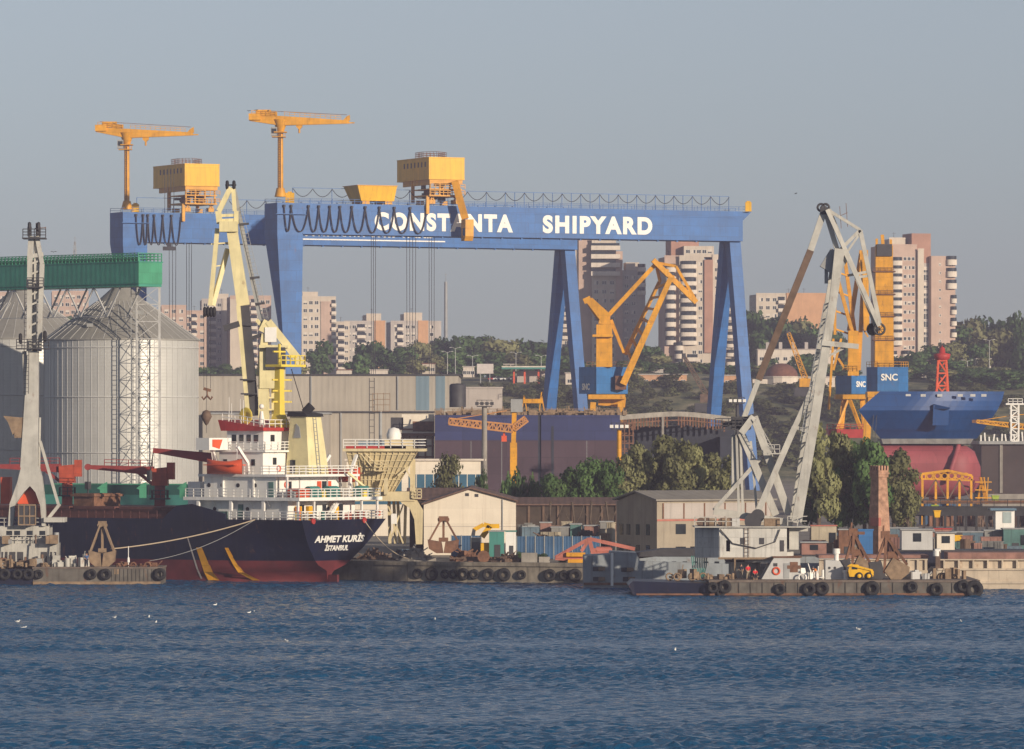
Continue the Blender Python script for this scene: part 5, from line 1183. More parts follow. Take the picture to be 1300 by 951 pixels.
# second tier
part('accommodation', MB().bx(5.4, 17.2, -5.6, 7.0, 10.73, 13.3), ws, t)
for v, m_ in ((4.4, 'glass'), (-1.6, 'orange'), (-3.6, 'orange'), (-2.6, 'glass')): part('door', MB().bx(5.3, 5.39, v-.4, v+.4, 10.8, 12.7), M[m_], t)
part('upper_deck', MB().bx(3.4, 17.8, -7.4, 7.5, 13.303, 13.6), ws, t)
deckrail('deck_railing', [(14.5, 7.2, 13.6), (3.6, 7.2, 13.6), (3.6, -7.2, 13.6)])
for u, v in ((3.6, 7.0), (3.6, -7.0), (9.0, 7.1), (14.0, 7.1)): part('stanchion', MB().bx(u-.12, u+.12, v-.12, v+.12, 10.73, 13.3), ws, t)
# third tier and wheelhouse
part('accommodation', MB().bx(8.6, 15.8, -5.2, 5.7, 13.61, 16.4), ws, t)
part('bridge_deck', MB().bx(8.0, 16.2, -6.0, 6.0, 16.403, 16.65), ws, t)
deckrail('deck_railing', [(14, 5.9, 16.65), (8.1, 5.9, 16.65), (8.1, -5.9, 16.65)])
wh = part('wheelhouse', MB().bx(9.6, 15.6, -4.4, 4.4, 16.66, 19.1), ws, t)
rf = MB(); rf.prism([(9.2, 4.9, 19.1), (16.2, 4.9, 19.1), (16.7, 4.9, 20.5), (9.2, 4.9, 19.5)], (0, -9.8, 0))
part('wheelhouse_roof', rf, M['red'], wh)
for u in (10.8, 12.0, 13.2, 14.4): part('window', MB().bx(u-.35, u+.35, 4.401, 4.44, 17.6, 18.6), M['glass'], wh)
for v in (2.6,): part('window', MB().bx(9.55, 9.6-.001, v-.4, v+.4, 17.7, 18.6), M['glass'], wh)
part('door', MB().bx(9.54, 9.599, -3.4, -2.0, 16.8, 18.8), M['glass'], wh)
for v in (3.4, -1.0, -3.6): part('window', MB().bx(8.54, 8.599, v-.35, v+.35, 14.8, 15.7), M['glass'], t)
part('signal_board', MB().bx(8.2, 8.3, .2, 1.1, 14.7, 16.2), M['red'], t)
for (x, y, z, ax_) in ((8.55, 2.6, 14.3, 'x'), (5.33, 5.0, 12.3, 'x'), (.5, -7.6, 8.6, 'x')): part('life_ring', MB().torus((x, y, z), .34, .1, ax_, 16, 6), M['orange'], t)
for u in (10.2, 12.5, 14.8): part('window', MB().bx(u-.3, u+.3, 5.701, 5.74, 14.6, 15.5), M['glass'], t)
# bridge wing with red emblem
bwg = part('bridge_wing', MB().bx(14.2, 16.4, 5.21, 9.6, 16.66, 18.2), ws, t)
part('emblem', MB().prism([(14.15, 9.0, 18.0), (14.15, 7.0, 18.0), (14.15, 7.6, 16.8), (14.15, 9.0, 17.1)], (.04, 0, 0)), M['orange'], bwg)
# funnel
fn = MB(); fn.hexa([(4.6, -2.6, 13.6), (8.4, -2.6, 13.6), (8.4, 1.4, 13.6), (4.6, 1.4, 13.6)], [(5.4, -2.0, 20.9), (8.0, -2.0, 20.9), (8.0, 1.0, 20.9), (5.4, 1.0, 20.9)])
fu = part('funnel', fn, M['cream'], t)
part('funnel_top', MB().prism([(5.1, -2.2, 20.9), (8.4, -2.2, 20.9), (8.2, -2.2, 21.6), (5.3, -2.2, 21.3)], (0, 3.4, 0)), M['black'], fu)
part('exhaust_pipe', MB().tube((6.9, -.6, 21.4), (6.1, -1.0, 22.3), .55, .6, 12), M['black'], fu)
part('ladder', MB().ladder((4.52, -.6, 13.7), (5.34, -.6, 20.8), .6, .5, .04, (0, 1, 0)), M['grey'], fu)
part('door', MB().bx(6.9, 7.7, 1.3, 1.42, 13.7, 15.4), M['glass'], fu); part('emblem', MB().prism([(6.1, 1.14, 18.2), (7.3, 1.14, 18.2), (6.9, 1.06, 20.0), (6.4, 1.06, 19.6)], (0, .08, 0)), M['grey'], fu)
# mast, radar dome, yellow dish
ms = MB(); ms.bar((10.6, 0, 19.5), (10.6, 0, 21.4), 2.2, 2.2, 1.0, 1.0); ms.bar((10.6, 0, 21.4), (10.6, 0, 27.2), 1.0, 1.0, .8, .8)
ms.box((10.2, -.8, 27.4), (2.6, 5.0, .3)); ms.rail([(9, 1.6, 27.5), (9, -3.2, 27.5), (11.4, -3.2, 27.5)], 1.2, .9, .06); ms.bar((10.6, 0, 27.4), (10.6, 0, 30.2), .25); ms.bar((10.6, -1.2, 29.2), (10.6, 1.2, 29.2), .2); ms.bar((10.4, -1.6, 28.6), (10.4, -3.2, 28.6), .3)
for z in (22.8, 24.2, 25.6): ms.bar((10.6, -2.4, z), (10.6, 1.4, z), .2)
part('mast', ms, M['mastyellow'], t)
part('radar_dish', MB().lathe([(.05, -.3), (.8, -.15), (1.1, .15), (1.0, .2), (.05, -.15)], (13.2, 3.4, 21.0), 16, 'y'), M['mastyellow'], t)
part('satellite_dome', MB().tube((12.2, 1.6, 19.5), (12.2, 1.6, 21.6), .55, .2, 10).ball((12.2, 1.6, 22.2), .33), ws, t)
part('roof_railing', MB().rail([(16.2, 4.6, 20.4), (10, 4.6, 19.6), (9.4, 4.6, 19.5), (9.4, -4.6, 19.5)], 1.0, 1.1, .04), ws, t)
for u, v, h_ in ((16.0, 3.5, 3.4), (15.0, 4.2, 2.6), (15.4, 2.0, 3.2), (13.2, 4.0, 3)): part('aerial', MB().tube((u, v, 20), (u, v, 20+h_), .05, .03, 5), ws, t)
part('stay_wire', MB().bar((10.4, -2.2, 27), (7.6, -1.4, 21.4), .08), M['cable'], t)
# lifeboats with davits
def lifeboat(par, u, v, z, lb):
    b = MB(); secs = []
    for i in range(11):
        x = i/10*2-1; wv = 1.15*max(.04, 1-abs(x)**2.6); sh = .35*abs(x)**2; kl = .55*abs(x)**3
        secs.append([(u+x*2.9, v+wv*math.cos(a), z+(.55+sh if math.sin(a) >= 0 else .55)*math.sin(a)*(1.0)+(0 if math.sin(a) < 0 else 0)+((-(.6-kl))*0) + (-.55*(-math.sin(a)) if math.sin(a) < 0 else 0)) for a in [2*math.pi*k/14 for k in range(14)]])
    n = 14
    b.add([p for s_ in secs for p in s_], [(i*n+j, (i+1)*n+j, (i+1)*n+(j+1) % n, i*n+(j+1) % n) for i in range(10) for j in range(n)], True)
    b.bx(u-2.5, u+2.5, v-1.2, v+1.2, z+.02, z+.14)
    part('lifeboat', b, M['orange'], par)
    for x in (-2.2, 2.2):
        s_ = 1 if v > 0 else -1
        part('davit', MB().bar((u+x*1.15, v-1.8*s_, z-2.0), (u+x*1.15, v-1.5*s_, z+.4), .35).bar((u+x*1.15, v-1.5*s_, z+.4), (u+x*1.0, v+.1*s_, z+2.4), .35).bar((u+x, v+.1*s_, z+2.4), (u+x*.9, v, z+.6), .06), ws, par)
lifeboat(t, 13.0, 8.0, 14.7, ''); lifeboat(t, 6.5, -7.8, 13.6, '')
part('davit', MB().bar((1.2, -7.9, 10.8), (2.8, -4.2, 13.8), .25), M['cream'], t)
# tarpaulin locker along the port side of the poop
part('side_locker', MB().bx(12.8, 17.6, 7.6, 8.2, 7.9, 8.9), M['mutteal'], t)
# deck cranes of the ship
def shipcrane(u, zc, jl, ang, m_, tilt=.1, tip=True):
    b = MB().tube((u, 0, 7.6), (u, 0, zc), .75, .7, 12); cr_ = part('crane_pedestal', b, m_, t)
    part('crane_gallery', MB().tube((u, 0, zc-1.8), (u, 0, zc-1.6), 1.4, 1.4, 14).rail([(u+1.4, 0, zc-1.6), (u, 1.4, zc-1.6), (u-1.4, 0, zc-1.6), (u, -1.4, zc-1.6), (u+1.4, 0, zc-1.6)], 1, 1, .05), M['dgrey'], cr_)
    d = V((math.cos(ang), math.sin(ang), 0)); s_ = V((-d.y, d.x, 0)); c = V((u, 0, zc))
    hs = MB(); hs.bar(c-d*1.0+V((0, 0, 1.2)), c+d*1.0+V((0, 0, 1.1)), 2.0, 2.4, 1.8, 2.2); hs.bar(c-d*1.9+V((0, 0, 1.9)), c-d*1.0+V((0, 0, 1.9)), 1.6, 2.2); part('crane_house', hs, M['craneorange'], cr_)
    jb = MB(); p0 = c+d*.8+V((0, 0, 1.9)); p1 = p0+d*jl+V((0, 0, tilt*jl)); jb.bar(p0, p1, 1.0, 1.15, .6, .5)
    jb.bar(c+d*1.0+V((0, 0, .2)), p0.lerp(p1, .24)+V((0, 0, -.3)), .4); jb.tube(p1+s_*.3, p1-s_*.3, .42, .42, 10)
    jb.rail([p0.lerp(p1, .02)+V((0, 0, .55)), p0.lerp(p1, .75)+V((0, 0, .3))], .8, 1.4, .04)
    part('crane_jib', jb, M['dred'], cr_)
    part('crane_hook', MB().bar(p1, p1-V((0, 0, 2.0)), .1).box(p1-V((0, 0, 2.4)), (.6, .6, 1.0)).bar(p1-V((0, 0, 2.8)), p1-V((0, 0, 3.8)), .15), M['dgrey'], cr_)
shipcrane(30.6, 12.0, 8.6, R(33), M['dred'], .06)
shipcrane(46.6, 12.3, 9, R(36), M['craneorange'], .03)
c5 = MB(); c5.bar((18.4, 3.6, 15.6), (25.5, 7.2, 16.6), 1.2, 1.3, .7, .6); part('provision_crane', c5, M['dred'], t)
part('crane_hook', MB().bar((25.5, 7.2, 16.5), (26.2, 7.2, 13.2), .1).box((26.2, 7.2, 13.4), (.5, .5, 1.2)).bar((26.2, 7.2, 12.8), (26.5, 7.2, 10.2), .05), M['dgrey'], t)
part('winch_house', MB().bx(19.6, 21.6, -2.5, 5, 7.6, 12.6), M['white'], t)
# mooring lines
def rope(label, p, q, sag, r=.09, m=None):
    p = V(p); q = V(q); pts = [p.lerp(q, i/14)-V((0, 0, sag*(1-(2*i/14-1)**2))) for i in range(15)]
    o = MB(o=p).path(pts, r, 5)
    return solo('mooring_rope', o, m or M['timber'], label, 'rope', tuple(p))
M['rope'] = mat('pale_rope', (.42, .34, .24), .9, var=.1)
pc = Matrix.Rotation(TH, 3, 'Z') @ V((7.6, 8.5, 7.9))+SO
rope('pale mooring rope running from the ship quarter down to the left pontoon', pc, P(140, 697, 689), .5, .09, M['rope'])
pc2 = Matrix.Rotation(TH, 3, 'Z') @ V((-.1, -4.0, 7.7))+SO
rope('thin mooring rope from the transom to the quay', pc2, PZ(528, GZ+.3, 702), 1.2, .06, M['rope'])
pc3 = Matrix.Rotation(TH, 3, 'Z') @ V((.0, 5.6, 5.0))+SO
rope('thin slack mooring line hanging along the dark ship side', pc, P(190, 712, 692), .8, .04, M['grey'])
# ---------------------------------------------------------------- cream level luffing crane behind the ship
D = 752; base = PZ(333, GZ, D); q = xyz(D, base)
t = thing('luffing_crane', 'cream luffing crane with dark lower boom rising behind the ship superstructure', 'crane', base)
part('boom', MB().bar(q(310, 392), q(294, 290), 1.6, 1.6, 1.4, 1.4).bar(q(304, 520, -.6), q(292.5, 392, -.6), .001, .001) if False else MB().bar(q(309, 388), q(294, 288), 1.7, 1.5, 1.45, 1.2), M['cream'], t)
part('boom_lower', MB().bar(q(322, 528), q(309, 388.3), 1.5, 1.4, 1.6, 1.45), M['dgrey'], t)
part('boom_edge', MB().bar(q(315, 528, -1.0), q(302.5, 388, -1.0), .55, .6), M['cream'], t)
part('fly_head', MB().bar(q(279, 288), q(302, 288), 2.4, 1.4).bar(q(279, 284), q(277, 268), .8, .8).bar(q(300, 284), q(300, 268), .6).bar(q(277, 274), q(301, 273), .4).bar(q(278, 280), q(300, 279), .4), M['cream'], t)
part('fly_chord', MB().bar(q(278, 268), q(293, 238), .7, .7).bar(q(298, 268), q(296, 238), .55), M['cream'], t)
part('fly_jib', MB().bar(q(276, 290), q(267, 388), .6, .7).bar(q(289, 316, 1), q(270, 388), .5, .6).bar(q(272, 338), q(283, 337, 1), .15).bar(q(268, 310), q(292, 308), .2), M['cream'], t)
sh = MB()
for x in (288.5, 297): sh.torus(q(x, 235), .45, .22, 'x', 14, 8); sh.tube(q(x, 235)+V((-.12, 0, 0)), q(x, 235)+V((.12, 0, 0)), .4, .4, 12)
sh.bar(q(286, 235), q(300, 235), .2); part('top_sheave', sh, M['black'], t)
sh = MB()
for x in (260, 264, 268, 272): sh.torus(q(x, 396), .5, .22, 'x', 16, 8); sh.tube(q(x, 396)+V((-.1, 0, 0)), q(x, 396)+V((.1, 0, 0)), .45, .45, 12)
part('tip_sheave', sh, M['black'], t)
part('tie_rod', MB().bar(q(297, 240, 1), q(332, 412, 1), .55, .6).ladder(q(304, 262, .4), q(338, 405, .4), .6, .5, .03), M['grey'], t)
for y in (285, 353, 386): part('tie_clamp', MB().bar(q(297+(y-240)*.2-2, y, .5), q(297+(y-240)*.2+10, y-1, .5), .3), M['dgrey'], t)
part('counterweight_beam', MB().bar(q(341, 408), q(383, 462), 1.5, .9, 1.5, 1.1).bar(q(326, 406), q(340, 424), .5).bar(q(341, 408), q(334, 422), 1.3), M['cream'], t)
part('gantry_head', MB().box(q(344, 425), (1.6, 1.6, 2)).bar(q(337, 422), q(352, 420), .5), M['white'], t)
tw = MB(); tw.bar(q(337, 424), q(330, 478), 1.0, 1.0); tw.bar(q(352, 438, 2), q(350, 478, 2), .5); tw.box(q(348, 440), (4, 3, .4)); tw.box(q(346, 470), (3.4, 3, 5)); tw.bar(q(335, 478), q(335, 600), 1.4, 2.6); tw.bar(q(350, 478, 2), q(352, 600, 2), 1.2)
for y in (490, 505, 520): tw.box(q(343, y, .5), (3.4, 2.6, .2))
part('slewing_tower', tw, M['cream'], t)
part('walkway', MB().bar(q(284, 417, -1), q(304, 411, -1), .7, .8).bar(q(304, 411, -1), q(320, 412, -1), .4).bar(q(318, 430), q(332, 425), .5).box(q(316, 500, -1.2), (2.2, 1.2, .2)).box(q(315, 482, -1.2), (2.2, 1.2, .2)), M['dgrey'], t)
part('cabin', MB().box(q(350, 455, -1), (2.6, 2, 3)), M['dgrey'], t)
pl = MB()
for x in (-4.5, 4.5):
    for y in (-4.5, 4.5): pl.bar((x, y, 0), (x*.5, y*.5, q(0, 600).z), 1.0)
pl.box((0, 0, q(0, 600).z), (6, 6, 1)); part('portal', pl, M['cream'], t)
def hk(label, px, py, ytop, D, m=None):
    p = P(px, py, D); tt = thing('hoist_hook', label, 'crane hook', p); rp = MB()
    for x in (-.45, .45): rp.bar((x, 0, .4), (x*1.0, 0, (py-ytop)*mm(D)), .06)
    part('hoist_rope', rp, M['cable'], tt); part('hook', MB().bar((-.5, 0, .4), (.5, 0, .1), .4).path([(0, 0, .2), (0, 0, -.6), (-.5, 0, -1.1), (-.7, 0, -.7)], .14).path([(0, 0, -.6), (.5, 0, -1.1), (.7, 0, -.7)], .14), M['rust'], tt); return tt
hk('rusty double hook hanging under the cream crane over the silo edge', 263, 497, 401, 752)
D = 745; p = P(262, 529, D); tt = thing('grab_weight', 'dark pear shaped ball weight hanging beside the silo edge', 'hook weight', p)
part('ball', MB().lathe([(.05, -1.2), (.3, -.9), (.75, 0), (.5, .7), (.1, .9)], n=12), M['brown'], tt); part('wire', MB().bar((0, 0, .9), (.1, 0, 13.4), .05).bar((0, 0, -1.2), (0, 0, -2.2), .06), M['cable'], tt)
# ---------------------------------------------------------------- cream hopper
D = 728; base = PZ(488, GZ, D); q = xyz(D, base)
t = thing('grain_hopper', 'large cream funnel shaped hopper on curved legs behind the ship stern', 'hopper', base)
hp = MB(); tpz, btz = q(0, 573).z, q(0, 629).z
A = [q(440, 573, -3), q(530, 573, -3), q(530, 573, 8), q(440, 573, 8)]; B = [q(452, 629, 0), q(497, 629, 0), q(497, 629, 5), q(452, 629, 5)]
hp.add(A+B, [(0, 4, 5, 1), (1, 5, 6, 2), (2, 6, 7, 3), (3, 7, 4, 0), (4, 7, 6, 5)])
part('funnel', hp, M['hopcream'], t)
rb = MB()
for i in range(13):
    u = i/12; rb.bar(V(A[0]).lerp(A[1], u)+V((0, -.08, 0)), V(B[0]).lerp(B[1], u)+V((0, -.08, 0)), .14)
for i in range(7):
    u = (i+.5)/7; rb.bar(V(A[0]).lerp(B[0], u)+V((0, -.08, 0)), V(A[1]).lerp(B[1], u)+V((0, -.08, 0)), .10)
part('stiffener', rb, M['hopcream'], t)
part('rim', MB().bx(q(436, 0).x, q(541, 0).x, -3.5, 8.5, tpz, tpz+.35), M['hopcream'], t); part('inner_band', MB().bx(q(440, 0).x, q(516, 0).x, -3.3, -3.1, tpz+.36, tpz+.7), M['red'], t)
part('rim_railing', MB().rail([q(436, 569, -3.4), q(541, 569, -3.4), q(541, 569, 8)], 1.15, 1.5, .05, 3), M['white'], t)
part('rim_cabin', MB().bx(q(489, 0).x, q(527, 0).x, -3.3, 0, tpz+.36, q(0, 558).z), M['hopcream'], t); part('cabin_dome', MB().lathe([(.9, 0), (1.0, .6), (.7, 1.4), (.05, 1.6)], q(500, 558, -2), 12), M['white'], t)
part('hanging_platform', MB().bx(q(476, 0).x, q(493, 0).x, -3.6, -2.2, q(0, 598).z, q(0, 597).z).rail([q(476, 597, -3.6), q(493, 597, -3.6)], 1.2, .8, .06, 3).bar(q(458, 576, -3.3), q(477, 598, -3), .15).bar(q(464, 576, -3.3), q(480, 592, -3), .15), M['hopcream'], t)
part('girder', MB().bx(q(447, 0).x, q(527, 0).x, -2.2, 3, q(0, 636).z, q(0, 624).z), M['hopcream'], t)
lg = MB(); out = [(512, 633), (528, 633), (537, 648), (536, 691), (528, 691), (526, 660), (520, 645), (508, 637)]
lg.prism([q(x, y, -2) for x, y in out], (0, 1.6, 0)); part('curved_leg', lg, M['hopcream'], t)
lg2 = MB(); lg2.prism([q(x, y, 6) for x, y in out], (0, 1.6, 0)); part('curved_leg', lg2, M['hopcream'], t)
part('post', MB().bar(q(524, 583, -1), q(524, 632, -1), .7).bar(q(490, 607, -2.6), q(490, 628, -2.6), .5).bar(q(519, 592, -2), q(505, 604, -2), .25).bar(q(512, 589, -2), q(523, 610, -2), .2), M['hopcream'], t)
part('side_platform', MB().bx(q(524, 0).x, q(535, 0).x, -2.6, 0, q(0, 633).z, q(0, 631.5).z).rail([q(524, 632, -2.6), q(535, 632, -2.6)], 1.15, .6, .06, 3), M['hopcream'], t)
ug = MB()
for x in (494, 500, 505, 515): ug.bar(q(x, 636, 1), q(x+random.uniform(-3, 3), 690, 1), .4)
ug.bar(q(492, 640, 0), q(512, 690, 0), .2); ug.bar(q(512, 640, 0), q(494, 690, 0), .2); part('under_frame', ug, M['hopcream'], t)
part('cab', MB().bx(q(497, 0).x, q(504, 0).x, -1.5, 0, q(0, 665).z, q(0, 652).z), M['white'], t)
# ---------------------------------------------------------------- sheds
D = 742; base = PZ(538, GZ, D); q = xyz(D, base); X = lambda p: q(p, 0).x
t = thing('white_shed', 'white gabled shed with brown sheet roof behind the quay', 'shed', base)
gz = [(538, 641), (597, 621), (655, 637)]
part('gable_wall', MB().prism([(0, 0, -.5), (X(655), 0, -.5), q(655, 637), q(597, 621.3), q(538, 641)], (0, 30, 0)), M['shedwhite'], t)
rf = MB(); vv = V((-11, 31, 0))
def slab3(a, b2, v, th=.22): a = V(a); b2 = V(b2); v = V(v); rf.hexa([a, b2, b2+v, a+v], [a+V((0, 0, th)), b2+V((0, 0, th)), b2+v+V((0, 0, th)), a+v+V((0, 0, th))])
slab3(q(535, 641.2, -.5), q(597, 620.7, -.5), (0, 31, 0)); slab3(q(597, 620.7, -.5), q(658, 637.2, -.5), (0, 31, 0)); part('roof', rf, M['roofbrown'], t)
part('gable_vent', MB().box(q(593, 628, -.02), (.5, .06, .4)).box(q(605, 629, -.02), (.5, .06, .4)), M['dgrey'], t); part('downpipe', MB().bar(q(638, 634, -.1), q(638, 690, -.1), .12), M['grey'], t); part('plinth_line', MB().bx(0, X(655), -.04, -.002, q(0, 668.6).z, q(0, 668).z), M['pgrey'], t)
# brown roof hall left behind (roof of the shed's neighbour)
def simple_shed(label, D, px0, px1, yt, yr, dep, wallm, roofm, name='shed', posts=0):
    base = PZ(px0, GZ, D); W = (px1-px0)*mm(D); he, hr = zof(yt, D)-GZ, zof(yr, D+dep/2)-GZ; tt = thing(name, label, 'shed', base)
    part('wall', MB().prism([(0, 0, -.3), (0, dep, -.3), (0, dep, he), (0, dep/2, hr), (0, 0, he)], (W, 0, 0)), wallm, tt)
    r_ = MB()
    for y0, y1 in ((-.6, dep/2), (dep+.6, dep/2)):
        k_ = (hr-he)/(dep/2)*-.6; r_.hexa([(-.5, y0, he+k_+.03), (W+.5, y0, he+k_+.03), (W+.5, y1, hr+.03), (-.5, y1, hr+.03)], [(-.5, y0, he+k_+.2), (W+.5, y0, he+k_+.2), (W+.5, y1, hr+.2), (-.5, y1, hr+.2)])
    part('roof', r_, roofm, tt)
    for i in range(posts): part('post', MB().bx(W*(i+.5)/posts-.15, W*(i+.5)/posts+.15, -.2, -.01, 0, he), M['brown'], tt)
    return tt
M['darkwall'] = mat('dark_timber_wall', (.06, .045, .035), .9, var=.3, scale=.8)
simple_shed('long low dark shed with brown roof between the white shed and the plaster warehouse', 768, 625, 792, 641, 633, 12, M['darkwall'], M['roofbrown'], posts=9)
simple_shed('brown roofed shed behind the left slope of the white shed roof', 775, 520, 592, 634, 621, 14, M['darkwall'], M['roofbrown'])
# low white building with blue windows further back
D = 880; base = PZ(440, GZ, D); W = 175*mm(D); hh = zof(585, D)-GZ
t = thing('office_block', 'low white office block with a band of blue windows behind the willow tree', 'building', base)
part('wall', MB().bx(0, W, 0, 9, 0, hh), M['shedwhite'], t); part('roof_edge', MB().bx(-.3, W+.3, -.4, 9.3, hh, hh+.3), M['pwhite'], t)
gb = mat('blue_window_glass', (.05, .13, .20), .2, var=.15)
for i in range(9): part('window_band', MB().bx(W*.45+i*1.35, W*.45+i*1.35+1.2, -.05, -.003, hh*.42, hh*.82), gb, t)
part('window_band', MB().bx(1, W*.4, -.05, -.003, hh*.42, hh*.82), gb, t)
# rusty shed and clutter right of the hall
D = 1010; base = PZ(510, GZ, D); q = xyz(D, base); X = lambda p: q(p, 0).x
t = thing('rusty_shed', 'tall rusty white block with open steel staging beside the indigo hull', 'shed', base)
part('wall', MB().bx(0, X(551), 0, 6, 8, q(0, 526).z), M['shedwhite'], t); part('rust_panel', MB().bx(X(524), X(551), -.05, -.003, q(0, 548).z, q(0, 535).z), M['rust'], t)
fr = MB()
for x in (505, 512, 520, 530, 540, 549): fr.bar(q(x, 552, 0), q(x, 634, 0), .3)
for y in (545, 556, 566, 580, 595): fr.bar(q(500, y, -.2), q(551, y, -.2), .25)
fr.box(q(525, 552, 1), (9, 3, .6)); part('staging', fr, M['rust'], t); part('dark_roof', MB().bx(X(496), X(512), 0, 5, q(0, 545).z, q(0, 530).z), M['dgrey'], t)
# ---------------------------------------------------------------- plaster warehouse
D = 716; c = PZ(834, GZ, D-6); al = R(29)
t = thing('warehouse', 'old plaster warehouse with grey sheet roof and small dark windows behind the grey vessel', 'warehouse', c, al)
Lw, Wg = 17.5, 10.4; he, hr = zof(636, D-6)-GZ, zof(625, D)-GZ
part('wall', MB().prism([(0, 0, -.3), (0, Wg, -.3), (0, Wg, he-.15), (0, Wg/2, hr), (0, 0, he)], (Lw, 0, 0)), M['warewall'], t)
rf = MB()
for y0, y1 in ((-.5, Wg/2), (Wg+.5, Wg/2)): rf.hexa([(-.4, y0, he+.0), (Lw+.4, y0, he+.0), (Lw+.4, y1, hr+.05), (-.4, y1, hr+.05)], [(-.4, y0, he+.2), (Lw+.4, y0, he+.2), (Lw+.4, y1, hr+.25), (-.4, y1, hr+.25)])
part('roof', rf, M['wareroof'], t)
part('upper_panel_band', MB().bx(.8, Lw-.4, -.06, -.003, he*.70, he*.96), M['pgrey'], t); part('string_course', MB().bx(-.02, Lw, -.09, -.061, he*.66, he*.69), M['salmon'], t)
for i in range(6): part('pilaster', MB().bx(.8+i*3.1, 1.0+i*3.1, -.1, -.065, he*.7, he*.96), M['rust'], t)
for x, z in ((2.8, .44), (2.8, .06), (9, .44), (9, .06), (7, .06), (13.5, .44), (5, .06)): part('window', MB().bx(x, x+1.5, -.07, -.002, he*z, he*z+1.3), M['glass'], t)
for y in (1.8, 4.4, 6.8, 8.6):
    for z in (.42, .07): part('window', MB().bx(-.07, -.002, y, y+.9, he*z, he*z+1.4), M['glass'], t)
# brick chimney
D = 708; base = PZ(1116, GZ, D); hh = zof(606, D)-GZ
t = thing('brick_chimney', 'short square brick chimney with toothed crown standing among the barges', 'chimney', base, R(38))
part('stack', MB().hexa([(-1.15, -1.15, -.2), (1.15, -1.15, -.2), (1.15, 1.15, -.2), (-1.15, 1.15, -.2)], [(-.72, -.72, hh), (.72, -.72, hh), (.72, .72, hh), (-.72, .72, hh)]), M['brick'], t)
cr_ = MB().bx(-.85, .85, -.85, .85, hh, hh+.9).bx(-.95, .95, -.95, .95, hh+.4, hh+.65)
for i in range(4):
    for j in range(4):
        if i in (0, 3) or j in (0, 3): cr_.bx(-.87+i*.49, -.6+i*.49, -.87+j*.49, -.6+j*.49, hh+.9, hh+1.5)
part('crown', cr_, M['brick'], t); part('red_box', MB().bx(-1.5, -1.1, -1.6, .0, hh*.42, hh*.52), M['salmon'], t)
# ---------------------------------------------------------------- trees on the yard
T_ = lambda k, px, yt, D, w, lb, cat='tree', g=None: tree(k, PZ(px, GZ-.2, D), zof(yt, D)-GZ, w*mm(D), lb, cat, g)
T_('wisp', 566, 571, 806, 54, 'feathery olive tree standing alone behind the white shed roof')
for i, (px, yt, w) in enumerate([(700, 598, 46), (722, 590, 50), (745, 581, 52), (770, 580, 48), (712, 606, 40)]): T_('near%d' % (i % 3), px, yt, 790, w*1.12, 'dense dark green tree in the clump behind the long dark shed', g='dark trees behind the long shed')
for i, (px, yt, w) in enumerate([(795, 576, 46), (818, 562, 48), (840, 553, 50), (862, 556, 46), (884, 565, 46), (905, 575, 44), (922, 577, 40), (858, 575, 48), (800, 590, 44)]): T_('oliv%d' % (i % 3), px, yt, 812+i % 3*6, w*1.18, 'olive leaved tree in the row behind the plaster warehouse', g='olive trees behind the plaster warehouse')
for i, (px, yt, w, k) in enumerate([(1040, 533, 54, 'oliv0'), (1062, 548, 46, 'oliv2'), (1082, 556, 56, 'near0'), (1108, 552, 60, 'near1'), (1098, 566, 58, 'near2'), (1134, 570, 52, 'oliv1'), (1152, 592, 40, 'oliv0'), (1060, 580, 46, 'near0'), (1030, 580, 44, 'near1')]): T_(k, px, yt, 775+i % 3*6, w*1.15, 'full green tree in the dense clump between the grey crane and the bulbous bow', g='trees right of the grey floating crane')
for px, yt, w in ((645, 611, 26), (660, 606, 30), (676, 612, 26), (612, 605, 22)): T_('shrub', px, yt+2, 800, w*1.2, 'bright green bush behind the white shed roof', 'bush', 'green bushes behind the white shed')
for px, yt, D, w in ((660, 700, 700, 16), (688, 702, 698, 22), (672, 705, 697, 20), (640, 703, 701, 14), (715, 706, 696, 14)): T_('shrub', px, yt, D, w, 'low weedy bush growing on the quay edge', 'bush', 'weedy bushes on the quay edge')
for i, (px, yb, D) in enumerate(((700, 640, 760), (727, 640, 756), (752, 640, 756), (770, 640, 758))):
    o = thing('bare_tree', 'thin leaning trunk in front of the long dark shed', 'tree', PZ(px, GZ, D), 0, 'thin trunks before the long dark shed'); hgt = 7; part('trunk', MB().path([(0, 0, -.2), (.2, 0, 2), (-.3+.5*(i % 2), 0, 4.5), (-.1, 0, hgt)], .14, 6).path([(-.1, 0, 3), (1.0, 0, 5), (1.5, 0, 6.5)], .07, 5).path([(0, 0, 3.6), (-1, 0, 5.4)], .06, 5), M['bark'], o)
# ---------------------------------------------------------------- tyres used as fenders
tyre_me = MB().torus((0, 0, 0), .46, .2, 'y', 22, 10, 1.0).mesh('tyre_fender', M['black'])
def tyre(loc, s, label, group, rz=0):
    o = link('tyre_fender', tyre_me, None, loc, rz); o.scale = (s, s, s); return tag(o, label, 'tyre', group)
for i, px in enumerate((530, 548, 565, 588, 602, 640, 662, 698, 716, 730, 575, 620)):
    x = P(px, 0, 705).x; y = edge_y(x)-.75; s = (1.0, 1.3, .9, 1.2)[i % 4]
    tyre((P(px, 0, y).x, y, 1.0), s, 'black tyre fender hanging on the stained concrete quay wall', 'tyres along the quay wall', R(-4))
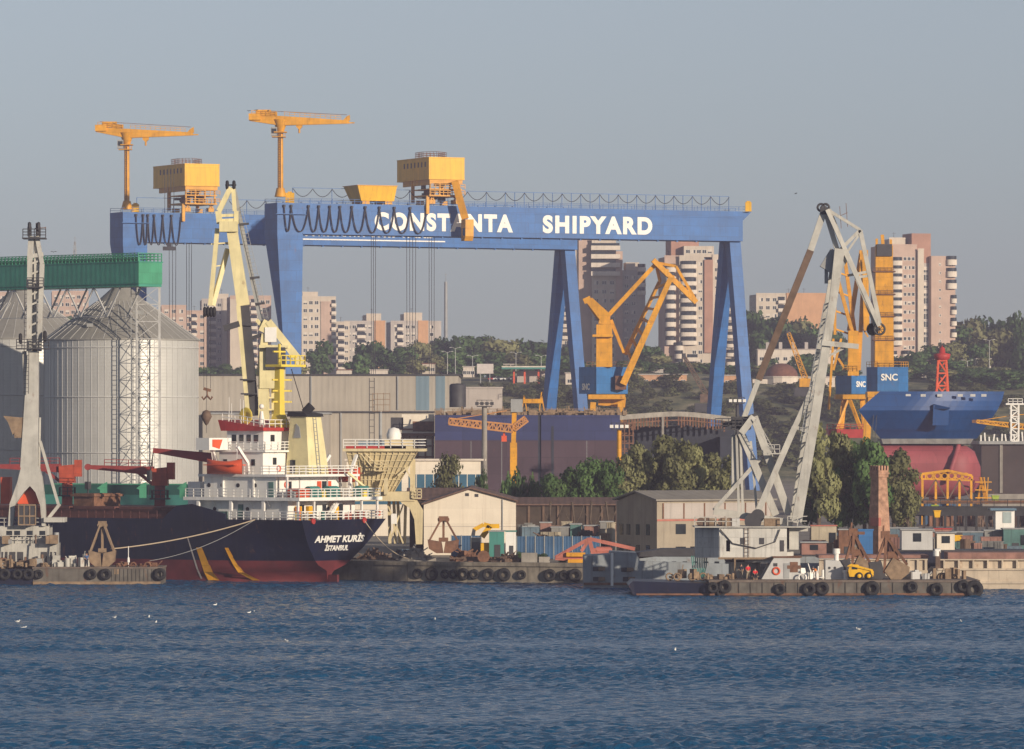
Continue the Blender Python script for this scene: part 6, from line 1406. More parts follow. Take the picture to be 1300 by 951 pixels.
# ---------------------------------------------------------------- quay side clutter
def grabbucket(label, px, ybot, ytop, D, w, open_=True, m='rust', loc=None):
    base = P(px, ybot, D); hh = (ybot-ytop)*mm(D); t = thing('clamshell_grab', label, 'grab bucket', base); w_ = w*mm(D)
    part('head', MB().box((0, 0, hh*.93), (w_*.3, w_*.26, hh*.12)).tube((-w_*.1, -.4, hh*.9), (-w_*.1, .4, hh*.9), w_*.09, n=10).tube((w_*.1, -.4, hh*.9), (w_*.1, .4, hh*.9), w_*.09, n=10), M[m], t)
    for s_ in (-1, 1):
        for y in (-.5, .5): part('arm', MB().bar((s_*w_*.08, y, hh*.9), (s_*w_*.47, y*1.4, hh*.3), .22), M[m], t)
        jw = MB(); jw.prism([(s_*.02, -1.1, 0), (s_*.06*w_, -1.1, hh*.30), (s_*w_*.5, -1.1, hh*.36), (s_*w_*.46, -1.1, hh*.12), (s_*w_*.22, -1.1, -.02)], (0, 2.2, 0)); part('jaw', jw, M[m], t)
    part('centre_link', MB().bar((0, 0, hh*.88), (0, 0, hh*.3), .3).box((0, 0, hh*.36), (w_*.3, .8, .5)), M[m], t)
    return t
grabbucket('rusty clamshell grab standing on the quay before the white shed', 563, 702, 655, 704, 40)
c = PZ(592, GZ, 700)
t = thing('cable_reel', 'rusty round cable reel standing on the quay edge', 'cable reel', PZ(614, GZ, 699))
part('flange', MB().tube((0, -.6, .75), (0, -.5, .75), .78, .78, 18), M['rust'], t); part('flange', MB().tube((0, .5, .75), (0, .6, .75), .78, .78, 18), M['rust'], t); part('drum', MB().tube((0, -.49, .75), (0, .49, .75), .45, .45, 14), M['timber'], t)
def fence(label, px0, px1, D, ytop, m, n):
    base = PZ(px0, GZ, D); W = (px1-px0)*mm(D); hh = zof(ytop, D)-GZ; t = thing('sheet_fence', label, 'fence', base)
    part('sheet_panel', MB().bx(0, W, 0, .08, .1, hh), m, t)
    for i in range(n+1): part('post', MB().bx(W*i/n-.06, W*i/n+.06, -.09, -.01, -.2, hh+.1), M['grey'], t)
    return t
fence('blue sheet metal fence in front of the white shed', 573, 611, 722, 680, M['fence'], 3)
fence('long blue sheet metal fence right of the white toilet cabin', 656, 762, 716, 681, M['fence'], 9)
def boxcabin(name, label, cat, px0, px1, yt, D, dep, m, rz=0, door=True, roof=None):
    base = PZ(px0, GZ, D); W = (px1-px0)*mm(D); hh = zof(yt, D)-GZ; t = thing(name, label, cat, base, rz)
    part('body', MB().bx(0, W, 0, dep, 0, hh), m, t); part('roof', MB().bx(-.12, W+.12, -.12, dep+.12, hh, hh+.14), roof or M['grey'], t)
    if door: part('door', MB().bx(W*.35, W*.35+min(.9, W*.4), -.06, -.003, .1, min(2.0, hh-.3)), M['dgrey'], t)
    if W > 3: part('window', MB().bx(W*.7, W*.7+.9, -.06, -.003, hh*.45, hh*.8), M['glass'], t)
    return t
boxcabin('site_cabin', 'green site cabin between the yellow excavator and the white toilet cabin', 'cabin', 621, 640, 675, 712, 3, M['teal'])
boxcabin('toilet_cabin', 'narrow white toilet cabin on the quay', 'cabin', 642, 655, 675, 706, 1.4, M['white'], 0, True, M['teal'])
# excavator
D = 714; base = PZ(608, GZ, D); q = xyz(D, base)
t = thing('excavator', 'yellow excavator with raised bent arm in front of the white shed', 'excavator', base)
part('undercarriage', MB().bx(-2, 2, -1.3, -.7, 0, .8).bx(-2, 2, .7, 1.3, 0, .8).bx(-.8, .8, -.7, .7, .3, 1), M['dgrey'], t)
part('body', MB().bx(.2, 3.2, -1.2, 1.2, 1.0, 2.2), M['byellow'], t); part('cab', MB().bx(-1.0, .19, -1.2, -.2, 1.0, 2.9), M['glass'], t)
part('boom', MB().bar(q(612, 682, -.2), q(622, 668, -.2), .5, .7).bar(q(622, 668, -.2), q(634, 668, -.2), .5, .55).bar(q(622, 668, -.2), q(614, 666, -.2), .5, .6), M['byellow'], t); part('arm', MB().bar(q(614, 666, -.2), q(601, 673, -.2), .4, .5), M['byellow'], t)
part('bucket', MB().prism([q(600, 671, -.7), q(604, 673, -.7), q(603, 680, -.7), q(598, 680, -.7)], (0, 1, 0)), M['dgrey'], t)
car('grey blue car parked under the cream hopper', PZ(514, GZ, 712), R(115), M['carblue'])
# salmon lattice boom lying on the quay
D = 694; base = PZ(706, GZ, D); q = xyz(D, base)
t = thing('crane_boom', 'salmon red crane boom section lying on the quay beside the grey vessel', 'crane boom', base)
part('chord', MB().bar(q(705, 708, 1), q(748, 684, 1), .45).bar(q(748, 684, 1), q(806, 697, 1), .45).bar(q(705, 708, 1), q(742, 710, 1), .6).bar(q(748, 684, 1), q(753, 703, 1), .5).bar(q(748, 685, 1), q(738, 700, 1), .4), M['salmon'], t)
part('base_plate', MB().prism([q(704, 709, .6), q(720, 698, .6), q(724, 710, .6)], (0, .8, 0)), M['salmon'], t)
part('winch', MB().box(q(764, 702, 1.4), (2.6, 1.2, 1.2)).tube(q(757, 699, 1.2), q(776, 699, 1.2), .5), M['salmon'], t); part('yellow_bracket', MB().box(q(731, 704, .4), (2.4, .6, .5)).box(q(735, 713, .4), (2.8, .6, .6)), M['yellow'], t)
# huts and scrap behind the fence: each its own thing
huts = [(664, 683, 669, 742, 'mutblue', 'low blue hut behind the long blue fence, leftmost'), (686, 700, 664, 745, 'mutpink', 'small faded pink hut right of the low blue hut'), (700, 722, 670, 742, 'mutgrey', 'grey hut in the middle of the scrap yard'),
        (724, 738, 666, 744, 'mutteal', 'small teal hut left of the thin trunks'), (742, 760, 668, 742, 'mutpink', 'faded pink hut with dark door near the plaster warehouse'), (762, 778, 663, 745, 'mutgrey', 'grey hut touching the plaster warehouse corner')]
for a, b_, yt, D, m_, lb in huts: boxcabin('hut', lb, 'hut', a, b_, yt, D, 3, M[m_], roof=None)
def heap(label, px0, px1, yt, D, m, seed, name='scrap_heap', cat='heap', gz=GZ):
    base = PZ((px0+px1)/2, gz, D); W = (px1-px0)*mm(D); hh = zof(yt, D)-gz; rng = random.Random(seed); b = MB()
    for i in range(60):
        u = rng.gauss(0, .22); u = max(-.5, min(.5, u)); z = hh*(1-abs(u)*1.7)*rng.random()
        if rng.random() < .5: b.box((u*W, rng.uniform(-1.5, 1.5), max(.1, z)), (rng.uniform(.3, 1.2), rng.uniform(.3, 1.2), rng.uniform(.2, .7)), rng.uniform(0, 3))
        else: p = V((u*W, rng.uniform(-1.5, 1.5), max(.1, z))); b.bar(p, p+V((rng.uniform(-1.2, 1.2), rng.uniform(-1, 1), rng.uniform(-.3, .9))), rng.uniform(.08, .25))
    b.lathe([(W*.45, -.1), (W*.3, hh*.35), (W*.12, hh*.7), (.05, hh*.8)], n=10, smooth=False)
    return solo(name, b, m, label, cat, tuple(base))
heap('dark scrap heap behind the blue fence near its left end', 668, 706, 675, 728, M['brown'], 1); heap('wide dark scrap heap behind the blue fence near the warehouse', 716, 776, 670, 726, M['dgrey'], 2); heap('brown rubble heap on the quay beside the white toilet cabin', 632, 664, 703, 698, M['brown'], 3)
heap('pale sand heap on the quay under the hopper leg', 500, 548, 697, 708, M['concrete'], 4); heap('dark rubble heap on the quay corner behind the transom', 452, 500, 699, 716, M['brown'], 5); heap('rusty scrap heap on the quay under the clamshell grab', 575, 608, 698, 706, M['rust'], 6)
c = PZ(668, GZ, 694)
solo('concrete_block', MB().bx(-1, 1, -.6, .6, 0, 1.3).bx(1.2, 2.6, -.5, .6, 0, .8), M['concrete'], 'pale broken concrete blocks among weeds on the quay edge', 'block', tuple(PZ(672, GZ, 696)))
bl = MB()
for i in range(5): bl.bar((random.uniform(-3, 3), random.uniform(-.6, .6), .15+i*.12), (random.uniform(4, 9), random.uniform(-.6, .6), .2+i*.1), .2)
solo('pipe_stack', bl, M['brown'], 'long dark beams lying along the quay edge', 'beams', tuple(PZ(590, GZ, 700)))
# ---------------------------------------------------------------- people
def person(label, loc, rz, shirt, trousers, pose='stand', hair=(.03, .02, .015), hat=None):
    t = thing('person', label, 'person', loc, rz)
    if pose == 'stand':
        J = {'pel': (0, 0, .95), 'spi': (0, 0, 1.2), 'che': (0, .01, 1.4), 'nec': (0, 0, 1.52), 'hea': (0, -.01, 1.66), 'top': (0, 0, 1.75), 'ls': (.19, 0, 1.42), 'le': (.27, .03, 1.15), 'lh': (.25, -.12, .93), 'rs': (-.19, 0, 1.42), 're': (-.28, -.02, 1.16), 'rh': (-.22, -.2, 1.02),
             'lhp': (.09, 0, .92), 'lk': (.11, -.03, .5), 'la': (.12, .02, .09), 'lt': (.13, -.13, .04), 'rhp': (-.09, 0, .92), 'rk': (-.12, -.02, .5), 'ra': (-.14, .03, .09), 'rt': (-.15, -.12, .04)}
    elif pose == 'bend':
        J = {'pel': (0, .1, .9), 'spi': (0, -.08, 1.1), 'che': (0, -.26, 1.22), 'nec': (0, -.37, 1.28), 'hea': (0, -.48, 1.33), 'top': (0, -.56, 1.36), 'ls': (.19, -.28, 1.24), 'le': (.24, -.36, .98), 'lh': (.16, -.5, .78), 'rs': (-.19, -.28, 1.24), 're': (-.24, -.38, .98), 'rh': (-.14, -.52, .8),
             'lhp': (.09, .08, .88), 'lk': (.12, -.04, .48), 'la': (.12, .05, .09), 'lt': (.13, -.1, .04), 'rhp': (-.09, .08, .88), 'rk': (-.12, .0, .48), 'ra': (-.14, .12, .09), 'rt': (-.15, -.03, .04)}
    else:
        J = {'pel': (0, .05, .5), 'spi': (0, .03, .75), 'che': (0, -.03, .95), 'nec': (0, -.05, 1.07), 'hea': (0, -.08, 1.2), 'top': (0, -.07, 1.3), 'ls': (.19, -.03, .97), 'le': (.25, -.16, .74), 'lh': (.12, -.36, .66), 'rs': (-.19, -.03, .97), 're': (-.25, -.16, .74), 'rh': (-.12, -.36, .66),
             'lhp': (.1, .0, .48), 'lk': (.13, -.42, .5), 'la': (.12, -.4, .09), 'lt': (.13, -.54, .04), 'rhp': (-.1, .0, .48), 'rk': (-.13, -.42, .5), 'ra': (-.14, -.4, .09), 'rt': (-.15, -.54, .04)}
    rad = {'pel': .14, 'spi': .125, 'che': .15, 'nec': .06, 'hea': .10, 'top': .07, 'ls': .07, 'le': .05, 'lh': .045, 'rs': .07, 're': .05, 'rh': .045, 'lhp': .09, 'lk': .06, 'la': .045, 'lt': .04, 'rhp': .09, 'rk': .06, 'ra': .045, 'rt': .04}
    E = [('pel', 'spi'), ('spi', 'che'), ('che', 'nec'), ('nec', 'hea'), ('hea', 'top'), ('che', 'ls'), ('ls', 'le'), ('le', 'lh'), ('che', 'rs'), ('rs', 're'), ('re', 'rh'), ('pel', 'lhp'), ('lhp', 'lk'), ('lk', 'la'), ('la', 'lt'), ('pel', 'rhp'), ('rhp', 'rk'), ('rk', 'ra'), ('ra', 'rt')]
    def skin(name, keys, grow, m_, lv=2):
        ks = [k for k in J if k in keys]; me = bpy.data.meshes.new('tmp'); me.from_pydata([J[k] for k in ks], [(ks.index(a), ks.index(b)) for a, b in E if a in ks and b in ks], [])
        o = bpy.data.objects.new('tmp', me); col.objects.link(o); o.modifiers.new('s', 'SKIN'); o.modifiers.new('u', 'SUBSURF').levels = lv
        for v, k in zip(me.skin_vertices[0].data, ks): v.radius = (rad[k]+grow,)*2; v.use_root = (k == ks[0])
        dg = bpy.context.evaluated_depsgraph_get(); r_ = bpy.data.meshes.new_from_object(o.evaluated_get(dg)); bpy.data.objects.remove(o)
        r_.materials.clear(); r_.materials.append(m_)
        for p in r_.polygons: p.use_smooth = True
        return part(name, r_, None, t)
    skin('body', set(J), 0, M['skin']); skin('shirt', {'pel', 'spi', 'che', 'ls', 'le', 'rs', 're'}, .022, shirt); skin('trousers', {'pel', 'lhp', 'lk', 'la', 'rhp', 'rk', 'ra'}, .024, trousers)
    hd = V(J['hea'])
    part('hair', MB().lathe([(.115*math.cos(a), .12*math.sin(a)) for a in (-.1, .3, .7, 1.1, 1.5)], hd+V((0, .015, .03)), 12), hat or mat('hair', hair, .7), t)
    for x in (-.04, .04): part('eye', MB().ball(hd+V((x, -.105, .02)), .014, 8), M['black'], t)
    for k in ('lh', 'rh'):
        h = V(J[k])
        for i in range(4): 
            part('finger', MB().path([h+V((-.03+i*.02, -.02, -.03)), h+V((-.03+i*.02, -.04, -.07)), h+V((-.028+i*.019, -.025, -.10+.008*abs(i-1.3)))], .011, 6), M['skin'], t)
        part('thumb', MB().path([h+V((.035, -.02, 0)), h+V((.055, -.045, -.035)), h+V((.05, -.06, -.06))], .012, 6), M['skin'], t)
    return t
cl = lambda n, c: mat(n, c, .85, var=.1)
SH = {'red': cl('red_cloth', (.62, .03, .04)), 'dark': cl('dark_cloth', (.03, .035, .05)), 'khaki': cl('khaki_cloth', (.34, .28, .2)), 'blue': cl('blue_cloth', (.05, .10, .22)), 'white': cl('white_cloth', (.65, .62, .58)), 'orange': cl('orange_cloth', (.6, .18, .03))}
# ---------------------------------------------------------------- right floating crane
D = 640; BZ = 1.85
t = thing('crane_pontoon', 'long rusty grey pontoon carrying the tall grey floating crane', 'pontoon', PZ(1026, 0, 636))
q0 = P(1026, 0, 636); xl = P(901, 0, 636).x-q0.x; xr = P(1243, 0, 636).x-q0.x; xd = P(807, 0, 640).x-q0.x
M['pont'] = mat('pontoon_side_steel', (.12, .11, .095), .8, var=.35, scale=.7, streak=.7, rust=.35, stcol=(.05, .04, .03))
M['pdeck'] = mat('pontoon_deck_steel', (.15, .12, .10), .85, var=.3, scale=.8, rust=.3)
hl = MB(); hl.bx(xl, xr, 0, 18, -.8, BZ-.25); part('hull', hl, M['pont'], t)
part('deck', MB().bx(xl-.1, xr+.1, -.12, 18.1, BZ-.25, BZ), M['pdeck'], t); part('rubbing_strake', MB().bx(xl, xr, -.22, -.003, .1, .35), M['rust'], t)
fm = MB().bx(0, .1, -.12, -.003, .36, BZ-.3).mesh('side_frame', M['pont'])
for i in range(22): link('side_frame', fm, t, (xl+.6+i*(xr-xl-1)/22, 0, 0))
ex = MB(); ex.prism([(xd, 1.2, -.6), (xl-.02, .6, -.6), (xl-.02, .6, 1.45), (xd-.4, 1.2, 1.7), (xd-.9, 1.2, 1.2)], (0, 12, 0)); part('dark_end_pontoon', ex, M['navy'], t)
part('end_pontoon_strake', MB().bx(xd, xl-.03, .45, .59, .1, .3), M['rust'], t)
for i, (px, yc, s) in enumerate(((905, 746, 1.0), (920, 745, 1.2), (990, 748, 1.0), (1027, 748, 1.2), (1044, 747, 1.2), (1107, 747, 1.35), (1158, 745, 1.0), (1189, 748, 1.15), (1223, 744, 1.1), (1237, 748, 1.6), (915, 752, .8))):
    tyre((P(px, 0, 635.6).x, 635.6, zof(yc, 636)), s, ('black tyre fender hanging on the front side of the crane pontoon' if i != 9 else 'largest black tyre fender on the right corner of the crane pontoon'), 'tyres on the crane pontoon' if i != 9 else None)
# crane itself
D = 646; base = PZ(972, BZ, D); q = xyz(D, base); X = lambda p: q(p, 0).x
t = thing('floating_crane', 'tall worn grey luffing crane standing on the right pontoon', 'crane', base)
G = M['greycream']
part('column', MB().tube((X(946)-0, 0, 0), (X(946), 0, q(0, 708).z), 1.5, 1.9, 20), G, t)
hs = MB(); hs.prism([q(882, 708, -1), q(913, 708, -4.4), q(999, 708, -4.4), q(999, 708, 3), q(882, 708, 3)], (0, 0, q(0, 669).z-q(0, 708).z)); hs.lathe([(3.0, 0), (3.0, 1.2), (.1, 1.2)], q(975, 713.5, -1.3), 24, 'z').prism([q(914, 708, -4.42), q(930, 697, -4.42), q(930, 680, -4.42), q(914, 680, -4.42)], (0, -.05, 0))
mh = part('machinery_house', hs, M['house'], t)
for x, y, w_, h_ in ((920, 690, 5, 9), (938, 684, 6, 6), (962, 684, 6, 6), (988, 690, 5, 9)): part('door' if h_ == 9 else 'window', MB().bx(X(x), X(x+w_), -4.47, -4.405, q(0, y+h_).z, q(0, y-h_+4).z), M['dgrey'], mh)
part('pipe', MB().path([q(914, 672, -4.6), q(930, 690, -4.6), q(960, 696, -4.6), q(984, 688, -4.6), q(990, 672, -4.6)], .07), M['dgrey'], mh)
part('floor_edge', MB().bx(X(910), X(1000), -4.75, -4.405, q(0, 709).z, q(0, 706.5).z), M['timber'], mh)
part('ladder', MB().ladder(q(948, 708, -4.55), q(948, 670, -4.55), .5, .4, .03), M['brown'], mh)
part('cable_drum', MB().tube(q(956, 662, -3.6), q(956, 662, -2.4), 1.0, 1.0, 18).tube(q(962, 655, -2), q(962, 655, -1), .8, .8, 18), M['dgrey'], t)
for x in (905, 921, 934, 975, 985): part('deck_unit', MB().box(q(x, 663, -2.5), (.9, 1.2, .9)), M['timber' if x % 2 else 'ltgrey'], t)
part('platform', MB().bx(X(880), X(1026), -4.8, 3, q(0, 669).z, q(0, 667.5).z).bx(X(1000), X(1024), -3, 3, q(0, 674).z, q(0, 669.1).z).rail([q(1000, 667.5, -4.6), q(1025, 667.5, -4.6), q(1025, 667.5, 3)], 1.1, 1, .05).rail([q(882, 667.5, -4.6), q(935, 667.5, -4.6)], 1.0, 1.2, .05), G, t)
part('right_house', MB().bx(X(1000)+.02, X(1012), -3.4, 2.5, q(0, 697).z, q(0, 674.1).z), G, t)
for x in (890, 898, 917, 926): part('winch', MB().tube(q(x, 663, -3), q(x, 663, 0), .55, .55, 10), M['brown'], t)
part('slewing_ring', MB().lathe([(2.3, 0), (2.6, .5), (2.3, 1.0)], q(946, 713), 20), M['dgrey'], t)
# stiff frame
fr = MB()
fr.bar(q(941, 550), q(985, 654), .75, .85); fr.bar(q(957, 529), q(1001, 652), .85, .9); fr.bar(q(941, 550, -2), q(957, 529, -2), .8); 
fr.bar(q(906, 649), q(1006, 664), .75, .8); fr.bar(q(906, 648), q(966, 581), .45); fr.bar(q(962, 650, -1.5), q(1009, 542, -1.5), .6, .7); fr.bar(q(1009, 542, -1.5), q(1042, 470, -1.5), .5, .6)
fr.bar(q(1009, 542, -1.5), q(1027, 548, -1.5), .4)
for x, y0 in ((935, 552), (940, 555), (953, 560)): fr.bar(q(x, y0), q(x+(8 if x == 953 else 3), 650), .28)
fr.bar(q(934, 552, 1), q(934, 618, 1), 1.0, 1.6)
fr.bar(q(957, 529, 2), q(980, 580, 2), .35); fr.bar(q(980, 566, 1), q(970, 580, 1), .3)
part('stay_frame', fr, G, t)
part('frame_platform', MB().bx(X(908), X(951), -2.2, 2.2, q(0, 546).z, q(0, 544.5).z).rail([q(908, 544.5, -2.2), q(951, 544.5, -2.2)], 1.2, .8, .05, 3).rail([q(908, 544.5, 2.2), q(951, 544.5, 2.2)], 1.2, .8, .05, 3).box(q(941, 537), (2.2, 3, 1.5)).bar(q(918, 540), q(960, 527), .5), M['dgrey'], t)
part('access_stair', MB().ladder(q(958, 532, -2.6), q(982, 575, -2.6), .5, .5, .04).box(q(983, 576, -2), (1.6, 1.4, .12)).rail([q(976, 575.5, -2.7), q(990, 575.5, -2.7)], 1, .6, .04), G, t)
# main boom: cranked, two side plates
bm = MB(); bm.bar(q(1011, 664, -1.2), q(1033, 540, -1.2), 1.2, .9, 1.1, 1.0); bm.bar(q(1033, 540, -1.2), q(1058, 380, -1.2), 1.1, 1.0, .9, .8); bm.bar(q(1058, 380, -1.2), q(1066, 316, -1.2), .9, .8, 1.2, .9)
part('boom', bm, G, t)
b2 = MB(); b2.bar(q(1005, 661, 1.4), q(1022, 548, 1.4), .5); b2.bar(q(1022, 548, 1.4), q(1055, 360, 1.4), .7); b2.bar(q(1055, 360, 1.4), q(1062, 318, 1.4), .8)
for i in range(14):
    u = i/13; p_ = V(q(1014, 640, -1.2)).lerp(q(1055, 385, -1.2), u); r_ = V(q(1009, 640, 1.4)).lerp(q(1052, 385, 1.4), u); b2.bar(p_, r_, .16); b2.bar(p_, V(q(1009, 640, 1.4)).lerp(q(1052, 385, 1.4), min(1, u+1/13)), .12)
part('boom_back_chord', b2, G, t)
part('boom_ladder', MB().ladder(q(1019, 560, -2.1), q(1049, 385, -2.1), .55, .45, .035), M['grey'], t); part('boom_bracket', MB().bar(q(1040, 435, -1.8), q(1090, 440, -1.8), .5, .6).bar(q(1052, 452, -1.5), q(1075, 440, -1.5), .25), G, t)
part('boom_head', MB().bar(q(1066, 322), q(1052, 345), 1.2, 2.4).bar(q(1049, 338), q(1049, 360), .4).bar(q(1049, 338), q(1062, 322), .4), M['grey'], t)
# tie rod
part('tie_rod', MB().bar(q(1045, 271), q(1029, 318), .75, .75), G, t); part('tie_rod', MB().bar(q(1029, 318), q(963, 482), .8, .8), M['brown'], t); part('tie_rod', MB().bar(q(963, 482), q(944, 532), .6, .6), G, t)
# fly jib
fj = MB()
fj.bar(q(1050, 266, -1), q(1116, 414, -.4), .45, .5); fj.bar(q(1053, 266, 1), q(1113, 418, .4), .35, .4); fj.bar(q(1052, 267), q(1092, 292), .35); fj.bar(q(1092, 292), q(1117, 412), .4, .5); fj.bar(q(1066, 318), q(1092, 292), .4); fj.bar(q(1074, 322), q(1092, 296), .25); fj.bar(q(1076, 350), q(1102, 345), .3); fj.bar(q(1088, 352), q(1105, 350), .3); fj.bar(q(1047, 266), q(1063, 318), .55)
fj.bar(q(1072, 318, -.8), q(1099, 375, -.8), .45, .5)
part('fly_jib', fj, G, t)
sv = MB()
for x in (1042.5, 1048): sv.torus(q(x, 263.5), .42, .13, 'y', 18, 6); sv.tube(q(x, 263.5)+V((0, -.1, 0)), q(x, 263.5)+V((0, .1, 0)), .15)
for k in range(3): sv.bar(q(1048, 263.5)+V((-.42*math.cos(k*1.05), 0, -.42*math.sin(k*1.05))), q(1048, 263.5)+V((.42*math.cos(k*1.05), 0, .42*math.sin(k*1.05))), .08)
sv.box(q(1046, 268), (.9, 1, .8)); part('head_sheave', sv, M['dgrey'], t)
sv = MB(); 
for dx, dy in ((1116.5, -.5), (1108, .6)): sv.torus(q(dx, 418, dy), .62, .13, 'y', 20, 6); [sv.bar(q(dx, 418, dy)+V((-.6*math.cos(k*.79), 0, -.6*math.sin(k*.79))), q(dx, 418, dy)+V((.6*math.cos(k*.79), 0, .6*math.sin(k*.79))), .09) for k in range(4)]
part('tip_sheave', sv, M['dgrey'], t); part('tip_block', MB().box(q(1109, 418, .7), (1.1, .8, 1.3)), M['black'], t)
part('aerial_frame', MB().bar(q(1062, 276), q(1076, 270), .06).bar(q(1066, 262), q(1068, 290), .06).bar(q(1074, 258), q(1076, 288), .06), M['rust'], t)
# deck houses, gear on the pontoon
D = 640
base = PZ(967, BZ, D); q = xyz(D, base); X = lambda p: q(p, 0).x
t = thing('deckhouse', 'white grey sloped deckhouse with red life ring under the floating crane', 'deckhouse', base)
part('body', MB().prism([q(966, 737), q(1016, 737), q(1016, 708), q(983, 708), q(979, 714)][::1], (0, 6, 0)), M['ltgrey'], t); part('roof', MB().bx(X(981), X(1018), -.2, 6.2, q(0, 708).z, q(0, 706.5).z), M['rust'], t)
part('life_ring', MB().torus(q(985.5, 725, -.08), .38, .11, 'y', 18, 6), M['orange'], t); part('hatch', MB().bx(X(982), X(987), -.06, -.003, q(0, 719).z, q(0, 715).z), M['dgrey'], t); part('door', MB().bx(X(995), X(1002), -.06, -.003, .1, q(0, 715).z), M['grey'], t)
part('awning', MB().bx(X(932), X(966), 1, 6, q(0, 710.5).z, q(0, 709).z).bar(q(933, 738, 1.2), q(933, 710, 1.2), .2).bar(q(935, 738, 5), q(935, 710, 5), .2), M['timber'], t)
part('rust_star', MB().box(q(1008, 720, -.04), (.9, .06, 1.2)).box(q(1008, 720, -.05), (1.6, .05, .4)), M['rust'], t)
t = thing('deckhouse', 'small white deckhouse with funnel behind the yellow loader', 'deckhouse', PZ(1058, BZ, 640)); q = xyz(640, PZ(1058, BZ, 640)); X = lambda p: q(p, 0).x
part('body', MB().prism([q(1048, 738), q(1071, 738), q(1071, 720), q(1066, 712), q(1048, 711)], (0, 4, 0)), M['ltgrey'], t); part('funnel', MB().tube(q(1062, 712, 1.5), q(1062, 699, 1.5), .28, .28, 12).tube(q(1062, 703, 1.5), q(1062, 696.5, 1.5), .42, .42, 12), M['white'], t)
for x in (1053, 1060): part('porthole', MB().tube(q(x, 721, -.06), q(x, 721, -.003), .15, .15, 10), M['dgrey'], t)
part('bollard', MB().tube(q(1074, 738, -.4), q(1074, 726, -.4), .28).tube(q(1074, 727, -.4), q(1074, 724, -.4), .4), M['white'], t)
# loader
base = PZ(1093, BZ, 638.4); t = thing('skid_loader', 'small yellow wheeled loader on the pontoon deck', 'loader', base)
part('body', MB().prism([(-1.35, -.7, .35), (1.35, -.7, .35), (1.45, -.7, .9), (1.3, -.7, 1.15), (-.1, -.7, 1.35), (-.35, -.7, 1.75), (-1.3, -.7, 1.75), (-1.5, -.7, 1.0)], (0, 1.4, 0)), M['byellow'], t)
part('lift_arm', MB().prism([(-1.7, -.86, 1.55), (-1.2, -.86, 1.85), (1.3, -.86, 1.2), (1.45, -.86, .5), (1.2, -.86, .5), (1.05, -.86, 1.05), (-.9, -.86, 1.5)], (0, .14, 0)), M['byellow'], t); part('cab_window', MB().bx(-1.1, -.45, -.74, -.71, 1.2, 1.65), M['glass'], t)
for x in (-.25, .85): part('wheel', MB().lathe([(.04, -.14), (.4, -.14), (.44, 0), (.4, .14), (.04, .14)], (x, -.75, .44), 16, 'y'), M['black'], t); part('hub', MB().lathe([(.02, -.05), (.22, -.05), (.24, .0)], (x, -.9, .44), 12, 'y'), M['byellow'], t); part('wheel', MB().lathe([(.04, -.14), (.4, -.14), (.44, 0), (.4, .14), (.04, .14)], (x, .75, .44), 16, 'y'), M['black'], t)
# grabs on the pontoon: big tilted one in front, closed one behind
def opengrab(label, px, D, z0, hh, w, m, jaw=True):
    base = PZ(px, z0, D); t = thing('clamshell_grab', label, 'grab bucket', base)
    part('head', MB().box((-w*.08, 0, hh*.86), (1.0, .9, hh*.14)).box((.5, 0, hh*.84), (1.2, .3, .35)).bar((-w*.14, 0, hh*.9), (-w*.12, 0, hh*1.04), .2), M['rust'], t)
    for x, y, lb in ((-w*.42, -.6, 0), (-w*.12, -.9, 1), (w*.3, .5, 0), (w*.46, -.6, 1)): part('arm', MB().bar((-w*.06, y*.4, hh*.84), (x, y, hh*.28 if x > 0 else hh*.12), .3), M['rust'], t)
    if jaw:
        part('jaw', MB().prism([(-w*.12, -1.2, hh*.16), (w*.1, -1.2, hh*.42), (w*.52, -1.2, hh*.24), (w*.5, -1.2, hh*.12), (w*.3, -1.2, 0), (w*.05, -1.2, -.0)], (0, 2.2, 0)), M['timber'], t)
        part('jaw', MB().prism([(-w*.5, -1.0, hh*.32), (-w*.2, -1.0, hh*.36), (-w*.08, -1.0, hh*.05), (-w*.2, -1.0, 0), (-w*.45, -1.0, .1)], (0, 2, 0)), M['dgrey'], t)
        part('jaw_linkage', MB().box((w*.1, 0, hh*.46), (1.2, .8, .9)), M['rust'], t)
    return t
opengrab('large open rusty grab with pale jaw resting on the pontoon right of the loader', 1128, 640, BZ, 6.0, 4.6, 'rust')
opengrab('dark clamshell grab standing behind the small white deckhouse', 1086, 648, BZ, 6.2, 3.6, 'rust')
boxcabin('rusty_cabin', 'rusty red frame cabin with yellow board behind the dark grab', 'cabin', 1065, 1084, 673, 700, 2, M['rust'])
# deck clutter
def clutter(label, px0, px1, D, zmax, seed, m, name='deck_gear', cat='deck gear', z0=None, n=26, dep=3):
    z0 = BZ if z0 is None else z0; base = PZ((px0+px1)/2, z0, D); W = (px1-px0)*mm(D); rng = random.Random(seed); t_ = thing(name, label, cat, tuple(base))
    for i in range(n):
        b = MB(); p = V((rng.uniform(-W/2, W/2), rng.uniform(0, dep), 0)); h_ = rng.uniform(.2, 1)*zmax
        r = rng.random()
        if r < .35: b.box(p+V((0, 0, h_*.35)), (rng.uniform(.3, .9), rng.uniform(.3, .9), h_*.7), rng.uniform(0, 2))
        elif r < .6: b.tube(p, p+V((0, 0, h_*.7)), rng.uniform(.12, .35), None, 10)
        elif r < .8: b.bar(p, p+V((rng.uniform(-.8, .8), 0, h_)), .1)
        else: b.torus(p+V((0, 0, .2)), rng.uniform(.25, .45), .1, rng.choice('yz'), 12, 6)
        part('gear_piece', b, m, t_)
    return t_
clutter('pale winches and gear heap on the dark end of the pontoon', 845, 900, 643, 1.6, 11, M['timber']); clutter('orange brown bollards and pipes on the pontoon left of the people', 898, 932, 639, 1.1, 12, M['timber'], n=16)
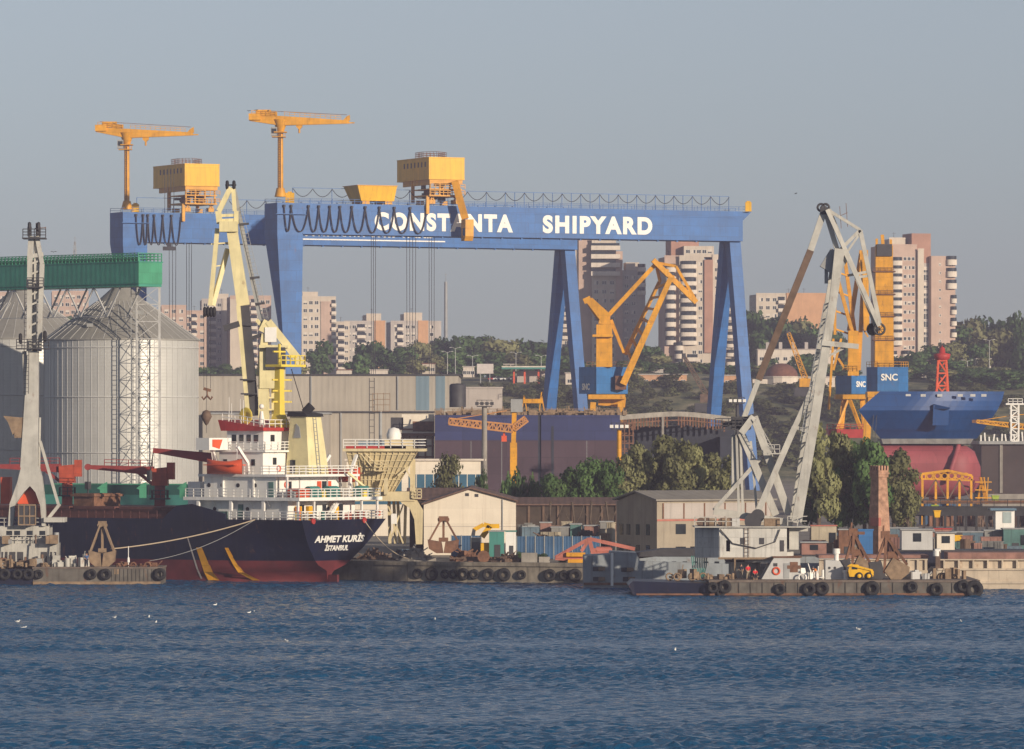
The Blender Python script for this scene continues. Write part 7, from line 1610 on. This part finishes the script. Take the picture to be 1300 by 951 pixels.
clutter('white drums and frames between the two deckhouses', 1018, 1046, 639, 2.0, 13, M['white'], n=16); clutter('white and rusty pump gear on the right end of the pontoon', 1150, 1180, 640, 2.2, 14, M['ltgrey'], n=18); clutter('rusty chain and pipe gear on the far right pontoon deck', 1186, 1225, 641, 1.8, 15, M['timber'], n=18)
nt_ = MB()
for i in range(9): nt_.path([(i*.22, 0, 2.6), (i*.2+.1, -.1, 1.4), (i*.18, 0, .1)], .07)
solo('hanging_net', nt_, M['teal'], 'teal fishing net hung up on the pontoon left of the people', 'net', tuple(PZ(878, BZ, 645)))
person('man in red shirt and light trousers standing under the crane on the pontoon', PZ(949.5, BZ, 639), R(20), SH['red'], SH['khaki'])
person('man in dark clothes standing left of the man in the red shirt', PZ(941, BZ, 640.5), R(-30), SH['dark'], SH['khaki'])
person('person in red top sitting right of the man in the red shirt', PZ(958.5, BZ+.0, 638.6), R(10), SH['red'], SH['dark'], 'sit')
solo('mooring_bitt', MB().bx(-.3, .3, -.25, .25, 0, .42).bx(-.4, .4, -.3, .3, .30, .44), M['timber'], 'low wooden box seat under the person in the red top', 'box', tuple(PZ(958.5, BZ, 638.68)))
person('man in orange top bending over the gear between the deckhouses', PZ(1036, BZ, 638.5), R(-60), SH['orange'], SH['white'], 'bend')
# ---------------------------------------------------------------- grey old vessel between quay and pontoon
D = 668; base = PZ(741, 0, D); q = xyz(D, base); X = lambda p: q(p, 0).x
M['vessel'] = mat('peeling_pale_blue_grey', (.26, .29, .31), .7, var=.2, scale=.5, streak=.6, rust=.25, stcol=(.12, .11, .10))
t = thing('old_vessel', 'peeling pale grey vessel hulk moored at the quay left of the crane pontoon', 'vessel', base)
part('hull', MB().prism([(X(741), 0, -.5), (X(925), 0, -.5), (X(925), 0, q(0, 716).z), (X(812), 0, q(0, 712).z), (X(808), 0, q(0, 702).z), (X(775), 0, q(0, 700.5).z), (X(774), 0, q(0, 704).z), (X(741), 0, q(0, 706).z)], (0, 9, 0)), M['vessel'], t)
part('pipe', MB().tube(q(777, 744, -.2), q(777, 702, -.2), .18), M['white'], t); part('deck_roof', MB().prism([q(806, 702, 1), q(842, 697, 1), q(925, 697, 1), q(925, 706, 1), q(838, 706, 1), q(812, 709, 1)], (0, 7, 0)), M['dgrey'], t)
for x, y in ((760, 722), (796, 723), (798, 735), (760, 735)): part('recess', MB().bx(X(x)-.7, X(x)+.5, -.06, -.004, q(0, y).z-.3, q(0, y).z+.25), M['dgrey'], t); part('fitting', MB().box(q(x+4, y, -.2), (.8, .35, .45)), M['timber'], t)
part('strake', MB().bx(X(741), X(925), -.15, -.005, .4, .7), M['rust'], t)
part('cabin', MB().bx(X(812), X(925), 1, 7, q(0, 733).z, q(0, 707).z), M['vessel'], t)
cb = MB()
for i in range(8): cb.bx(X(840)+i*1.3, X(840)+i*1.3+.5, .9, .99, q(0, 731).z, q(0, 713).z)
part('shelter_opening', cb, M['glass'], t)
# ---------------------------------------------------------------- cream barge and other barges right
D = 663; base = PZ(1180, 0, D); q = xyz(D, base); X = lambda p: q(p, 0).x
M['bargecream'] = mat('barge_side_cream', (.50, .42, .32), .75, var=.15, scale=.5, streak=.6, rust=.2)
t = thing('hopper_barge', 'long cream hopper barge with ribbed coaming moored behind the pontoon', 'barge', base)
part('hull', MB().prism([(X(1183), 0, -.5), (X(1420), 0, -.5), (X(1420), 0, q(0, 722).z), (X(1190), 0, q(0, 722).z), (X(1180), 0, q(0, 730).z)], (0, 10, 0)), M['bargecream'], t)
part('strake', MB().bx(X(1190), X(1420), -.2, -.003, q(0, 741).z, q(0, 738).z).bx(X(1190), X(1420), -.2, -.003, q(0, 724).z, q(0, 721.6).z), M['bargecream'], t)
cm = MB(); cm.bx(X(1192), X(1420), .8, 1.0, q(0, 722).z, q(0, 711.5).z); cm.bx(X(1190), X(1420), .3, 1.2, q(0, 711.5).z, q(0, 710).z)
for i in range(14): cm.bx(X(1198)+i*1.75, X(1198)+i*1.75+.2, .3, .79, q(0, 722).z, q(0, 711.6).z)
part('coaming', cm, M['bargecream'], t); part('cargo_hatch', MB().bx(X(1205), X(1420), 2, 8, q(0, 716).z, q(0, 702).z), M['mutpink'], t)
part('fore_post', MB().bx(X(1188), X(1194), .2, .8, q(0, 722).z, q(0, 700).z), M['brown'], t); part('lamp_drum', MB().tube(q(1189, 706, .5), q(1189, 699, .5), .42, .42, 12).tube(q(1187, 700, .5), q(1194, 699, .5), .3), M['white'], t)
D = 664; t = thing('hopper_barge', 'cream barge end with red deck line left of the long cream barge', 'barge', PZ(1140, 0, D)); q = xyz(D, PZ(1140, 0, D)); X = lambda p: q(p, 0).x
part('hull', MB().bx(X(1030), X(1178), 0, 9, -.5, q(0, 724).z), M['bargecream'], t); part('coaming', MB().bx(X(1040), X(1178), .4, .7, q(0, 724).z, q(0, 711).z).bx(X(1040), X(1178), .1, .8, q(0, 711).z, q(0, 709.6).z), M['bargecream'], t); part('deck_line', MB().bx(X(1040), X(1180), 1, 8, q(0, 709).z, q(0, 705).z), M['mutpink'], t)
for x in (1152, 1164, 1174): part('rib', MB().bx(X(x), X(x)+.3, .1, .39, q(0, 724).z, q(0, 711.1).z), M['bargecream'], t)
def deckbarge(label, D, px0, px1, ybot, ytop, m, cab=None):
    base = PZ(px0, 0, D); W = (px1-px0)*mm(D); t = thing('deck_barge', label, 'barge', base); hh = zof(ytop, D)
    part('hull', MB().prism([(.8, 0, -.5), (W, 0, -.5), (W, 0, hh), (0, 0, hh)], (0, 8, 0)), m, t); part('deck_edge', MB().bx(-.1, W, -.15, 8, hh, hh+.15), M['dgrey'], t)
    for a, b_, h_, m2 in cab or (): part('cabin', MB().bx(W*a, W*b_, 1, 5, hh+.16, hh+h_), m2, t); part('cabin_roof', MB().bx(W*a-.2, W*b_+.2, .7, 5.3, hh+h_, hh+h_+.14), M['grey'], t); part('cabin_window', MB().bx(W*(a+b_)/2-.5, W*(a+b_)/2+.5, .94, .997, hh+h_*.45, hh+h_*.85), M['glass'], t)
    return t
deckbarge('dark blue barge with grey cabins behind the long cream barge', 676, 1140, 1420, 0, 700, M['navy'], ((.02, .16, 2.6, M['ltgrey']), (.18, .26, 2.2, M['shedwhite'])))
deckbarge('dark barge with red hatch seen right of the crane machinery house', 676, 1012, 1075, 0, 706, M['vessel'], ((.1, .6, 1.6, M['mutpink']),))
# huts, cabins and vehicles in the yard on the right
rh = [(1030, 1062, 668, 722, 'mutcream', 'low cream hut with red roof left of the brick chimney', 'salmon'), (1128, 1165, 671, 728, 'mutblue', 'pale blue hut row right of the brick chimney', None), (1166, 1186, 675, 722, 'mutpink', 'faded pink hut in the row behind the cream hatch', None), (1186, 1207, 684, 708, 'shedwhite', 'cream board hut behind the cream hopper barge', None),
      (1186, 1208, 672, 730, 'mutpink', 'red roofed hut behind the cream board hut', 'red'), (1209, 1222, 676, 716, 'dgrey', 'dark hut with yellow front window', None), (1222, 1248, 676, 724, 'mutblue', 'dull blue hut right of the dark hut', None), (1250, 1272, 674, 726, 'mutgrey', 'grey hut under the white control cabin', None), (1274, 1305, 672, 724, 'mutteal', 'teal hut at the right edge', None)]
for a, b_, yt, D, m_, lb, rf_ in rh: boxcabin('hut', lb, 'hut', a, b_, yt, D, 3, M[m_], roof=M[rf_] if rf_ else None)
solo('yellow_panel', MB().bx(-.6, .6, -.1, 0, 0, 1.1), M['byellow'], 'yellow window board on the dark hut', 'board', tuple(PZ(1216, zof(690, 715.8), 715.8)))
base = PZ(1264, GZ, 760); q = xyz(760, base); X = lambda p: q(p, 0).x
t = thing('control_cabin', 'white control cabin with flat roof on a dark conveyor bridge at right', 'cabin', base)
part('body', MB().bx(X(1264), X(1288), 0, 3.4, q(0, 675).z, q(0, 648).z), M['white'], t); part('roof', MB().bx(X(1257), X(1290), -.5, 4, q(0, 648).z, q(0, 645.5).z), M['carblue'], t); part('window', MB().bx(X(1273), X(1284), -.06, -.004, q(0, 664).z, q(0, 650).z), mat('pale_glass', (.35, .42, .42), .2), t)
for x in (1266, 1286): part('support', MB().bx(X(x)-.2, X(x)+.2, 1, 1.4, 0, q(0, 675).z), M['brown'], t)
M['sootsteel'] = mat('sooty_steel', (.035, .035, .04), .8, var=.3)
base = PZ(1130, GZ, 790); q = xyz(790, base); X = lambda p: q(p, 0).x
t = thing('conveyor_bridge', 'long dark conveyor bridge with rusty top running behind the huts at right', 'conveyor', base)
part('beam', MB().bx(X(1160), X(1330), 0, 3, q(0, 655).z, q(0, 643).z), M['sootsteel'], t); part('upper_deck', MB().bx(X(1175), X(1330), 4, 7, q(0, 640).z, q(0, 636).z), M['rust'], t)
rg = MB().rail([q(1160, 643, 0), q(1330, 643, 0)], 1, 2, .05)
for i in range(16): rg.bar((X(1160)+i*1.5, .2, 0), (X(1160)+i*1.5, .2, q(0, 655).z), .35)
part('trestle', rg, M['sootsteel'], t)
for px, yt, D, m_, lb in ((1187, 642, 800, 'carlime', 'lime green bin on the dark conveyor bridge'), (1190, 649, 786, 'byellow', 'yellow trough below the lime green bin'), (1264, 630, 830, 'carlime', 'small lime container beside the rusty keel blocks'), (1205, 643, 798, 'salmon', 'pinkish crate right of the lime green bin')):
    if m_ == 'carlime' and 'carlime' not in M: M['carlime'] = mat('lime_paint', (.30, .40, .05), .6)
    w_ = 8*mm(D); solo('bin', MB().prism([(-w_*.4, 0, 0), (w_*.4, 0, 0), (w_*.55, 0, w_), (-w_*.55, 0, w_)], (0, 1.5, 0)).bx(-w_*.6, w_*.6, -.1, 1.6, w_, w_+.12), M[m_], lb, 'bin', tuple(P(px, yt+8, D)))
for i, (px0, px1, D, zm, m_, lb) in enumerate(((1040, 1100, 735, 5, 'dgrey', 'dark scrap row behind the low white hut'), (1130, 1180, 740, 4.6, 'brown', 'brown scrap row right of the brick chimney'), (1185, 1260, 745, 4.5, 'dgrey', 'dark scrap row below the conveyor bridge'), (1180, 1250, 970, 5, 'rust', 'rusty keel blocks under the yellow shed frame'), (1240, 1310, 965, 4, 'brown', 'brown keel blocks under the dark right hull'))):
    clutter(lb, px0, px1, D, zm, 30+i, M[m_], 'scrap_row', 'scrap', GZ, 60, 5)
solo('blue_drum', MB().bx(-.9, .9, -.5, .5, 0, 4.0).bx(-1, 1, -.6, .6, 4.0, 4.2), M['snc'], 'tall blue box locker left of the brick chimney', 'locker', tuple(PZ(1099, GZ, 702)))
# loose crates, drums and sheds scattered over the scrap yards, each its own thing
rng = random.Random(5)
yardm = ['mutblue', 'mutpink', 'mutgrey', 'mutteal', 'mutcream', 'brown', 'rust', 'timber']
names = {'mutblue': 'faded blue', 'mutpink': 'faded pink', 'mutgrey': 'faded grey', 'mutteal': 'faded teal', 'mutcream': 'faded cream', 'brown': 'dark brown', 'rust': 'rusty', 'timber': 'weathered brown'}
for reg, a, b_, D0, D1, n_ in (('between the white shed and the plaster warehouse', 664, 776, 736, 764, 46), ('behind the barges right of the grey crane', 1030, 1100, 700, 750, 24), ('behind the barges right of the brick chimney', 1130, 1300, 700, 755, 60)):
    for i in range(n_):
        m_ = rng.choice(yardm); px, D = rng.uniform(a, b_), rng.uniform(D0, D1); w_, h_, d_ = rng.uniform(.7, 2.8), rng.uniform(1., 4.4) if reg[0] == 'b' and 'white' in reg else rng.uniform(.8, 3.4), rng.uniform(.8, 2)
        mb = MB().bx(-w_/2, w_/2, -d_/2, d_/2, 0, h_)
        if rng.random() < .5: mb.bx(-w_/2-.08, w_/2+.08, -d_/2-.08, d_/2+.08, h_, h_+.1)
        for k in range(3): mb.bx(-w_/2+(k+.5)*w_/3-.05, -w_/2+(k+.5)*w_/3+.05, -d_/2-.06, -d_/2-.002, 0, h_)
        solo('crate', mb, M[m_], names[m_]+' crate among the scrap '+reg, 'crate', tuple(PZ(px, GZ, D)), rng.uniform(-.6, .6), 'crates '+reg)
# ---------------------------------------------------------------- left floating crane and pontoon
D = 684; q0 = PZ(90, 0, D)
t = thing('crane_pontoon', 'rusty low pontoon with gear under the left floating crane', 'pontoon', q0); X = lambda p: (p-90)*mm(D); Z = lambda y: zof(y, D)
part('hull', MB().bx(X(42), X(204), 0, 10.5, -.8, Z(722)), M['pont'], t); part('deck', MB().bx(X(41), X(205), -.1, 10.6, Z(722), Z(720)), M['pdeck'], t); part('dark_hull', MB().bx(X(-60), X(41.5), 0, 12, -.8, Z(722.5)), M['navy'], t); part('strake', MB().bx(X(42), X(204), -.2, -.003, .05, .4), M['timber'], t)
part('marking', MB().bx(X(145), X(151), -.06, -.003, Z(729), Z(722.5)), M['timber'], t)
rb = MB()
for i in range(14): rb.bx(X(142)+i*.5, X(142)+i*.5+.1, -.1, -.003, .42, Z(722.6))
part('side_rib', rb, M['pont'], t)
for px, s in ((49, .9), (116, 1.0), (134, 1.1), (203, 1.2), (6, 1.1), (22, 1.0), (36, 1.1)): tyre((P(px, 0, D-.4).x, D-.4, zof(729, D)), s, 'black tyre fender hanging on the left pontoon', 'tyres on the left pontoon')
D = 689; base = PZ(38, zof(720, D), D); q = xyz(D, base); X = lambda p: q(p, 0).x
t = thing('floating_crane', 'pale grey level luffing crane seen end on at the left edge', 'crane', base)
part('base_house', MB().bx(X(-8), X(72), 0, 6, 0, q(0, 690).z).bx(X(-4), X(62), .5, 5.5, q(0, 690).z, q(0, 668).z).bx(X(56), X(82), -.5, 4, q(0, 663).z, q(0, 657).z), G, t)
rngb = random.Random(9)
for i in range(30):
    m_ = rngb.choice(['brown', 'rust', 'greycream', 'grey', 'timber', 'dgrey']); w_, h_ = rngb.uniform(.4, 1.5), rngb.uniform(.3, 1.3)
    x_, z_ = rngb.uniform(X(-6), X(80)), rngb.choice([0, 0, q(0, 690).z, q(0, 668).z if rngb.random() < .4 else 0])
    if z_ > 3.5 and x_ > X(20): z_ = 0
    mb = MB().bx(x_-w_/2, x_+w_/2, -1.6-rngb.random()*.8, -.05, z_, z_+h_) if rngb.random() < .6 else MB().tube((x_, -1.0, z_), (x_, -1.0, z_+h_*1.3), w_*.25, w_*.25, 10)
    part('base_gear', mb, M[m_], t)
for x in (2, 12, 22, 52, 64): part('door', MB().bx(X(x), X(x)+.75, -.06, -.003, .1, 1.9), M['dgrey'], t)
for x in (8, 18, 34, 50): part('window', MB().bx(X(x), X(x)+.7, .42, .497, q(0, 682).z, q(0, 674).z), M['glass'], t)
part('base_railing', MB().rail([q(-8, 690, -.0), q(72, 690, -.0)], 1.0, 1, .04).rail([q(-4, 668, .4), q(62, 668, .4)], 1.0, 1, .04), G, t)
for x in (4, 40, 66): part('base_frame', MB().bar(q(x, 720, -.8), q(x+2, 690, -.8), .16), G, t)
part('cab', MB().bx(X(24), X(46), -1.2, 1.5, q(0, 666).z, q(0, 640).z), M['dgrey'], t)
wf = MB()
for x in (24, 31, 38, 45.4): wf.bx(X(x), X(x)+.14, -1.3, -1.2, q(0, 666).z, q(0, 641).z)
for y in (666, 655, 641): wf.bx(X(24), X(46.6), -1.32, -1.21, q(0, y).z-.08, q(0, y).z+.08)
part('cab_frame', wf, M['timber'], t)
part('cab_back', MB().bx(X(21), X(47), 1.6, 3, q(0, 640).z, q(0, 618).z), M['orange'], t)
lgp = MB(); 
lgp.prism([q(27, 592), q(49, 592), q(53, 606), q(57, 640), q(58, 668), q(53, 668), q(51, 642), q(45, 625), q(38, 617), q(30, 625), q(19, 641), q(16, 668), q(10, 668), q(12, 640), q(22, 612)][::-1], (0, 1.6, 0)); part('boom_fork', lgp, G, t)
part('boom', MB().bar(q(37.5, 594, .8), q(42.5, 446, .8), 2.2, 1.6, 1.3, 1.3), G, t)
up = MB(); up.bar(q(37, 446), q(38, 330), .6, .9); up.bar(q(50, 446), q(53.5, 335), .55, .8); up.bar(q(44, 446, 1.5), q(43, 330, 1.5), .6); up.bar(q(38, 330), q(40, 300), .7); up.bar(q(53.5, 335), q(47, 300), .5, .7)
up.bar(q(35, 326), q(55, 323), .5); up.bar(q(47, 380, .5), q(47, 300, .5), .7)
for i in range(9):
    y = 440-i*13; up.bar(q(37, y), q(50+i*.35, y-6), .22)
part('upper_boom', up, G, t)
part('boom_ladder', MB().ladder(q(33, 500, -.4), q(34.5, 366, -.4), .6, .5, .04), M['dgrey'], t)
for y, x0, x1 in ((302, 29, 58), (442, 21, 62), (364, 34, 55)): part('platform', MB().bx(X(x0), X(x1), -1.2, 1.8, q(0, y+1.5).z, q(0, y).z).rail([q(x0, y, -1.2), q(x1, y, -1.2)], 1.1, .7, .05, 3), M['dgrey'], t)
for x in (37.5, 49): part('head_sheave', MB().torus(q(x, 288), .42, .22, 'x', 16, 6).tube(q(x, 288)+V((-.2, 0, 0)), q(x, 288)+V((.2, 0, 0)), .4).bar(q(x, 300), q(x, 288), .5), M['dgrey'], t)
part('top_rail', MB().bar(q(46, 283), q(46, 300), .12).bar(q(44, 290), q(58, 289), .08).bar(q(58, 302), q(58, 288), .08), M['rust'], t)
part('tip_sheave', MB().torus(q(26, 430, -.6), .5, .2, 'x', 16, 6).torus(q(57, 427, -.6), .5, .22, 'x', 16, 6).tube(q(56, 427, -.6), q(58, 427, -.6), .45), M['black'], t)
part('tie_rod', MB().bar(q(33, 500, 1), q(31, 446, 1), .5).bar(q(27, 592, 1), q(32, 500, 1), .35).bar(q(51, 560, 1), q(74, 640, 1), .35).bar(q(60, 660, 1), q(76, 640, 1), .4).bar(q(51, 530, 1), q(50, 600, 1), .2), G, t)
part('side_bracket', MB().prism([q(4, 528), q(26, 530), q(26, 540), q(16, 552), q(10, 536)][::-1], (0, 1, 0)).bx(X(20)-.2, X(30), .2, .6, q(0, 556).z, q(0, 530).z), M['timber'], t)
part('orange_house', MB().bx(X(-2), X(10), 3, 6, q(0, 640).z, q(0, 606).z), M['orange'], t)
# grab and small gear on the left pontoon
grabbucket('tall rusty grab frame standing on the left pontoon', 130, 720, 661, 688, 34, m='timber'); clutter('small rusty winches on the right end of the left pontoon', 150, 200, 686, 1.0, 21, M['rust'], z0=zof(720, 686), n=18); clutter('mixed winches and pipes in front of the left crane base', -4, 60, 685, 1.8, 22, M['timber'], z0=zof(720, 685), n=26); clutter('orange and white gear between the left crane and the grab', 62, 112, 686, 2.4, 23, M['greycream'], z0=zof(720, 686), n=30)
solo('small_mast', MB().tube((0, 0, 0), (0, 0, 2.6), .06, .05, 6).tube((0, 0, .6), (0, 0, 1.2), .18, .14, 8), M['white'], 'thin white post on the right part of the left pontoon', 'post', tuple(PZ(163, zof(720, 686), 686)))
person('man in blue top standing beside the rusty grab on the left pontoon', PZ(110, zof(720, 686), 686), R(30), SH['blue'], SH['dark'])
# gulls on the water and in the sky
def gull_mesh():
    b = MB(); b.lathe([(.01, -.24), (.07, -.15), (.11, 0), (.09, .12), (.05, .2), (.01, .25)], (0, 0, .07), 10, 'x'); b.ball((.24, 0, .19), .06, 8); b.bar((.18, 0, .1), (.24, 0, .18), .07); b.prism([(-.2, -.05, .1), (-.36, 0, .14), (-.2, .05, .1)], (0, 0, .02)); b.bar((.29, 0, .185), (.35, 0, .175), .02)
    return b.mesh('gull', M['white'])
gme = gull_mesh()
for px, py in ((22, 790), (145, 785), (189, 784), (323, 778), (364, 815), (433, 787), (552, 787), (273, 769), (198, 791), (857, 826), (1220, 790), (30, 798), (316, 779), (1090, 800)):
    D = F*H/(py-YH); o = link('gull', gme, None, PZ(px, .02, D), random.uniform(0, 6.28)); o.scale = (.95,)*3; tag(o, 'white gull floating on the blue harbour water', 'gull', 'gulls on the water')
b = MB(); b.lathe([(.01, -.25), (.08, 0), (.01, .28)], (0, 0, 0), 8, 'x'); b.prism([(-.1, 0, .02), (.12, 0, .02), (.02, .5, .22), (-.14, .95, .1)], (0, 0, .02)); b.prism([(-.1, 0, .02), (.12, 0, .02), (.02, -.5, .22), (-.14, -.95, .1)], (0, 0, .02))
fme = b.mesh('flying_gull', M['dgrey'])
for i, (px, py, D) in enumerate(((316, 141, 900), (326, 140, 905), (340, 141, 902), (145, 157, 900), (1010, 246, 800), (68, 320, 800))):
    o = link('flying_gull', fme, None, P(px, py, D), random.uniform(0, 6)); o.scale = (.6,)*3; tag(o, 'tiny dark gull flying in the sky above the cranes', 'gull', 'gulls in the air')
# unused prototypes
for k in PT:
    if k not in used:
        p = PT[k]
        for c in children(p): bpy.data.objects.remove(c)
        bpy.data.objects.remove(p)
